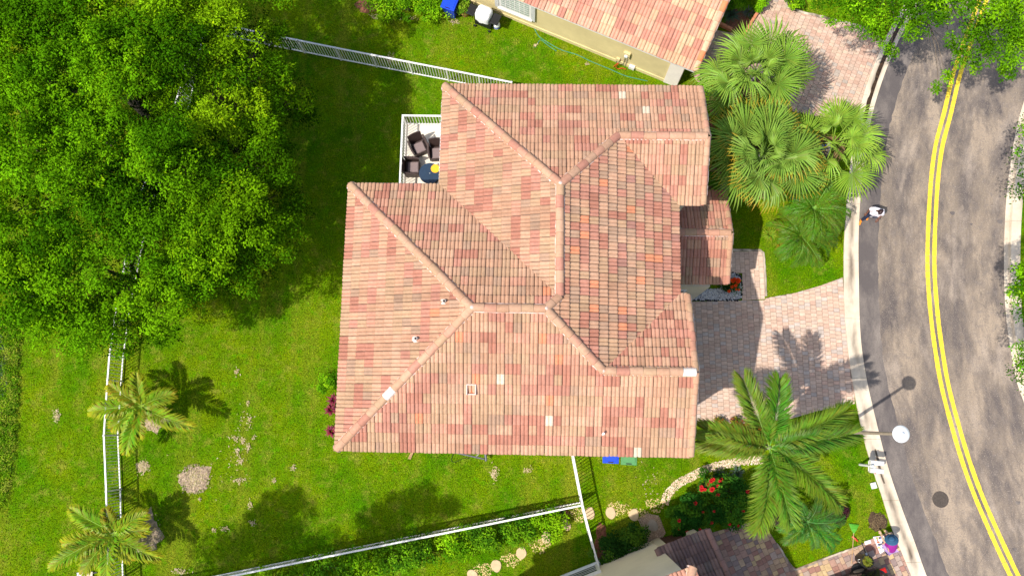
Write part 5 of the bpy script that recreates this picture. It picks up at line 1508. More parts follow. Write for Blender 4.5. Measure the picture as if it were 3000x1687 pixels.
for s in (-1, 1):
    lamp_ = MB().box((4.34, s * .80 - .10, .86), (4.585, s * .80 + .10, 1.00), None, .03).build('tail_lamp', M['tail_light'], car)
    MB().box((2.30, s * .80 - .04, 1.08), (3.90, s * .80 + .04, 1.42), Matrix.Translation((0, -s * .0, 0)), .02).build('side_window', M['glass_dark'], car)
    for x in (.85, 3.75):
        w_ = MB().lathe([(.34, -.11), (.34, .11)], 24, Matrix.Translation((x, s * (W_ / 2 - .10), .34)) @ Matrix.Rotation(math.pi / 2, 4, 'X')).build('wheel', M['rubber'], car)
        MB().lathe([(.22, -.115), (.22, .115)], 18, Matrix.Translation((x, s * (W_ / 2 - .10), .34)) @ Matrix.Rotation(math.pi / 2, 4, 'X')).build('rim', M['steel'], w_)
mb = MB(); mb.poly([(4.10, -.62, 1.53), (4.10, .62, 1.53), (4.33, .70, 1.16), (4.33, -.70, 1.16)][::-1]); mb.v = [(x + .02, y, z + .012) for x, y, z in mb.v]; mb.build('rear_window', M['glass_dark'], car)
mb = MB(); mb.poly([(1.45, -.72, 1.10), (1.45, .72, 1.10), (2.16, .62, 1.60), (2.16, -.62, 1.60)]); mb.v = [(x - .02, y, z + .015) for x, y, z in mb.v]; mb.build('windscreen', M['glass_dark'], car)
for s in (-1, 1): MB().tube([(2.3, s * .58, 1.68), (2.5, s * .60, 1.73), (3.8, s * .60, 1.71), (4.0, s * .58, 1.62)], .022, 7).build('roof_rail', M['dark_metal'], car)
MB().box((4.52, -.30, .60), (4.63, .30, .72), None, .01).build('number_plate', M['tank'], car)
# ================================================================ PLANTS
def leaf_cloud(cent, rad, count, size, cols, seed=0, flat=0.75, up=0.62, aspect=0.5, ctr=None):
    """leaf-shaped quads gathered in clumps. cent (n,3), rad (n,), count (n,), cols (n,3)"""
    r = np.random.default_rng(seed)
    cent = np.asarray(cent, float); rad = np.asarray(rad, float); count = np.asarray(count, int); cols = np.asarray(cols, float)
    ci = np.repeat(np.arange(len(cent)), count); k = len(ci)
    d = r.normal(size=(k, 3)); d /= np.linalg.norm(d, axis=1)[:, None]
    rr = r.uniform(0.05, 1.0, k) ** 0.55
    d2 = d * rr[:, None]; d2[:, 2] *= flat
    pos = cent[ci] + d2 * rad[ci][:, None]
    nrm = d * 0.65 + r.normal(size=(k, 3)) * 0.38; nrm[:, 2] += up; nrm /= np.linalg.norm(nrm, axis=1)[:, None]
    t = d * np.array([1, 1, 0.3]) + r.normal(size=(k, 3)) * 0.7
    t -= nrm * (t * nrm).sum(1)[:, None]; t /= np.linalg.norm(t, axis=1)[:, None] + 1e-9
    b_ = np.cross(nrm, t)
    L = size * r.uniform(0.7, 1.35, k); W = L * aspect * 0.5
    p0 = pos; p1 = pos + t * (L * .5)[:, None] + b_ * W[:, None] + nrm * (W * .3)[:, None]; p2 = pos + t * L[:, None] - nrm * (L * .12)[:, None]; p3 = pos + t * (L * .5)[:, None] - b_ * W[:, None] + nrm * (W * .3)[:, None]
    verts = np.stack([p0, p1, p2, p3], 1).reshape(-1, 3)
    cc = cols[ci] * r.uniform(0.72, 1.28, k)[:, None]
    yel = (r.uniform(0, 1, k) < 0.03)
    cc[yel] = cc[yel] * np.array([1.7, 1.25, 1.0])
    return verts, np.repeat(np.clip(cc, 0, 1), 4, 0)

def cloud_obj(name, parent, parts, mt):
    verts = np.concatenate([p[0] for p in parts]); cols = np.concatenate([p[1] for p in parts])
    return link(name, fast_mesh(name, verts, 4, np.arange(len(verts)), cols, mt), parent)

def tree(name, label, base, lobes, group=None, leaf=0.098, per=88, dens=1.0, pal=None, seed=0, trunk_r=0.20, limbs=9, cl=(0.42, 0.75), cat='tree', fill=True):
    """lobes: (x, y, z, r) in metres; the crown is many clumps of leaves near the outside of the lobes"""
    r = np.random.default_rng(seed)
    base = Vector(base)
    t = thing(name, label, cat, (base.x, base.y, 0), 0.0, group)
    C, R, K, CO = [], [], [], []
    pal = np.array(pal if pal is not None else [(0.060, 0.150, 0.008), (0.105, 0.220, 0.010), (0.165, 0.285, 0.014), (0.245, 0.310, 0.018)])
    for (x, y, z, rr) in lobes:
        # branch masses on the dome of the lobe, each a dome of leaf tufts with gaps between
        for _ in range(max(3, int(dens * 2.5 * rr * rr))):
            a = r.uniform(0, 2 * np.pi); s = r.uniform(0, 1) ** 0.5; q = rr * s
            sr = min(rr * .8, r.uniform(*cl) * 1.55)
            sx, sy = x + q * math.cos(a), y + q * math.sin(a)
            sz = z + 0.70 * rr * math.sqrt(max(0, 1 - min(1, s * s) * .95)) + r.normal() * 0.32 * min(1, rr)
            w = r.uniform(0, len(pal) - 1.001); i = int(w); base_c = pal[i] * (1 - (w - i)) + pal[i + 1] * (w - i)
            for _ in range(max(4, int(11 * sr * sr / .5))):
                b2 = r.uniform(0, 2 * np.pi); s2 = r.uniform(0, 1) ** .5; cr = r.uniform(.20, .38) * min(1, sr / .7 + .25)
                C.append((sx + sr * s2 * math.cos(b2) - base.x, sy + sr * s2 * math.sin(b2) - base.y, sz + .95 * sr * math.sqrt(1 - s2 * s2 * .97) * r.uniform(.8, 1.15)))
                R.append(cr); K.append(int(per * (cr / 0.3) ** 2)); CO.append(base_c * r.uniform(.8, 1.2))
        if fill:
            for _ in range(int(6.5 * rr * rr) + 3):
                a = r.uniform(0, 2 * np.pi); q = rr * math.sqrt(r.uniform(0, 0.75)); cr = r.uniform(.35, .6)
                C.append((x + q * math.cos(a) - base.x, y + q * math.sin(a) - base.y, z - r.uniform(-.15, 0.55) * min(rr, 1.8))); R.append(cr); K.append(int(per * 0.9)); CO.append(pal[0] * .6)  # inner leaves coloured darker, painting shade into the crown gaps
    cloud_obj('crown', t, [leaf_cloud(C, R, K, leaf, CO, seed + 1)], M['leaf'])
    mb = MB(); rn = random.Random(seed)
    cx = sum(l[0] for l in lobes) / len(lobes) - base.x; cy = sum(l[1] for l in lobes) / len(lobes) - base.y; cz = sum(l[2] for l in lobes) / len(lobes)
    fork = Vector((cx * .25, cy * .25, cz * .42))
    mb.tube([(0, 0, 0), (cx * .05, cy * .05, cz * .12), (cx * .12 + .06, cy * .12, cz * .28), fork], [trunk_r * 1.5, trunk_r * 1.05, trunk_r * .95, trunk_r * .85], 9)
    for (x, y, z, rr) in lobes:
        for _ in range(max(1, int(limbs * rr / 6))):
            end = Vector((x - base.x + rn.uniform(-.45, .45) * rr, y - base.y + rn.uniform(-.45, .45) * rr, z + .15 * rr))
            mid = fork.lerp(end, .5) + Vector((rn.uniform(-.3, .3), rn.uniform(-.3, .3), .25))
            q3 = fork.lerp(end, .8) + Vector((rn.uniform(-.2, .2), rn.uniform(-.2, .2), .2))
            mb.tube([fork, mid, q3, end], [trunk_r * .5, trunk_r * .28, trunk_r * .15, trunk_r * .06], 6)
            for _ in range(3):
                e2 = mid.lerp(end, rn.uniform(.2, .8)) + Vector((rn.uniform(-.9, .9), rn.uniform(-.9, .9), rn.uniform(0, .6)))
                mb.tube([mid.lerp(end, .3), e2], [trunk_r * .13, trunk_r * .04], 5)
    mb.build('trunk', M['bark'], t, True)
    return t

def lobe(u, v, z, r):
    p = P(u, v, z); return (p.x, p.y, z, r)

# ---- the wood at the upper left
PAL_A = [(0.0263, 0.0939, 0.0017), (0.0575, 0.1699, 0.0024), (0.1032, 0.2638, 0.0034), (0.1501, 0.3253, 0.0041)]
PAL_B = [(0.0300, 0.0939, 0.0017), (0.0656, 0.1735, 0.0024), (0.1250, 0.2746, 0.0034), (0.1875, 0.3324, 0.0050)]
tree('broadleaf_tree', 'broad leafy tree filling the top left corner', P(430, 330), [lobe(90, 90, 6.6, 2.9), lobe(330, 60, 7.0, 2.5), lobe(-40, 300, 6.2, 2.0)], 'leafy trees left of the house', pal=PAL_A, seed=101)
tree('broadleaf_tree', 'leafy tree with yellowish tips hanging over the upper fence end', P(690, 430), [lobe(560, 60, 6.6, 1.9), lobe(735, 95, 5.8, 1.25), lobe(790, 110, 5.2, .6), lobe(600, 215, 6.4, 1.6), lobe(740, 225, 5.6, 1.2), lobe(860, 290, 5.2, .95), lobe(770, 350, 5.6, 1.1), lobe(640, 320, 6.2, 1.4), lobe(895, 320, 4.9, .5)], 'leafy trees left of the house', pal=PAL_B, seed=102)
tree('broadleaf_tree', 'large leafy tree at the left edge halfway up', P(420, 600), [lobe(110, 420, 6.8, 2.6), lobe(60, 640, 6.3, 2.2), lobe(290, 280, 6.8, 1.9)], 'leafy trees left of the house', pal=PAL_A, seed=103)
tree('broadleaf_tree', 'leafy tree in the middle of the wood on the left', P(620, 560), [lobe(440, 380, 7.0, 2.4), lobe(350, 560, 6.8, 1.9), lobe(560, 480, 6.6, 1.6), lobe(470, 200, 6.8, 1.6)], 'leafy trees left of the house', pal=PAL_A, seed=104)
tree('broadleaf_tree', 'leafy tree with yellow green lobes nearest the balcony', P(700, 600), [lobe(700, 450, 6.0, 1.6), lobe(790, 490, 5.6, 1.1), lobe(780, 610, 5.6, 1.25), lobe(660, 610, 6.2, 1.6), lobe(740, 720, 5.6, 1.35), lobe(840, 560, 5.0, .7), lobe(800, 690, 5.2, .9), lobe(640, 770, 5.8, 1.25), lobe(860, 640, 4.8, .5), lobe(690, 800, 5.2, .8)], 'leafy trees left of the house', pal=PAL_B, seed=105)
tree('broadleaf_tree', 'leafy tree over the left picket fence at the lower edge of the wood', P(470, 830), [lobe(150, 830, 6.0, 2.0), lobe(370, 760, 6.4, 1.9), lobe(520, 790, 6.0, 1.6), lobe(335, 925, 5.4, 1.35), lobe(450, 915, 5.2, 1.1), lobe(220, 925, 5.0, 1.1), lobe(385, 985, 4.6, .6), lobe(270, 975, 4.6, .6), lobe(590, 730, 6.0, 1.4), lobe(540, 850, 5.2, .7), lobe(120, 930, 4.8, .7), lobe(470, 975, 4.6, .45)], 'leafy trees left of the house', pal=PAL_A, seed=106)

# ---- trees just outside the bottom edge: only their shade reaches the lawn
def caster(u, v, z, r):
    g_ = P(u, v, 0); k = z / math.tan(SUN_EL); return (g_.x - math.cos(SUN_AZ) * k, g_.y - math.sin(SUN_AZ) * k, z, r)
tree('broadleaf_tree', 'leafy tree below the bottom left edge shading the lawn', P(420, 1990), [caster(690, 1610, 9.3, 1.3), caster(800, 1560, 9.6, 1.15), caster(880, 1620, 9.2, 1.2), caster(650, 1680, 9, 1.2), caster(840, 1500, 9.6, .7)], 'trees below the bottom edge', pal=PAL_A, seed=111)
tree('broadleaf_tree', 'narrow leafy tree below the bottom edge shading the fence', P(700, 1990), [caster(1120, 1500, 9.4, .55), caster(1140, 1540, 8.8, .8), caster(1235, 1470, 9.4, .6), caster(1230, 1520, 8.8, .8), caster(1050, 1600, 8.6, .9)], 'trees below the bottom edge', pal=PAL_A, seed=112)

# ---- street tree at the top right
PAL_C = [(0.0321, 0.1092, 0.0024), (0.0648, 0.1807, 0.0034), (0.1106, 0.2689, 0.0041), (0.1563, 0.3361, 0.0050)]
tree('street_tree', 'street tree with sparse small leaves arching over the road at the top right', P(2560, -260), [lobe(2500, 10, 6.2, 1.2), lobe(2600, 60, 6.2, 1.0), lobe(2660, 80, 6.0, .6), lobe(2560, 130, 5.6, .45), lobe(2800, 40, 6.8, 1.35), lobe(2880, 130, 6.2, 1.15), lobe(2960, 40, 6.6, 1.4), lobe(2960, 150, 6.0, .7), lobe(2920, 220, 5.2, .35), lobe(2790, 170, 5.6, .35), lobe(2770, 230, 5.2, .22), lobe(2420, 20, 5.8, .55), lobe(2720, -40, 6.8, 1.2), lobe(2850, 200, 5.6, .4), lobe(2750, 262, 5.0, .2), lobe(2610, 160, 5.2, .25)], None, leaf=0.098, per=72, dens=4.2, pal=PAL_C, seed=120, trunk_r=.10, cl=(0.22, 0.42), limbs=0, fill=False)

# ---- trees beyond the right kerb: only the tips of their crowns reach into view
PAL_D = [(0.0454, 0.1501, 0.0031), (0.0907, 0.2501, 0.0040), (0.1498, 0.3401, 0.0050), (0.1997, 0.4002, 0.0060)]
for k, (base, lb, w) in enumerate(((P(3090, 900), [lobe(2998, 815, 5.6, .55), lobe(3008, 890, 5.6, .6), lobe(3085, 850, 6.0, 1.2)], 'bright green street tree reaching in at the middle of the right edge'),
                                   (P(3100, 1090), [lobe(2996, 1058, 5.2, .5), lobe(3070, 1080, 5.6, 1.0)], 'bright green street tree showing its tip low on the right edge'),
                                   (P(3110, 560), [lobe(3014, 462, 5.4, .4), lobe(3016, 545, 5.4, .42), lobe(3085, 500, 5.8, 1.0), lobe(3060, 380, 5.4, .6)], 'bright green street tree barely showing at the upper right edge'))):
    tree('street_tree', w, base, lb, 'street trees beyond the right kerb', leaf=.095, per=72, dens=3.2, pal=PAL_D, seed=130 + k, trunk_r=.10, cl=(.22, .42), limbs=0)

# ---- palms
def fan_leaf(R, pet, nseg=34, droop=0.35, tip=(0.16, 0.24, 0.03), seed=0, col=(0.075, 0.165, 0.020), spread=2.55):
    r = random.Random(seed); mb = MB()
    mb.col = tuple(c * 1.3 for c in col)
    mb.tube([(0, 0, 0), (pet * .5, 0, .05), (pet, 0, 0)], [.022, .016, .012], 5)
    light = tuple(min(1, c * 1.75) for c in col)
    for k in range(nseg):
        a = -spread + 2 * spread * k / (nseg - 1) + r.uniform(-.03, .03)
        L = R * (1.0 - .30 * (abs(a) / math.pi) ** 1.2) * r.uniform(.88, 1.06); w = 2 * spread / nseg * .44
        dr = droop * (1 + .6 * abs(a) / math.pi) * r.uniform(.7, 1.3)
        def pt_(f, da, lift=0): return (pet + L * f * math.cos(a + da), L * f * math.sin(a + da), lift - dr * L * f ** 2.4 + .16 * L * math.sin(f * 2.2) * (.4 + .6 * math.cos(a)))
        c0 = tuple(min(1, q * r.uniform(.75, 1.2)) for q in col)
        hub = mb.vert((pet, 0, 0), c0)
        m1, m2, m3 = mb.vert(pt_(.5, -w), c0), mb.vert(pt_(.5, 0, .035 * R), light), mb.vert(pt_(.5, w), c0)
        n1, n2, n3 = mb.vert(pt_(.78, -w * .55), c0), mb.vert(pt_(.78, 0, .03 * R), light), mb.vert(pt_(.78, w * .55), c0)
        e = mb.vert(pt_(1.0, 0), tip)
        for f in ((hub, m1, m2), (hub, m2, m3), (m1, n1, n2, m2), (m2, n2, n3, m3), (n1, e, n2), (n2, e, n3)): mb.face(f)
    return mb
TRUNKS = []
def fan_palm(label, base, crown, n, R, pet, seed, tips=((0.17, 0.25, 0.04), (0.17, 0.25, 0.04), (0.62, 0.30, 0.02)), col=(0.075, 0.165, 0.020)):
    r = random.Random(seed); base = Vector(base); crown = Vector(crown)
    t = thing('fan_palm', label, 'palm', base, 0, 'fan palms by the street')
    c = crown - base
    MB().tube([(0, 0, 0), c * .3 + Vector((.05, 0, 0)), c * .7, c - Vector((0, 0, .15))], [.20, .17, .16, .14], 12).build('trunk', M['palm_trunk'], t, True)
    vars_ = [fan_leaf(R * q, pet * (.8 + .12 * i), 38, dr, tips[i % len(tips)], seed * 10 + i, col).mesh('frond', M['palm']) for i, (q, dr) in enumerate(((1, .30), (.92, .42), (1.05, .36), (.85, .2), (1.0, .5), (.95, .33)))]
    for k in range(n):
        f = k / (n - 1); a = k * 2.399963 + r.uniform(-.25, .25)
        el = 1.15 - 1.55 * f ** .75 + r.uniform(-.28, .28)
        Mx = Matrix.Translation(c) @ Matrix.Rotation(a, 4, 'Z') @ Matrix.Rotation(-el, 4, 'Y') @ Matrix.Rotation(r.uniform(-.65, .65), 4, 'X') @ Matrix.Scale(.62 + .38 * min(1, f * 2.2), 4)
        link('frond', vars_[3 if f < .15 else r.choice((0, 1, 2, 4, 5))], t, Mx)
    dead = fan_leaf(R * .8, pet * .8, 22, .9, (0.22, 0.14, 0.06), seed * 10 + 9, (0.20, 0.135, 0.060), 2.2).mesh('frond', M['palm'])
    for k in range(5):
        link('frond', dead, t, Matrix.Translation(c - Vector((0, 0, .12))) @ Matrix.Rotation(r.uniform(0, 6.28), 4, 'Z') @ Matrix.Rotation(r.uniform(.75, 1.15), 4, 'Y'))['label'] = 'dead brown hanging frond'
    return t
GREENP = ((0.20, 0.28, 0.05), (0.20, 0.28, 0.05))
fan_palm('fan palm nearest the northern driveway, topmost of the three', P(2116, 378), P(2212, 218, 5.0), 25, 1.20, 1.05, 3, GREENP, (0.150, 0.250, 0.030))
fan_palm('largest fan palm with orange leaf tips beside the gable', P(2112, 556), P(2238, 448, 5.0), 33, 1.22, 1.05, 5, col=(0.132, 0.222, 0.030))
fan_palm('fan palm hanging over the gutter, nearest the road', P(2330, 585), P(2440, 418, 4.0), 18, 1.10, 1.15, 7, GREENP, (0.178, 0.285, 0.030))

def feather(L, wid, n, e0, drop, plume, col, tipc, seed=0, lw=.018, rach=.016, fold=.25):
    """a pinnate frond along +x, base at the origin"""
    r = random.Random(seed); mb = MB()
    pts = []; x = z = 0.0; st = 16
    for k in range(st + 1):
        s = k / st; th = e0 - drop * s ** 1.15
        pts.append((Vector((x, 0, z)), th)); x += L / st * math.cos(th); z += L / st * math.sin(th)
    mb.col = tuple(min(1, c * 1.9 + .05) for c in col)
    mb.tube([p for p, _ in pts], [rach * (1 - .85 * k / st) for k in range(st + 1)], 5)
    for k in range(n):
        s = .06 + .94 * k / (n - 1); q = min(st - 1, int(s * st)); f = s * st - q
        p = pts[q][0].lerp(pts[q + 1][0], f); th = pts[q][1]
        fw = Vector((math.cos(th), 0, math.sin(th))); up = Vector((-math.sin(th), 0, math.cos(th)))
        prof = math.sin(math.pi * min(.97, .10 + .86 * s)) ** .55 if not plume else min(1, .35 + 3.2 * s) * (1 - max(0, s - .86) / .14 * .35)
        for side in (-1, 1):
            ph = .55 + .55 * s + r.uniform(-.12, .12); elv = r.uniform(-.75, .95) if plume else fold + r.uniform(-.15, .15)
            d = (Vector((0, side, 0)) * math.cos(ph) + fw * math.sin(ph) + up * elv).normalized()
            l = wid * prof * r.uniform(.85, 1.1); a = p; tip = p + d * l + Vector((0, 0, -.28 * l if not plume else -.18 * l)); mid = p + d * l * .55 + Vector((0, 0, .02))
            wv = d.cross(up); wv = (wv.normalized() if wv.length > .05 else fw) * lw * r.uniform(.8, 1.2)
            c0 = tuple(min(1, ch * r.uniform(.7, 1.3)) for ch in mix3(col, tipc, max(0, s - .55) * .8)); c1 = mix3(c0, tipc, .45)
            i0, i1, i2, i3 = mb.vert(a, c0), mb.vert(mid - wv, c0), mb.vert(tip, c1), mb.vert(mid + wv, c0)
            mb.face((i0, i1, i3)); mb.face((i1, i2, i3))
    return mb

def feather_palm(name, label, base, crown, tips, wid, n, plume, col, tipc, e0, seed, group=None, trunk_r=.12, extra=(), lw=.018, shaft=True, drop=None, trunk_mat='palm_trunk'):
    """tips: (u, v, z) where the fronds of the photograph end"""
    r = random.Random(seed); base = Vector(base); crown = Vector(crown)
    t = thing(name, label, 'palm', base, 0, group); c = crown - base
    MB().tube([(0, 0, 0), c * .4 + Vector((.03, .02, 0)), c * .85, c], [trunk_r * 1.35, trunk_r, trunk_r * .9, trunk_r * .55], 12).build('trunk', M[trunk_mat], t, True)
    if shaft: MB().tube([c - Vector((0, 0, .75)), c - Vector((0, 0, .35)), c + Vector((0, 0, .12))], [trunk_r * .95, trunk_r * .9, trunk_r * .35], 10).build('crownshaft', plain('green_crownshaft', (0.14, 0.19, 0.06), .5, .2, 4), t, True)
    for k, q in enumerate(list(tips) + list(extra)):
        tp = P(q[0], q[1], q[2]); d = tp - crown; hz = math.hypot(d.x, d.y); e = e0 * r.uniform(.85, 1.15)
        L = hz * (1.16 if e0 > .5 else 1.07); dp = drop if drop else e + max(.35, min(1.5, (e * hz - d.z) / max(.3, hz) * 1.15))
        cc = tuple(ch * r.uniform(.85, 1.2) for ch in (q[3] if len(q) > 3 else col))
        o = feather(L, wid * min(1, L / 2.0 + .25), n, e, dp, plume, cc, tipc, seed * 20 + k, lw).build('frond', M['palm'], t)
        o.matrix_basis = Matrix.Translation(c) @ Matrix.Rotation(math.atan2(d.y, d.x), 4, 'Z') @ Matrix.Rotation(r.uniform(-.25, .25), 4, 'X')
    return t
OLIVE = (0.120, 0.185, 0.012)
feather_palm('foxtail_palm', 'tall foxtail palm with bushy fronds beside the street lamp', P(2137, 1298), P(2254, 1310, 6.4),
             [(2178, 1122, 6.2, OLIVE), (2277, 1128, 6.2), (2460, 1204, 5.7, OLIVE), (2486, 1272, 6.2), (2036, 1292, 5.6, OLIVE), (2066, 1258, 6.0, OLIVE), (2216, 1536, 5.9, OLIVE), (2304, 1515, 6.0), (2434, 1464, 5.7, OLIVE)], .72, 330, True, (0.062, 0.170, 0.010), (0.23, 0.29, 0.03), .35, 31, extra=[(2366, 1350, 6.7)], lw=.017)
feather_palm('coconut_palm', 'young coconut palm by the left fence, nearer the trees', P(455, 1190), P(417, 1188, 1.5),
             [(272, 1205, 1.4), (322, 1130, 1.7), (392, 1100, 1.8), (505, 1158, 1.6), (565, 1248, 1.4), (410, 1275, 1.7), (376, 1322, 1.3), (330, 1250, 1.7), (470, 1215, 1.9)], .62, 64, False, (0.150, 0.240, 0.008), (0.50, 0.42, 0.02), .45, 33, 'coconut palms by the left fence', .10, lw=.030, shaft=False)
feather_palm('coconut_palm', 'young coconut palm leaning over the left fence at the bottom', P(425, 1545), P(338, 1560, 1.5),
             [(214, 1493, 1.5), (192, 1588, 1.6), (158, 1658, 1.3), (248, 1675, 1.4), (320, 1695, 1.4), (380, 1634, 1.6), (466, 1630, 1.4), (424, 1508, 1.6), (420, 1550, 1.8), (290, 1500, 2.1)], .62, 64, False, (0.145, 0.235, 0.008), (0.52, 0.44, 0.02), .45, 34, 'coconut palms by the left fence', .10, lw=.030, shaft=False)
def ring(u, v, rp, z, n, seed):
    r = random.Random(seed); return [(u + rp * r.uniform(.75, 1.08) * math.cos(a), v + rp * r.uniform(.75, 1.08) * math.sin(a), z + r.uniform(-.35, .35)) for a in [2 * math.pi * k / n + r.uniform(-.2, .2) for k in range(n)]]
feather_palm('date_palm', 'feathery date palm by the gutter, upper of the two', P(2340, 650), P(2383, 611, 1.9), ring(2383, 611, 118, 1.2, 26, 1), .36, 56, False, (0.075, 0.170, 0.008), (0.12, 0.20, 0.02), .8, 41, 'date palms in the front lawn', .08, lw=.014, shaft=False)
feather_palm('date_palm', 'feathery date palm by the gutter, lower of the two', P(2318, 722), P(2348, 692, 1.6), ring(2348, 692, 108, .9, 26, 2), .36, 56, False, (0.075, 0.165, 0.008), (0.12, 0.19, 0.02), .8, 42, 'date palms in the front lawn', .08, lw=.014, shaft=False)
feather_palm('bush_palm', 'low dark green palm clump between the driveway and the foxtail palm', P(2335, 1515), P(2366, 1528, 1.9),
             [(2272, 1545, 1.5), (2290, 1585, 1.5), (2378, 1606, 1.4), (2428, 1610, 1.3), (2448, 1580, 1.5), (2468, 1514, 1.6), (2456, 1480, 1.6), (2392, 1450, 1.7), (2336, 1470, 1.8), (2300, 1500, 1.9), (2420, 1545, 2.1), (2350, 1580, 2.0)], .42, 44, False, (0.045, 0.130, 0.016), (0.14, 0.24, 0.03), .7, 44, None, .09, lw=.020, shaft=False)

# ---- shrubs
GR_ = [(0.035, 0.115, 0.005), (0.070, 0.195, 0.006), (0.125, 0.290, 0.008)]
DARKG = [(0.018, 0.055, 0.008), (0.035, 0.095, 0.010), (0.055, 0.130, 0.012)]
BRIGHT = [(0.070, 0.205, 0.004), (0.135, 0.330, 0.005), (0.215, 0.420, 0.008)]
FLW = {}
def flower_mesh(col):
    if col not in FLW:
        mb = MB(); r = random.Random(1)
        for k in range(16):
            a, e = r.uniform(0, 6.28), r.uniform(.1, 1.4); d = Vector((math.cos(a) * math.cos(e), math.sin(a) * math.cos(e), math.sin(e))); s = d.cross(Vector((0.3, .2, 1))).normalized() * .018
            c0 = tuple(min(1, q * r.uniform(.75, 1.25)) for q in col)
            mb.poly([d * .015 - s, d * .075 - s * 1.3, d * .075 + s * 1.3, d * .015 + s], c0)
        FLW[col] = mb.mesh('flower', M['flower'])
    return FLW[col]
def shrub(label, u, v, r_, h, pal=GR_, leaf=.085, n=1500, seed=0, group=None, flowers=0, fcol=(0.62, 0.03, 0.03), name='shrub', cat='shrub', ell=1.0, rot=0.0, parent=None, loc=None, fbias=None):
    p = P(u, v, h * .5) if loc is None else Vector(loc); r = np.random.default_rng(seed)
    t = parent or thing(name, label, cat, (p.x, p.y, 0), rot, group)
    m_ = max(8, int(26 * r_ * r_ * ell / .6)); C, R, K, CO = [], [], [], []
    for _ in range(m_):
        a = r.uniform(0, 6.28); q = r.uniform(0, 1) ** .6; z = h * (.30 + .58 * math.sqrt(1 - q * q * .9)) * r.uniform(.8, 1.08)
        C.append((r_ * ell * q * math.cos(a), r_ * q * math.sin(a), z)); R.append(r.uniform(.16, .30) * min(1.2, .6 + r_)); K.append(max(20, n // m_)); CO.append(pal[r.integers(0, len(pal))])
    cloud_obj('foliage', t, [leaf_cloud(C, R, K, leaf, CO, seed + 3, .8, .7, .5)], M['leaf'])
    mb = MB()
    for k in range(5):
        c = C[k]; mb.tube([(0, 0, 0), (c[0] * .5, c[1] * .5, c[2] * .6), c], [.025, .018, .008], 5)
    mb.build('stem', M['bark'], t)
    for k in range(flowers):
        c = C[r.integers(0, len(C))]; fx = (r.uniform(-.12, .12), r.uniform(-.12, .12))
        if fbias is not None and k % 3: c = min(C, key=lambda q: (q[0] - fbias[0] - fx[0] * 3) ** 2 + (q[1] - fbias[1] - fx[1] * 3) ** 2)
        link('flower', flower_mesh(fcol), t, Matrix.Translation((c[0] + fx[0], c[1] + fx[1], c[2] + .20)) @ Matrix.Scale(float(r.uniform(.7, 1.25)), 4))
    return t
HEDGE = [(1600, 1527), (1512, 1546), (1420, 1566), (1330, 1586), (1240, 1606), (1150, 1626), (1060, 1646), (970, 1664), (880, 1683), (790, 1702)]
ORD = ('nearest the side fence corner', 'second from the side fence corner', 'third from the side fence corner', 'fourth from the side fence corner', 'fifth from the side fence corner', 'sixth from the side fence corner', 'fourth from the bottom edge', 'third from the bottom edge', 'next to the bottom edge', 'cut by the bottom edge')
for k, (u, v) in enumerate(HEDGE):
    shrub('green hedge shrub under the slanting fence, ' + ORD[k], u, v + 5, .58 + .08 * (k % 3 == 1), 1.05 + .12 * (k % 2), GR_ if k % 3 else BRIGHT, .095, 2200, 200 + k, 'hedge shrubs along the slanting fence', name='hedge_shrub', ell=1.35, rot=-.2)
for k, (u, v, w) in enumerate(((1768, 1622, 'nearest the side fence'), (1815, 1600, 'in the middle of its row'), (1862, 1577, 'nearest the brown gravel'))):
    shrub('dark green shrub against the cream wall, ' + w, u, v, .52, .95, [(0.022, 0.075, 0.012), (0.040, 0.115, 0.014), (0.080, 0.18, 0.016)], .095, 1700, 220 + k, 'shrubs against the cream wall', name='hedge_shrub', ell=1.2, rot=.4)
RED = (0.66, 0.035, 0.045)
for k, (u, v, r_, nf_, w) in enumerate(((2072, 1425, .62, 22, 'with the densest red flowers, beside the pebble band'), (2140, 1440, .58, 2, 'between the pebble band and the foxtail palm'), (2020, 1480, .55, 2, 'nearest the brown gravel'), (2085, 1495, .62, 3, 'in the middle of the flower bed'), (2150, 1500, .55, 3, 'next to the brown driveway edge'), (1985, 1525, .45, 2, 'beside the cream column'), (2030, 1540, .45, 2, 'in front of the brown porch roof'))):
    shrub('glossy green shrub ' + w, u, v, r_, 1.05, [(0.020, 0.085, 0.010), (0.040, 0.130, 0.012), (0.075, 0.200, 0.014)], .10, 2300, 230 + k, 'flowering shrubs in the curved bed', flowers=nf_, fcol=RED, name='flowering_shrub', fbias=(0, .1) if k == 0 else None)
shrub('round shrub with orange red flowers in the white gravel', 2143, 838, .40, .75, DARKG, .07, 1500, 245, None, 26, (0.80, 0.11, 0.02), name='flowering_shrub', fbias=(.15, .05))
for k, (u, v, w) in enumerate(((1125, 8, 'leftmost, at the top edge'), (1195, 14, 'between its two neighbours at the top edge'), (1268, 20, 'next to the blue bin'))):
    shrub('bright green hedge shrub ' + w, u, v, .75, 1.0, BRIGHT, .09, 2400, 250 + k, 'hedge shrubs at the top edge', name='hedge_shrub', ell=1.1)
shrub('', 0, 0, .32, .95, [(0.10, 0.22, 0.012), (0.20, 0.33, 0.02), (0.34, 0.38, 0.03)], .09, 700, 255, parent=POT_PLANT, loc=(0, 0, 0))
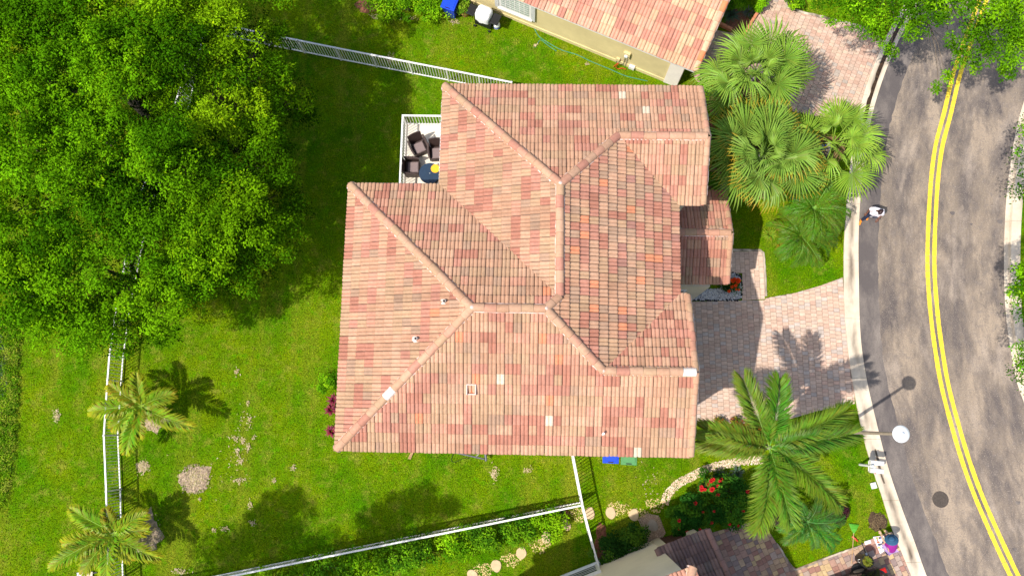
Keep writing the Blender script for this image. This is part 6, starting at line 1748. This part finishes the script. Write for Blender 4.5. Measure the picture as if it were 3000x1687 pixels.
for k, (u, v, r_, h, pal, w) in enumerate(((2066, 243, .30, .8, BRIGHT, 'lime green shrub at the upper right roof corner'), (2098, 262, .42, 1.2, [(0.03, .09, .01), (.10, .17, .012), (.30, .26, .02)], 'green and yellow croton shrub beside the upper gable'), (2100, 320, .50, 1.5, DARKG, 'dark shrub between the gable wall and the fan palms'), (2130, 370, .45, 1.2, DARKG, 'dark low shrub in the shade under the fan palms'), (2092, 410, .38, 1.3, DARKG, 'dark shrub against the gable wall below the ridge end'), (2086, 462, .30, 1.0, GR_, 'small round green shrub by the gable wall'), (2085, 530, .35, .5, GR_, 'low green plant by the porch corner'))):
    shrub(w, u, v, r_, h, pal, .085, 1100, 260 + k, 'shrubs along the east wall')
shrub('bright green bush by the west wall of the house', 968, 1125, .42, .9, BRIGHT, .085, 1500, 270)
shrub('low purple leaved ground cover plant by the palm clump', 2458, 1492, .40, .35, [(0.050, 0.018, 0.024), (0.085, 0.030, 0.036), (0.13, 0.05, 0.05)], .075, 2600, 290, cat='plant', ell=1.0)
shrub('purple leaved plant at the brown driveway corner', 2262, 1520, .30, .45, [(0.030, 0.014, 0.024), (0.06, 0.03, 0.05)], .08, 900, 291, cat='plant')
for k, (u, v, w) in enumerate(((2110, 1245, 'nearest the garage'), (2165, 1243, 'in the middle'), (2205, 1245, 'nearest the foxtail fronds'))):
    shrub('red and yellow croton at the lower driveway edge, ' + w, u, v, .28, .45, [(0.05, .10, .01), (.32, .24, .02), (.28, .05, .02)], .08, 600, 295 + k, 'crotons along the driveway', cat='plant')
for k, (u, v, pal, w) in enumerate(((2148, 6, GR_, 'green shrub at the top edge beside the salmon roof'), (2232, 8, BRIGHT, 'green shrub at the top edge beside the terracotta edging'), (2320, 0, BRIGHT, 'low green plant on the lawn island at the top edge'))):
    shrub(w, u, v, .42, .9, pal, .09, 1200, 300 + k)

def rosette(label, u, v, n, L, wd, col, tipc, seed, h=0.0, name='spiky_plant', cat='plant', group=None, el=(.25, 1.1), loc=None):
    """a tuft of strap leaves"""
    r = random.Random(seed); p = P(u, v) if loc is None else Vector(loc); mb = MB()
    for k in range(n):
        a = k * 2.39996 + r.uniform(-.2, .2); e = r.uniform(*el); l = L * r.uniform(.7, 1.1); d = Vector((math.cos(a), math.sin(a), 0)); s = Vector((-d.y, d.x, 0)) * wd * r.uniform(.8, 1.2)
        c0 = tuple(min(1, q * r.uniform(.65, 1.3)) for q in col); c1 = mix3(c0, tipc, .6)
        q0 = Vector((0, 0, h)) + d * .02; q1 = Vector((0, 0, h)) + d * l * .5 * math.cos(e) + Vector((0, 0, l * .5 * math.sin(e))); q2 = q1 + d * l * .5 * math.cos(e * .3) + Vector((0, 0, l * .5 * math.sin(e * .3) - .10 * l))
        i = [mb.vert(q0 - s * .5, c0), mb.vert(q0 + s * .5, c0), mb.vert(q1 + s, c0), mb.vert(q1 - s, c0), mb.vert(q2, c1)]
        mb.face((i[0], i[1], i[2], i[3])); mb.face((i[3], i[2], i[4]))
    o = mb.build(name, M['palm']); o.location = (p.x, p.y, 0)
    return tag(o, label, cat, group)
rosette('lime yellow spiky plant beside the date palms', 2252, 690, 60, .42, .022, (0.16, 0.26, 0.015), (0.5, 0.5, 0.05), 1, .05)
rosette('orange leaved bromeliad below the lime spiky plant', 2284, 730, 40, .32, .022, (0.22, 0.20, 0.02), (0.70, 0.22, 0.02), 2, .04, 'bromeliad')
rosette('small red tinged bromeliad above the lime spiky plant', 2280, 664, 36, .30, .022, (0.12, 0.15, 0.02), (0.60, 0.16, 0.06), 3, .04, 'bromeliad')
rosette('blue green spiky grass plant beside the northern edging', 2138, 52, 90, .55, .016, (0.055, 0.100, 0.060), (0.14, 0.20, 0.13), 4, .1)
rosette('grey green spiky plant near the top edge by the edging', 2188, 42, 60, .42, .014, (0.10, 0.11, 0.085), (0.20, 0.20, 0.16), 5, .08)
for k, (u, v, w) in enumerate(((2105, 1392, 'left of the pair'), (2158, 1382, 'right of the pair'), (2125, 1400, 'set just behind the pair'))):
    rosette('grey green strap leaved plant above the red flowers, ' + w, u, v, 50, .36, .016, (0.060, 0.110, 0.060), (0.22, 0.26, 0.18), 10 + k, .05, 'strap_leaf_plant', group='strap leaved plants by the pebble band')
for k, (u, v, w) in enumerate(((982, 1172, 'topmost'), (974, 1200, 'in the middle'), (976, 1262, 'lowest'))):
    rosette('dark red cordyline at the west wall, ' + w, u, v, 30, .36, .04, (0.16, 0.015, 0.035), (0.34, 0.03, 0.09), 20 + k, .25, 'cordyline', group='red cordylines at the west wall')
rosette('red leaved bromeliad at the side fence corner', 1628, 1512, 26, .30, .03, (0.14, 0.03, 0.02), (0.22, 0.14, 0.04), 30, .04, 'bromeliad')
rosette('green strap leaved plant at the end of the hedge', 1642, 1500, 26, .34, .03, (0.05, 0.14, 0.03), (0.12, 0.22, 0.05), 31, .04, 'strap_leaf_plant')
o = rosette('x', 0, 0, 90, .30, .010, (0.16, 0.20, 0.02), (0.42, 0.38, 0.06), 32, .70, 'weeds', loc=(0, 0, 0)); o.parent = GARDEN_BIN; del o['label']; del o['category']
# bare grey shrub between gable and palms
p = P(2125, 305); mb = MB(); r = random.Random(8)
for k in range(26):
    a = r.uniform(0, 6.28); e = Vector((math.cos(a) * r.uniform(.2, .5), math.sin(a) * r.uniform(.2, .5), r.uniform(.5, 1.0))); mb.tube([(0, 0, 0), e * .5 + Vector((0, 0, .1)), e], [.012, .008, .004], 4)
o = mb.build('bare_shrub', M['palm_trunk']); o.location = (p.x, p.y, 0); tag(o, 'bare grey twiggy shrub between the gable and the fan palms', 'shrub')

# ---- weeds along the canal edge
C, R, K, CO = [], [], [], []
r = np.random.default_rng(77)
for _ in range(620):
    s = r.uniform(0, 1); u0, v0 = np.interp(s, [0, .15, .35, .6, .8, 1], [42, 50, 42, 40, 26, 0]), 930 + s * 560
    q = P(u0 - r.uniform(-12, 60), v0); C.append((q.x, q.y, r.uniform(.0, .10))); R.append(r.uniform(.12, .24)); K.append(45); CO.append(((.09, .22, .005), (.16, .29, .008), (.24, .30, .03), (.06, .15, .006))[r.integers(0, 4)])
o = cloud_obj('bank_weeds', None, [leaf_cloud(C, R, K, .09, CO, 5, .6, .8, .3)], M['leaf']); tag(o, kind='stuff'); o['label'] = 'weeds growing along the canal edge'
# ================================================================ PEOPLE
def skin_mesh(name, joints, bones, mt, sub=2):
    """joints: {name: (x, y, z, radius or (rx, ry))}; a continuous surface grown over the bones"""
    names = list(joints); idx = {n: i for i, n in enumerate(names)}
    me = bpy.data.meshes.new(name); me.from_pydata([joints[n][:3] for n in names], [(idx[a], idx[b_]) for a, b_ in bones], [])
    o = bpy.data.objects.new(name, me); COL.objects.link(o)
    md = o.modifiers.new('skin', 'SKIN')
    for i, n in enumerate(names):
        r = joints[n][3]; sv_ = me.skin_vertices[0].data[i]; sv_.radius = r if hasattr(r, '__len__') else (r, r); sv_.use_root = (i == 0)
    s2 = o.modifiers.new('sub', 'SUBSURF'); s2.levels = sub; s2.render_levels = sub
    dg = bpy.context.evaluated_depsgraph_get(); dg.update()
    out = bpy.data.meshes.new_from_object(o.evaluated_get(dg)); bpy.data.objects.remove(o)
    out.name = name; out.materials.clear(); out.materials.append(mt)
    out.polygons.foreach_set('use_smooth', [True] * len(out.polygons))
    return out

def head_mesh(mt, hair_mt, root, at, rz=0.0, tilt=0.0, hat=False):
    """head with eyes, nose, mouth and ears; faces -y"""
    Mx = Matrix.Translation(at) @ Matrix.Rotation(rz, 4, 'Z') @ Matrix.Rotation(tilt, 4, 'X')
    mb = MB(); n = 14; rows = []
    for j in range(11):
        ph = math.pi * j / 10; z = -.115 + .235 * (1 - math.cos(ph)) / 2
        w = .078 * math.sin(ph) ** .75 * (0.82 if z < -.04 else 1.0); d = .098 * math.sin(ph) ** .75
        rows.append([mb.vert(Mx @ Vector((w * math.cos(2 * math.pi * k / n), d * math.sin(2 * math.pi * k / n), z))) for k in range(n)])
    for a, b_ in zip(rows, rows[1:]):
        for k in range(n): mb.face((a[k], a[(k + 1) % n], b_[(k + 1) % n], b_[k]))
    mb.lathe([(.002, .02), (.018, .008), (.022, -.012), (.012, -.022)], 7, Mx @ Matrix.Translation((0, -.098, -.012)))
    for s in (-1, 1): mb.box((s * .078 - .012, -.02, -.035), (s * .078 + .012, .02, .03), Mx, .01)
    hd = mb.build('head', mt, root, True)
    for s in (-1, 1): MB().lathe([(.004, -.006), (.011, 0), (.004, .006)], 8, Mx @ Matrix.Translation((s * .032, -.088, .012)) @ Matrix.Rotation(math.pi / 2, 4, 'X')).build('eye', M['black'], hd)
    MB().box((-.025, -.094, -.065), (.025, -.080, -.056), Mx, .004).build('mouth', M['red'], hd)
    mb = MB(); rows = []
    for j in range(7):
        ph = math.pi * (.42 + .58 * j / 6); z = -.115 + .243 * (1 - math.cos(ph)) / 2 + .002
        w = .086 * math.sin(ph) ** .7 + .001; d = .106 * math.sin(ph) ** .7 + .001
        rows.append([mb.vert(Mx @ Vector((w * math.cos(2 * math.pi * k / n), d * math.sin(2 * math.pi * k / n) + .010, z))) for k in range(n)])
    for a, b_ in zip(rows, rows[1:]):
        for k in range(n):
            if not (a is rows[0] and n * .6 < k < n * .9): mb.face((a[k], a[(k + 1) % n], b_[(k + 1) % n], b_[k]))
    mb.build('hair', hair_mt, hd, True)
    return Mx

def hand(root, mt, at, direction, side=1, grip=.5, s=1.0):
    """palm, four bent fingers of unequal length and a thumb from the side of the palm"""
    d = Vector(direction).normalized(); x = d.cross(Vector((0, 0, 1))); x = x.normalized() if x.length > .1 else Vector((1, 0, 0)); nn = x.cross(d)
    Mx = Matrix(((x.x, d.x, nn.x, at[0]), (x.y, d.y, nn.y, at[1]), (x.z, d.z, nn.z, at[2]), (0, 0, 0, 1))) @ Matrix.Scale(s, 4)
    mb = MB(); mb.box((-.040, -.02, -.014), (.040, .085, .014), Mx, .012)
    for k, (fx, l) in enumerate(((-.030, .065), (-.010, .078), (.010, .074), (.030, .058))):
        a = Vector((fx, .078, 0)); b_ = a + Vector((0, l * .5, -l * .25 * grip)); c = b_ + Vector((0, l * .5 * (1 - grip * .5), -l * .5 * grip))
        mb.tube([Mx @ a, Mx @ b_, Mx @ c], [.0095 * s, .009 * s, .007 * s], 6)
    mb.tube([Mx @ Vector((side * .036, .015, 0)), Mx @ Vector((side * .062, .045, -.008)), Mx @ Vector((side * .060, .078, -.016))], [.012 * s, .0105 * s, .008 * s], 6)
    return mb.build('hand', mt, root, True)

def shoe(root, at, rz, mt):
    Mx = Matrix.Translation(at) @ Matrix.Rotation(rz, 4, 'Z')      # toe to -y
    mb = MB(); rows = []
    for y, w, z in ((.09, .032, .085), (.05, .042, .095), (-.03, .042, .075), (-.10, .048, .052), (-.155, .045, .042), (-.185, .022, .032)):
        rows.append([mb.vert(Mx @ Vector(q)) for q in ((-w, y, 0), (-w, y, z * .55), (-w * .6, y, z), (w * .6, y, z), (w, y, z * .55), (w, y, 0))])
    for a, b_ in zip(rows, rows[1:]):
        for k in range(6): mb.face((a[k], a[(k + 1) % 6], b_[(k + 1) % 6], b_[k]))
    mb.face(list(reversed(rows[0]))); mb.face(rows[-1])
    return mb.build('shoe', mt, root, True)

# ---- walker on the road: mid-stride towards the bottom of the picture
p = P(2531, 641, 0)
wk_ = thing('person', 'person in a white shirt and orange shoes walking on the road', 'person', (p.x, p.y, .008), -0.35, None, 1.08)
J = {'pelvis': (0, 0, .92, (.135, .10)), 'belly': (0, -.01, 1.08, (.13, .095)), 'chest': (0, -.02, 1.28, (.155, .10)), 'neckb': (0, -.07, 1.42, .075), 'neck': (0, -.11, 1.48, .05), 'headb': (0, -.13, 1.51, .05),
     'shL': (.17, -.02, 1.39, .062), 'elL': (.245, -.06, 1.14, .045), 'wrL': (.17, -.26, 1.08, .032),
     'shR': (-.17, -.02, 1.39, .062), 'elR': (-.255, .00, 1.12, .045), 'wrR': (-.265, -.14, .93, .032),
     'hipL': (.09, 0, .88, .088), 'knL': (.10, .06, .50, .060), 'anL': (.09, .17, .12, .040),
     'hipR': (-.09, 0, .88, .088), 'knR': (-.10, -.10, .50, .060), 'anR': (-.10, -.13, .10, .040)}
BONES = [('pelvis', 'belly'), ('belly', 'chest'), ('chest', 'neckb'), ('neckb', 'neck'), ('neck', 'headb'), ('chest', 'shL'), ('shL', 'elL'), ('elL', 'wrL'), ('chest', 'shR'), ('shR', 'elR'), ('elR', 'wrR'), ('pelvis', 'hipL'), ('hipL', 'knL'), ('knL', 'anL'), ('pelvis', 'hipR'), ('hipR', 'knR'), ('knR', 'anR')]
link('body', skin_mesh('body', J, BONES, M['skin_dark']), wk_)
def grow(Js, names, g): return {n: (*Js[n][:3], tuple(q + g for q in Js[n][3]) if hasattr(Js[n][3], '__len__') else Js[n][3] + g) for n in names}
T = grow(J, ['pelvis', 'belly', 'chest', 'neckb', 'shL', 'elL', 'shR', 'elR'], .050)
T['elL'] = (*Vector(J['shL'][:3]).lerp(Vector(J['elL'][:3]), .95), .085); T['elR'] = (*Vector(J['shR'][:3]).lerp(Vector(J['elR'][:3]), .95), .085)
T['hem'] = (0, .01, .70, (.20, .165))
link('shirt', skin_mesh('shirt', T, [('pelvis', 'belly'), ('belly', 'chest'), ('chest', 'neckb'), ('chest', 'shL'), ('shL', 'elL'), ('chest', 'shR'), ('shR', 'elR'), ('pelvis', 'hem')], M['shirt_white']), wk_)
Tt = grow(J, ['pelvis', 'hipL', 'knL', 'hipR', 'knR', 'anL', 'anR'], .020)
link('trousers', skin_mesh('trousers', Tt, [('pelvis', 'hipL'), ('hipL', 'knL'), ('knL', 'anL'), ('pelvis', 'hipR'), ('hipR', 'knR'), ('knR', 'anR')], M['denim']), wk_)
head_mesh(M['skin_dark'], M['hair'], wk_, (0, -.155, 1.60), 0, .55)
hand(wk_, M['skin_dark'], J['wrL'][:3], (-.25, -.8, -.1), -1); hand(wk_, M['skin_dark'], J['wrR'][:3], (0, -.5, -.7), 1)
shoe(wk_, (.09, .15, .03), .1, M['shoe_orange']); shoe(wk_, (-.10, -.15, 0), -.1, M['shoe_orange'])

# ---- gardener crouching at the lawn corner, both arms stretched to the dug soil
p = P(2606, 1601, .3)
gz = math.atan2(P(2571, 1545).y - p.y, P(2571, 1545).x - p.x) + math.pi / 2          # -y of the figure points at the soil
gd_ = thing('person', 'kneeling gardener in blue sun hat and magenta top digging soil', 'person', (p.x, p.y, .055), gz)
J = {'pelvis': (0, .16, .26, (.15, .13)), 'belly': (0, .06, .42, (.14, .115)), 'chest': (0, -.10, .58, (.155, .105)), 'neckb': (0, -.20, .66, .07), 'neck': (0, -.25, .70, .05), 'headb': (0, -.28, .72, .05),
     'shL': (.17, -.16, .60, .058), 'elL': (.17, -.38, .42, .042), 'wrL': (.09, -.60, .26, .030),
     'shR': (-.17, -.16, .60, .058), 'elR': (-.20, -.36, .38, .042), 'wrR': (-.16, -.52, .20, .030),
     'hipL': (.11, .14, .22, .095), 'knL': (.17, -.22, .20, .068), 'anL': (.13, .18, .07, .042),
     'hipR': (-.11, .14, .22, .095), 'knR': (-.26, -.16, .14, .068), 'anR': (-.16, .22, .06, .042)}
link('body', skin_mesh('body', J, BONES, M['skin']), gd_)
T = grow(J, ['pelvis', 'belly', 'chest', 'neckb', 'shL', 'shR'], .024)
T['slL'] = (*Vector(J['shL'][:3]).lerp(Vector(J['elL'][:3]), .55), .062); T['slR'] = (*Vector(J['shR'][:3]).lerp(Vector(J['elR'][:3]), .55), .062)
link('shirt', skin_mesh('shirt', T, [('pelvis', 'belly'), ('belly', 'chest'), ('chest', 'neckb'), ('chest', 'shL'), ('shL', 'slL'), ('chest', 'shR'), ('shR', 'slR')], M['magenta']), gd_)
Tt = grow(J, ['pelvis', 'hipL', 'knL', 'hipR', 'knR', 'anL', 'anR'], .016)
link('trousers', skin_mesh('trousers', Tt, [('pelvis', 'hipL'), ('hipL', 'knL'), ('knL', 'anL'), ('pelvis', 'hipR'), ('hipR', 'knR'), ('knR', 'anR')], M['lavender']), gd_)
Mh = head_mesh(M['skin'], M['hair'], gd_, (0, -.36, .78), 0, .75)
hat = MB(); rows_ = [(.255, .020), (.26, .030), (.20, .052), (.120, .060), (.112, .115), (.085, .145), (.03, .152)]
hat.lathe(rows_, 28, Mh @ Matrix.Translation((0, .01, .02)))
ht = hat.build('hat', M['hat_blue'], gd_, True)
MB().lathe([(.121, .062), (.119, .085)], 28, Mh @ Matrix.Translation((0, .01, .02)), False).build('hat_band', M['denim'], ht)
hand(gd_, M['skin'], J['wrL'][:3], (-.05, -1, -.35), -1, .6); hand(gd_, M['skin'], J['wrR'][:3], (.12, -1, -.35), 1, .6)
shoe(gd_, (.13, .22, .0), 0.0, M['denim']); shoe(gd_, (-.16, .26, 0), 0, M['denim'])
